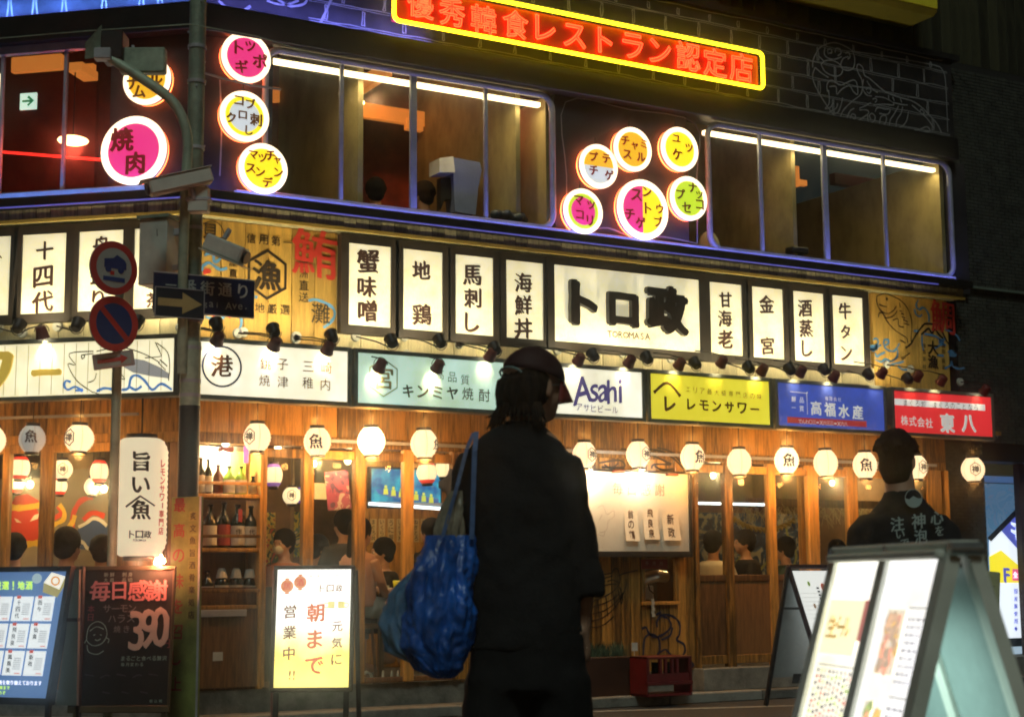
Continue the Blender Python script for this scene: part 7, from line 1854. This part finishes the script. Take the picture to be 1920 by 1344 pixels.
# blue tote bag and clear bag (held things, top level)
BLUEB = mat('blue_woven_plastic', (.022, .14, .58), .34, var=.45, scale=7, bump=.35, bscale=25)
def bagmesh(secs, seed, amp):
    b = B(); n = 110; vs = []; M = []
    for i in range(len(secs)-1):
        for k in range(14):
            u = k/14; M.append([secs[i][j]*(1-u)+secs[i+1][j]*u for j in range(5)])
    M.append(list(secs[-1]))
    for (x, y, z, rx, ry) in M:
        for k in range(n):
            q = 2*PI*k/n; c, s_ = math.cos(q), math.sin(q)
            f = 1+amp*1.1*(.5-abs(noise.noise(Vector((c*2.6+z*4, s_*2.6, z*3+seed)))*2))*.6+amp*noise.noise(Vector((c*2.2, s_*2.2, z*7+seed)))+amp*.6*noise.noise(Vector((c*5, s_*5, z*13+seed)))+amp*.5*abs(noise.noise(Vector((c*3+z*9, s_*3, seed))))
            f += -.16*abs(noise.noise(Vector((c*4+z*22, s_*4-z*16, seed+2))))-.08*abs(noise.noise(Vector((c*9-z*40, s_*9+z*25, seed+5))))+.05
            vs.append((x+rx*c*f, y+ry*s_*f, z))
    m_ = len(M); b.add(vs, [(i*n+k, i*n+(k+1) % n, (i+1)*n+(k+1) % n, (i+1)*n+k) for i in range(m_-1) for k in range(n)], True)
    b.add(vs[:n], [tuple(range(n))]); return b
bg_ = thing('blue_tote_bag', 'large bright blue woven plastic tote hanging from the pedestrian shoulder', 'bag', mw=m @ Matrix.Translation((X(840), -.10, Zp(1130))))
bg_['_o'] = [X(840), -.10, Zp(1130)]
bagmesh([(X(834), -.10, Zp(1262), .03, .04), (X(826), -.10, Zp(1246), .070, .075), (X(822), -.10, Zp(1205), .100, .10), (X(828), -.10, Zp(1135), .102, .11), (X(836), -.10, Zp(1070), .088, .10), (X(842), -.09, Zp(1030), .076, .07), (X(846), -.09, Zp(1004), .066, .035)], 3.1, .22).build('bag_body', BLUEB, bg_)
STR = mat('strap_blue', (.06, .13, .30), .6, var=.3, scale=30)
def strap(P, w, nm):
    b = B(); vs = []
    for i, p in enumerate(P): p = Vector(p); vs += [p+Vector((-w/2, -.002, 0)), p+Vector((w/2, -.002, 0)), p+Vector((w/2, .002, 0)), p+Vector((-w/2, .002, 0))]
    b.add(vs, [(4*i+j, 4*i+(j+1) % 4, 4*i+4+(j+1) % 4, 4*i+4+j) for i in range(len(P)-1) for j in range(4)], False); return b.build(nm, STR, bg_)
strap([(X(896), -.09, Zp(812)), (X(893), -.135, Zp(850)), (X(890), -.14, Zp(930)), (X(887), -.14, Zp(1012))], .015, 'strap')
strap([(X(890), -.05, Zp(812)), (X(878), -.11, Zp(845)), (X(856), -.13, Zp(930)), (X(832), -.13, Zp(1012))], .012, 'strap')
CLR = mat('clear_crinkle', (.45, .42, .32), .18, var=.3, scale=20, bump=.6, bscale=20)
pb_ = thing('crumpled_clear_bag', 'crinkled beige clear plastic sticking out of the tote opening', 'plastic bag', mw=m @ Matrix.Translation((X(848), -.08, Zp(980)))); pb_['_o'] = [X(848), -.08, Zp(980)]
bagmesh([(X(846), -.09, Zp(1035), .035, .03), (X(844), -.09, Zp(990), .038, .03), (X(852), -.09, Zp(950), .030, .026), (X(858), -.09, Zp(922), .016, .012)], 7.7, .45).build('plastic', CLR, pb_)
LBL = mat('pale_blue_plastic', (.10, .28, .52), .25, var=.3, scale=12, bump=.5, bscale=18)
pb_ = thing('pale_blue_plastic_bag', 'pale blue plastic shopping bag bulging left of the dark blue tote', 'plastic bag', mw=m @ Matrix.Translation((X(770), -.04, Zp(1150)))); pb_['_o'] = [X(770), -.04, Zp(1150)]
bagmesh([(X(790), -.04, Zp(1236), .03, .03), (X(772), -.04, Zp(1215), .070, .06), (X(765), -.04, Zp(1165), .082, .07), (X(776), -.05, Zp(1110), .066, .055), (X(800), -.06, Zp(1060), .030, .035), (X(818), -.07, Zp(1020), .010, .012)], 12.3, .30).build('plastic', LBL, pb_)
B().tube([(X(742), -.05, Zp(1150)), (X(726), -.06, Zp(1164)), (X(722), -.06, Zp(1172))], [.02, .008, .001], 6).build('knotted_ear', LBL, pb_)

# ---- man with a printed shirt, behind the A frame --------------------------------------
D2 = 6.9; K2 = D2/F
m = place(1697, D2) @ Matrix.Scale(.93, 4, (1, 0, 0)); X = lambda px: (px-1694)*K2; Zp = lambda py: CAM.z+(YH-4-py)*K2
P2 = thing('person', 'dark haired man from behind in a black tee printed with pale lettering', 'person', mw=m)
hc = (X(1688), .0, Zp(862)); b = B(); head_shape(b, hc, R(-25), 1.04)
b.tube([(X(1690), -.02, Zp(945)), (X(1689), -.015, Zp(915)), (X(1688), -.01, Zp(885))], [.082, .070, .066], 14)
b.loft([(X(1694), .0, .85, .16, .11), (X(1694), .0, 1.05, .165, .11), (X(1696), .0, Zp(1010), .18, .12), (X(1696), .0, Zp(972), .155, .10), (X(1693), -.02, Zp(940), .08, .07)], 20)
for s_ in (-1, 1):
    sxx = X(1696)+s_*.19
    b.tube([(sxx-s_*.03, .0, Zp(978)), (sxx+s_*.02, .0, Zp(1040)), (sxx+s_*.02, .05, Zp(1110)), (sxx-s_*.05, .18, Zp(1150))], [.055, .048, .040, .026], 12); hand(b, (sxx-s_*.05, .18, Zp(1150)), (-s_*.6, .8, -.2), (0, 0, 1), (s_, 0, 0), 1, .5)
    b.tube([(X(1694)+s_*.09, 0, .88), (X(1694)+s_*.10, .02, .48), (X(1694)+s_*.10, -.02, .10)], [.09, .06, .045], 12); b.ell((X(1694)+s_*.10, .06, .045), (.045, .12, .045), 14, 8)
b.build('body', SKIN, P2, remesh=.010); eyes(P2, hc, R(-25), 1.04)
b = B(); b.loft([(X(1696), .0, Zp(1180), .205, .14), (X(1696), .0, Zp(1100), .205, .14), (X(1696), .0, Zp(1010), .195, .135), (X(1696), .0, Zp(975), .175, .125), (X(1694), -.01, Zp(953), .135, .105), (X(1692), -.02, Zp(935), .095, .085), (X(1690), -.02, Zp(920), .075, .072)], 28, 2.3)
for s_ in (-1, 1): sxx = X(1696)+s_*.185; b.loft([(sxx-s_*.03, .0, Zp(966), .045, .065), (sxx+s_*.008, .0, Zp(992), .066, .078), (sxx+s_*.025, .0, Zp(1040), .072, .08), (sxx+s_*.03, .0, Zp(1075), .070, .078)], 18)
b.build('t_shirt', TEE2, P2, remesh=.010, fold=(.02, .14))
def yb(x, z): return -.20
PR_ = flat('shirt_print', (.42, .55, .55)); b = B()
def shc(c, px, py, h, sh=.12):
    vs, fs, bd_ = glyph(c, .006)
    for o in (-.02, .02): b.add([(X(px)+(u+o)*h*K2, -.148+.35*abs(X(px)+u*h*K2-X(1696))**1.6, Zp(py)+(v+u*sh+o*.5)*h*K2) for u, v in vs], fs)
for c, x_, y_, h_ in (('心', 1747, 974, 26), ('を', 1751, 998, 18), ('神', 1709, 980, 28), ('泡', 1712, 1008, 26), ('注', 1667, 985, 26), ('い', 1672, 1004, 16), ('で', 1680, 1020, 16)): shc(c, x_, y_, h_)
b.build('printed_lettering', PR_, P2)
b = B(); c0, c1 = X(1702), Zp(938)
b.ring(c0, c1, .040, .037, -.139, -.137, 30); b.build('printed_ring', PR_, P2)
b = B(); b.add([(c0+.037*math.cos(R(a)), -.138, c1+.037*math.sin(R(a))) for a in range(180, 361, 12)]+[(c0+.02, -.138, c1+.0), (c0, -.138, c1+.010), (c0-.02, -.138, c1-.004)], [tuple(range(19))]); b.build('printed_wave', PR_, P2)
b = B(); b.loft([(X(1694), .0, .70, .17, .13), (X(1694), .0, .95, .17, .13)], 22, 2.3)
for s_ in (-1, 1): b.loft([(X(1694)+s_*.085, 0, .80, .10, .12), (X(1694)+s_*.10, 0, .40, .08, .09), (X(1694)+s_*.10, 0, .09, .07, .08)], 16)
b.build('trousers', TROU, P2, remesh=.014)
for s_ in (-1, 1): b = B(); q = X(1694)+s_*.10; b.loft([(q, .06, .0, .05, .14), (q, .06, .03, .05, .14), (q, .05, .07, .045, .11), (q, .0, .11, .045, .06)], 16); b.build('shoe', BLACK, P2)
b = B(); rt = Matrix.Rotation(R(-25), 3, 'Z'); H0 = Vector(hc)
b.ell(H0+rt @ Vector((0, -.022, .040)), (.086, .102, .098), 20, 14, rt); b.ell(H0+rt @ Vector((0, -.05, -.03)), (.080, .062, .075), 16, 10, rt); b.ell(H0+rt @ Vector((0, -.052, -.075)), (.066, .045, .045), 14, 8, rt)
for k in range(130):
    a = R(360*rn.random()); e = R(rn.uniform(0, 80)); d_ = Vector((math.cos(a)*math.cos(e), math.sin(a)*math.cos(e), math.sin(e)))
    if d_.y > .6 and d_.z < .5: continue
    q = Vector((0, -.02, .035))+Vector((d_.x*.096, d_.y*.104, d_.z*.096)); b.tube([H0+rt @ q, H0+rt @ (q+d_*.016+Vector((rn.uniform(-.01, .01), 0, -.016)))], [.012, .003], 5)
b.build('hair', HAIR, P2, remesh=.008)

# ---- people inside -----------------------------------------------------------------------
def diner(px, py, y, yaw, label, shirt, hair=HAIR, long_=False, s=1.0, fr='M', standing=False, mask=False, arm=None):
    x, z = pl(fr, px, py, -y)
    t = thing('person', label, 'person', (x, y, .25), fr, 'guests and staff inside the restaurant')
    rt = Matrix.Rotation(yaw, 3, 'Z'); C_ = Vector((x, y, z))
    b = B(); head_shape(b, C_, yaw, s)
    def W_(o): return C_+rt @ (Vector(o)*s)
    b.tube([W_((0, -.02, -.17)), W_((0, -.01, -.05))], [.055*s, .05*s], 12)
    hz = -.72
    pts = [(-.60, .15, .11), (-.45, .15, .11), (-.28, .17, .11), (-.20, .16, .10), (-.16, .10, .08)]
    vs = []
    b.loft([(*W_((0, -.03, q)), r*s, r2*s, yaw) for q, r, r2 in pts], 18)
    for sg in (-1, 1):
        b.tube([W_((sg*.17, -.03, -.22)), W_((sg*.21, .02, -.40)), W_((sg*.18, .10, -.50)), W_((sg*.12, .30, -.46))], [.05*s, .042*s, .038*s, .026*s], 10)
        hand(b, W_((sg*.12, .30, -.46)), rt @ Vector((-sg*.3, 1, 0)), rt @ Vector((-sg, 0, 0)), (0, 0, 1), s, .5)
        if standing: b.tube([W_((sg*.09, 0, -.60)), W_((sg*.09, 0, -1.0)), W_((sg*.09, -.02, -1.36))], [.09*s, .06*s, .04*s], 10)
        else: b.tube([W_((sg*.09, 0, -.62)), W_((sg*.10, .38, -.64)), W_((sg*.10, .36, -1.02))], [.08*s, .06*s, .04*s], 10); b.ell(W_((sg*.10, .42, -1.05)), (.04, .10, .04), 12, 8, rt)
    b.build('body', SKIN, t, remesh=.013)
    b = B(); b.loft([(*W_((0, -.03, q)), r*1.1*s, r2*1.16*s, yaw) for q, r, r2 in pts], 20)
    if arm != 'bare':
        for sg in (-1, 1): b.tube([W_((sg*.15, -.03, -.20)), W_((sg*.20, .0, -.34)), W_((sg*.20, .05, -.46))], [.062*s, .056*s, .050*s], 12)
    b.build('top', shirt, t, remesh=.014)
    b = B()
    for sg in (-1, 1):
        if standing: b.tube([W_((sg*.09, 0, -.56)), W_((sg*.09, 0, -1.0)), W_((sg*.09, -.02, -1.30))], [.11*s, .08*s, .06*s], 12)
        else: b.tube([W_((sg*.08, -.02, -.60)), W_((sg*.10, .38, -.63)), W_((sg*.10, .37, -.80))], [.10*s, .08*s, .065*s], 12)
    b.build('trousers', MATS.get('denim_pale') if arm == 'bare' else TROU, t, remesh=.016)
    b = B(); b.ell(W_((0, -.020, .038)), (.096*s, .106*s, .106*s), 18, 12, rt); b.ell(W_((0, -.05, -.03)), (.078*s, .06*s, .06*s), 14, 10, rt)
    for k in range(30):
        a = R(360*rn.random()); e = R(rn.uniform(-10, 80)); d_ = Vector((math.cos(a)*math.cos(e), math.sin(a)*math.cos(e), math.sin(e)))
        if d_.y > .3 and d_.z < .6: continue
        q = Vector((0, -.02, .035))+Vector((d_.x*.09, d_.y*.10, d_.z*.10)); b.tube([W_(q), W_(q+d_*.015+Vector((0, 0, -.02)))], [.018, .004], 5)
    if long_:
        for k in range(30):
            a = R(-175+170*rn.random()); q = Vector((.075*math.cos(a), -.03+.065*math.sin(a), .0)); L = rn.uniform(.26, .36)
            b.tube([W_(q), W_(q+Vector((0, -.03, -L*.5))), W_(q*1.05+Vector((0, -.045, -L)))], [.022, .018, .004], 5)
    b.build('hair', hair, t, remesh=.011)
    if mask: B().ell(W_((0, .065, -.045)), (.052*s, .045*s, .042*s), 14, 10, rt).build('face_mask', WC, t)
    eyes(t, C_, yaw, s)
    return t
mat('denim_pale', (.22, .30, .36), .8, var=.2, bump=.2)
TB = mat('top_black', (.015, .015, .018), .85); TO = mat('top_orange', (.45, .16, .06), .8); TW = mat('top_white', (.55, .52, .42), .8); TG = mat('top_green', (.05, .10, .07), .8); TP = mat('top_pale_pink', (.50, .30, .24), .8)
diner(644, 984, 1.0, R(10), 'man in black facing the back wall at the second bay', TB)
diner(678, 1000, .45, R(-70), 'long haired woman in sleeveless top, denim shorts and white sandals on a stool', TP, long_=True, arm='bare')
diner(716, 1036, 1.1, R(75), 'black haired diner facing left across the counter', TB)
diner(806, 998, 1.6, R(20), 'dark haired diner beside the tote bag, under the menu slips', TB)
diner(531, 1020, 1.3, R(120), 'masked waiter in an orange top beyond the bottle shelf', TO, mask=True, standing=True)
diner(1338, 1020, .8, R(-60), 'diner in a pale shirt behind the first glass door', TW)
diner(1470, 1030, 1.3, R(40), 'guest in dark clothes beyond the third glass door', TG)
diner(1570, 1035, 1.1, R(-50), 'guest in black beyond the fourth glass door', TB)
diner(600, 1030, 1.6, R(-100), 'guest in a pale top far inside the second bay', TW)
diner(1395, 1018, .85, R(70), 'diner in dark clothes facing left behind the second glass door', TB)
diner(28, 1030, .55, R(15), 'dark head low at the left edge of the side window', TB, fr='L')
diner(128, 1024, .45, R(-10), 'dark haired guest in the middle of the side window', TB, fr='L', s=1.15)
diner(190, 1034, .6, R(30), 'guest half behind the signpost in the side window', TG, fr='L')
x, z = pl('M', 705, 365, -.45)
def bust(px, py, y, yaw, label, shirt, hair): return diner(px, py, y, yaw, label, shirt, hair)
diner(704, 362, .9, R(-20), 'dark haired person sitting upstairs behind the first window', mat('top_red', (.4, .04, .03), .8))
diner(792, 368, .75, R(30), 'brown haired person upstairs right of the wide mullion', mat('top_tan', (.35, .24, .12), .8), HAIRB)
# white chunky sandals of the seated woman, standing under her stool
for k, (px, py, yw) in enumerate(((700, 1268, 40), (742, 1268, -60))):
    x, z = pl('M', px, py, .02); mm_ = Matrix.Translation((x, .10, .25)) @ Matrix.Rotation(R(yw-60), 4, 'Z')
    t = thing('sandal', ['white chunky sandal nearest the glowing stand', 'white strappy sandal nearer the blue bag'][k], 'sandal', mw=mm_, group='pair of white sandals')
    b = B(); b.loft([(0, 0, 0, .045, .12), (0, 0, .03, .045, .12), (0, -.01, .04, .042, .115)], 18, 2.4); b.build('sole', WC, t)
    for yy in (-.05, .02, .07): B().tube([(-.042, yy, .035), (-.03, yy, .075), (0, yy, .09), (.03, yy, .075), (.042, yy, .035)], .008, 6).build('strap', WC, t)
# stool, counter table with bowls and bin
x = pl('M', 672, 1100, -.5)[0]
t = thing('bar_stool', 'round wooden stool under the long haired woman', 'stool', (x, .5, .25))
B().lathe([(0, .42), (.16, .42), (.17, .44), (.16, .46), (0, .46)], (x, .5, .25), 20).build('seat', WOODD, t)
for k in range(4): a = PI/4+k*PI/2; B().tube([(x+.12*math.cos(a), .5+.12*math.sin(a), .67), (x+.16*math.cos(a), .5+.16*math.sin(a), .25)], .013, 6).build('leg', WOODD, t)
xa_, xb_ = pl('M', 690, 1110, -.7)[0], pl('M', 850, 1110, -.7)[0]
zt_ = zat(720, 1108, -.6)
t = thing('counter_table', 'wooden counter table inside the second bay holding dishes', 'table', ((xa_+xb_)/2, .8, .25))
B().box(xa_, xb_, .5, 1.1, zt_-.03, zt_, .006).build('top', WOOD, t)
for xx in (xa_+.05, xb_-.05):
    for yy in (.55, 1.05): B().box(xx-.02, xx+.02, yy-.02, yy+.02, .25, zt_-.03).build('leg', WOODD, t)
t = thing('yellow_bin', 'lime yellow tub on the counter table', 'tub', (pl('M', 749, 1095, -.6)[0], .6, zt_)); B().lathe([(.0, 0), (.045, 0), (.06, .09), (.055, .09), (.04, .01)], (pl('M', 749, 1095, -.6)[0], .6, zt_), 18).build('tub', mat('lime_tub', (.55, .62, .03), .4, emit=None), t)
for k, (px, h) in enumerate(((722, .05), (770, .10), (735, .03))):
    x = pl('M', px, 1100, -.65)[0]; t = thing('dish', ['small cream cup on the counter table', 'glass jar beside the lime tub', 'low white plate on the counter table'][k], 'dish', (x, .65, zt_))
    B().lathe([(0, 0), (.03 if k < 2 else .07, 0), (.035 if k < 2 else .085, h), (.03 if k < 2 else .08, h), (.02, .01)], (x, .65, zt_), 18).build('vessel', [WC, GG, WC][k], t)
# ================================================================ ADDED BLOOM
hz = setting('bloom_haze', kind='stuff', label='faint added air that glows round the lamps')
B().box(-19, 25, -23, 8, -1.3, 9.0).build('veil', None, hz, kind='stuff')  # added scattering volume that imitates film bloom
hm_ = bpy.data.materials.new('bloom_scatter'); hm_.use_nodes = True; n, l = hm_.node_tree.nodes, hm_.node_tree.links
n.remove(n['Principled BSDF']); pv = n.new('ShaderNodeVolumePrincipled'); pv.inputs['Density'].default_value = .0055; pv.inputs['Color'].default_value = (.80, .92, 1, 1); pv.inputs['Anisotropy'].default_value = .986
l.new(pv.outputs[0], n['Material Output'].inputs['Volume']); hz.children[0].data.materials.append(hm_)
SC.cycles.volume_max_steps = 64; SC.cycles.volume_step_rate = 4
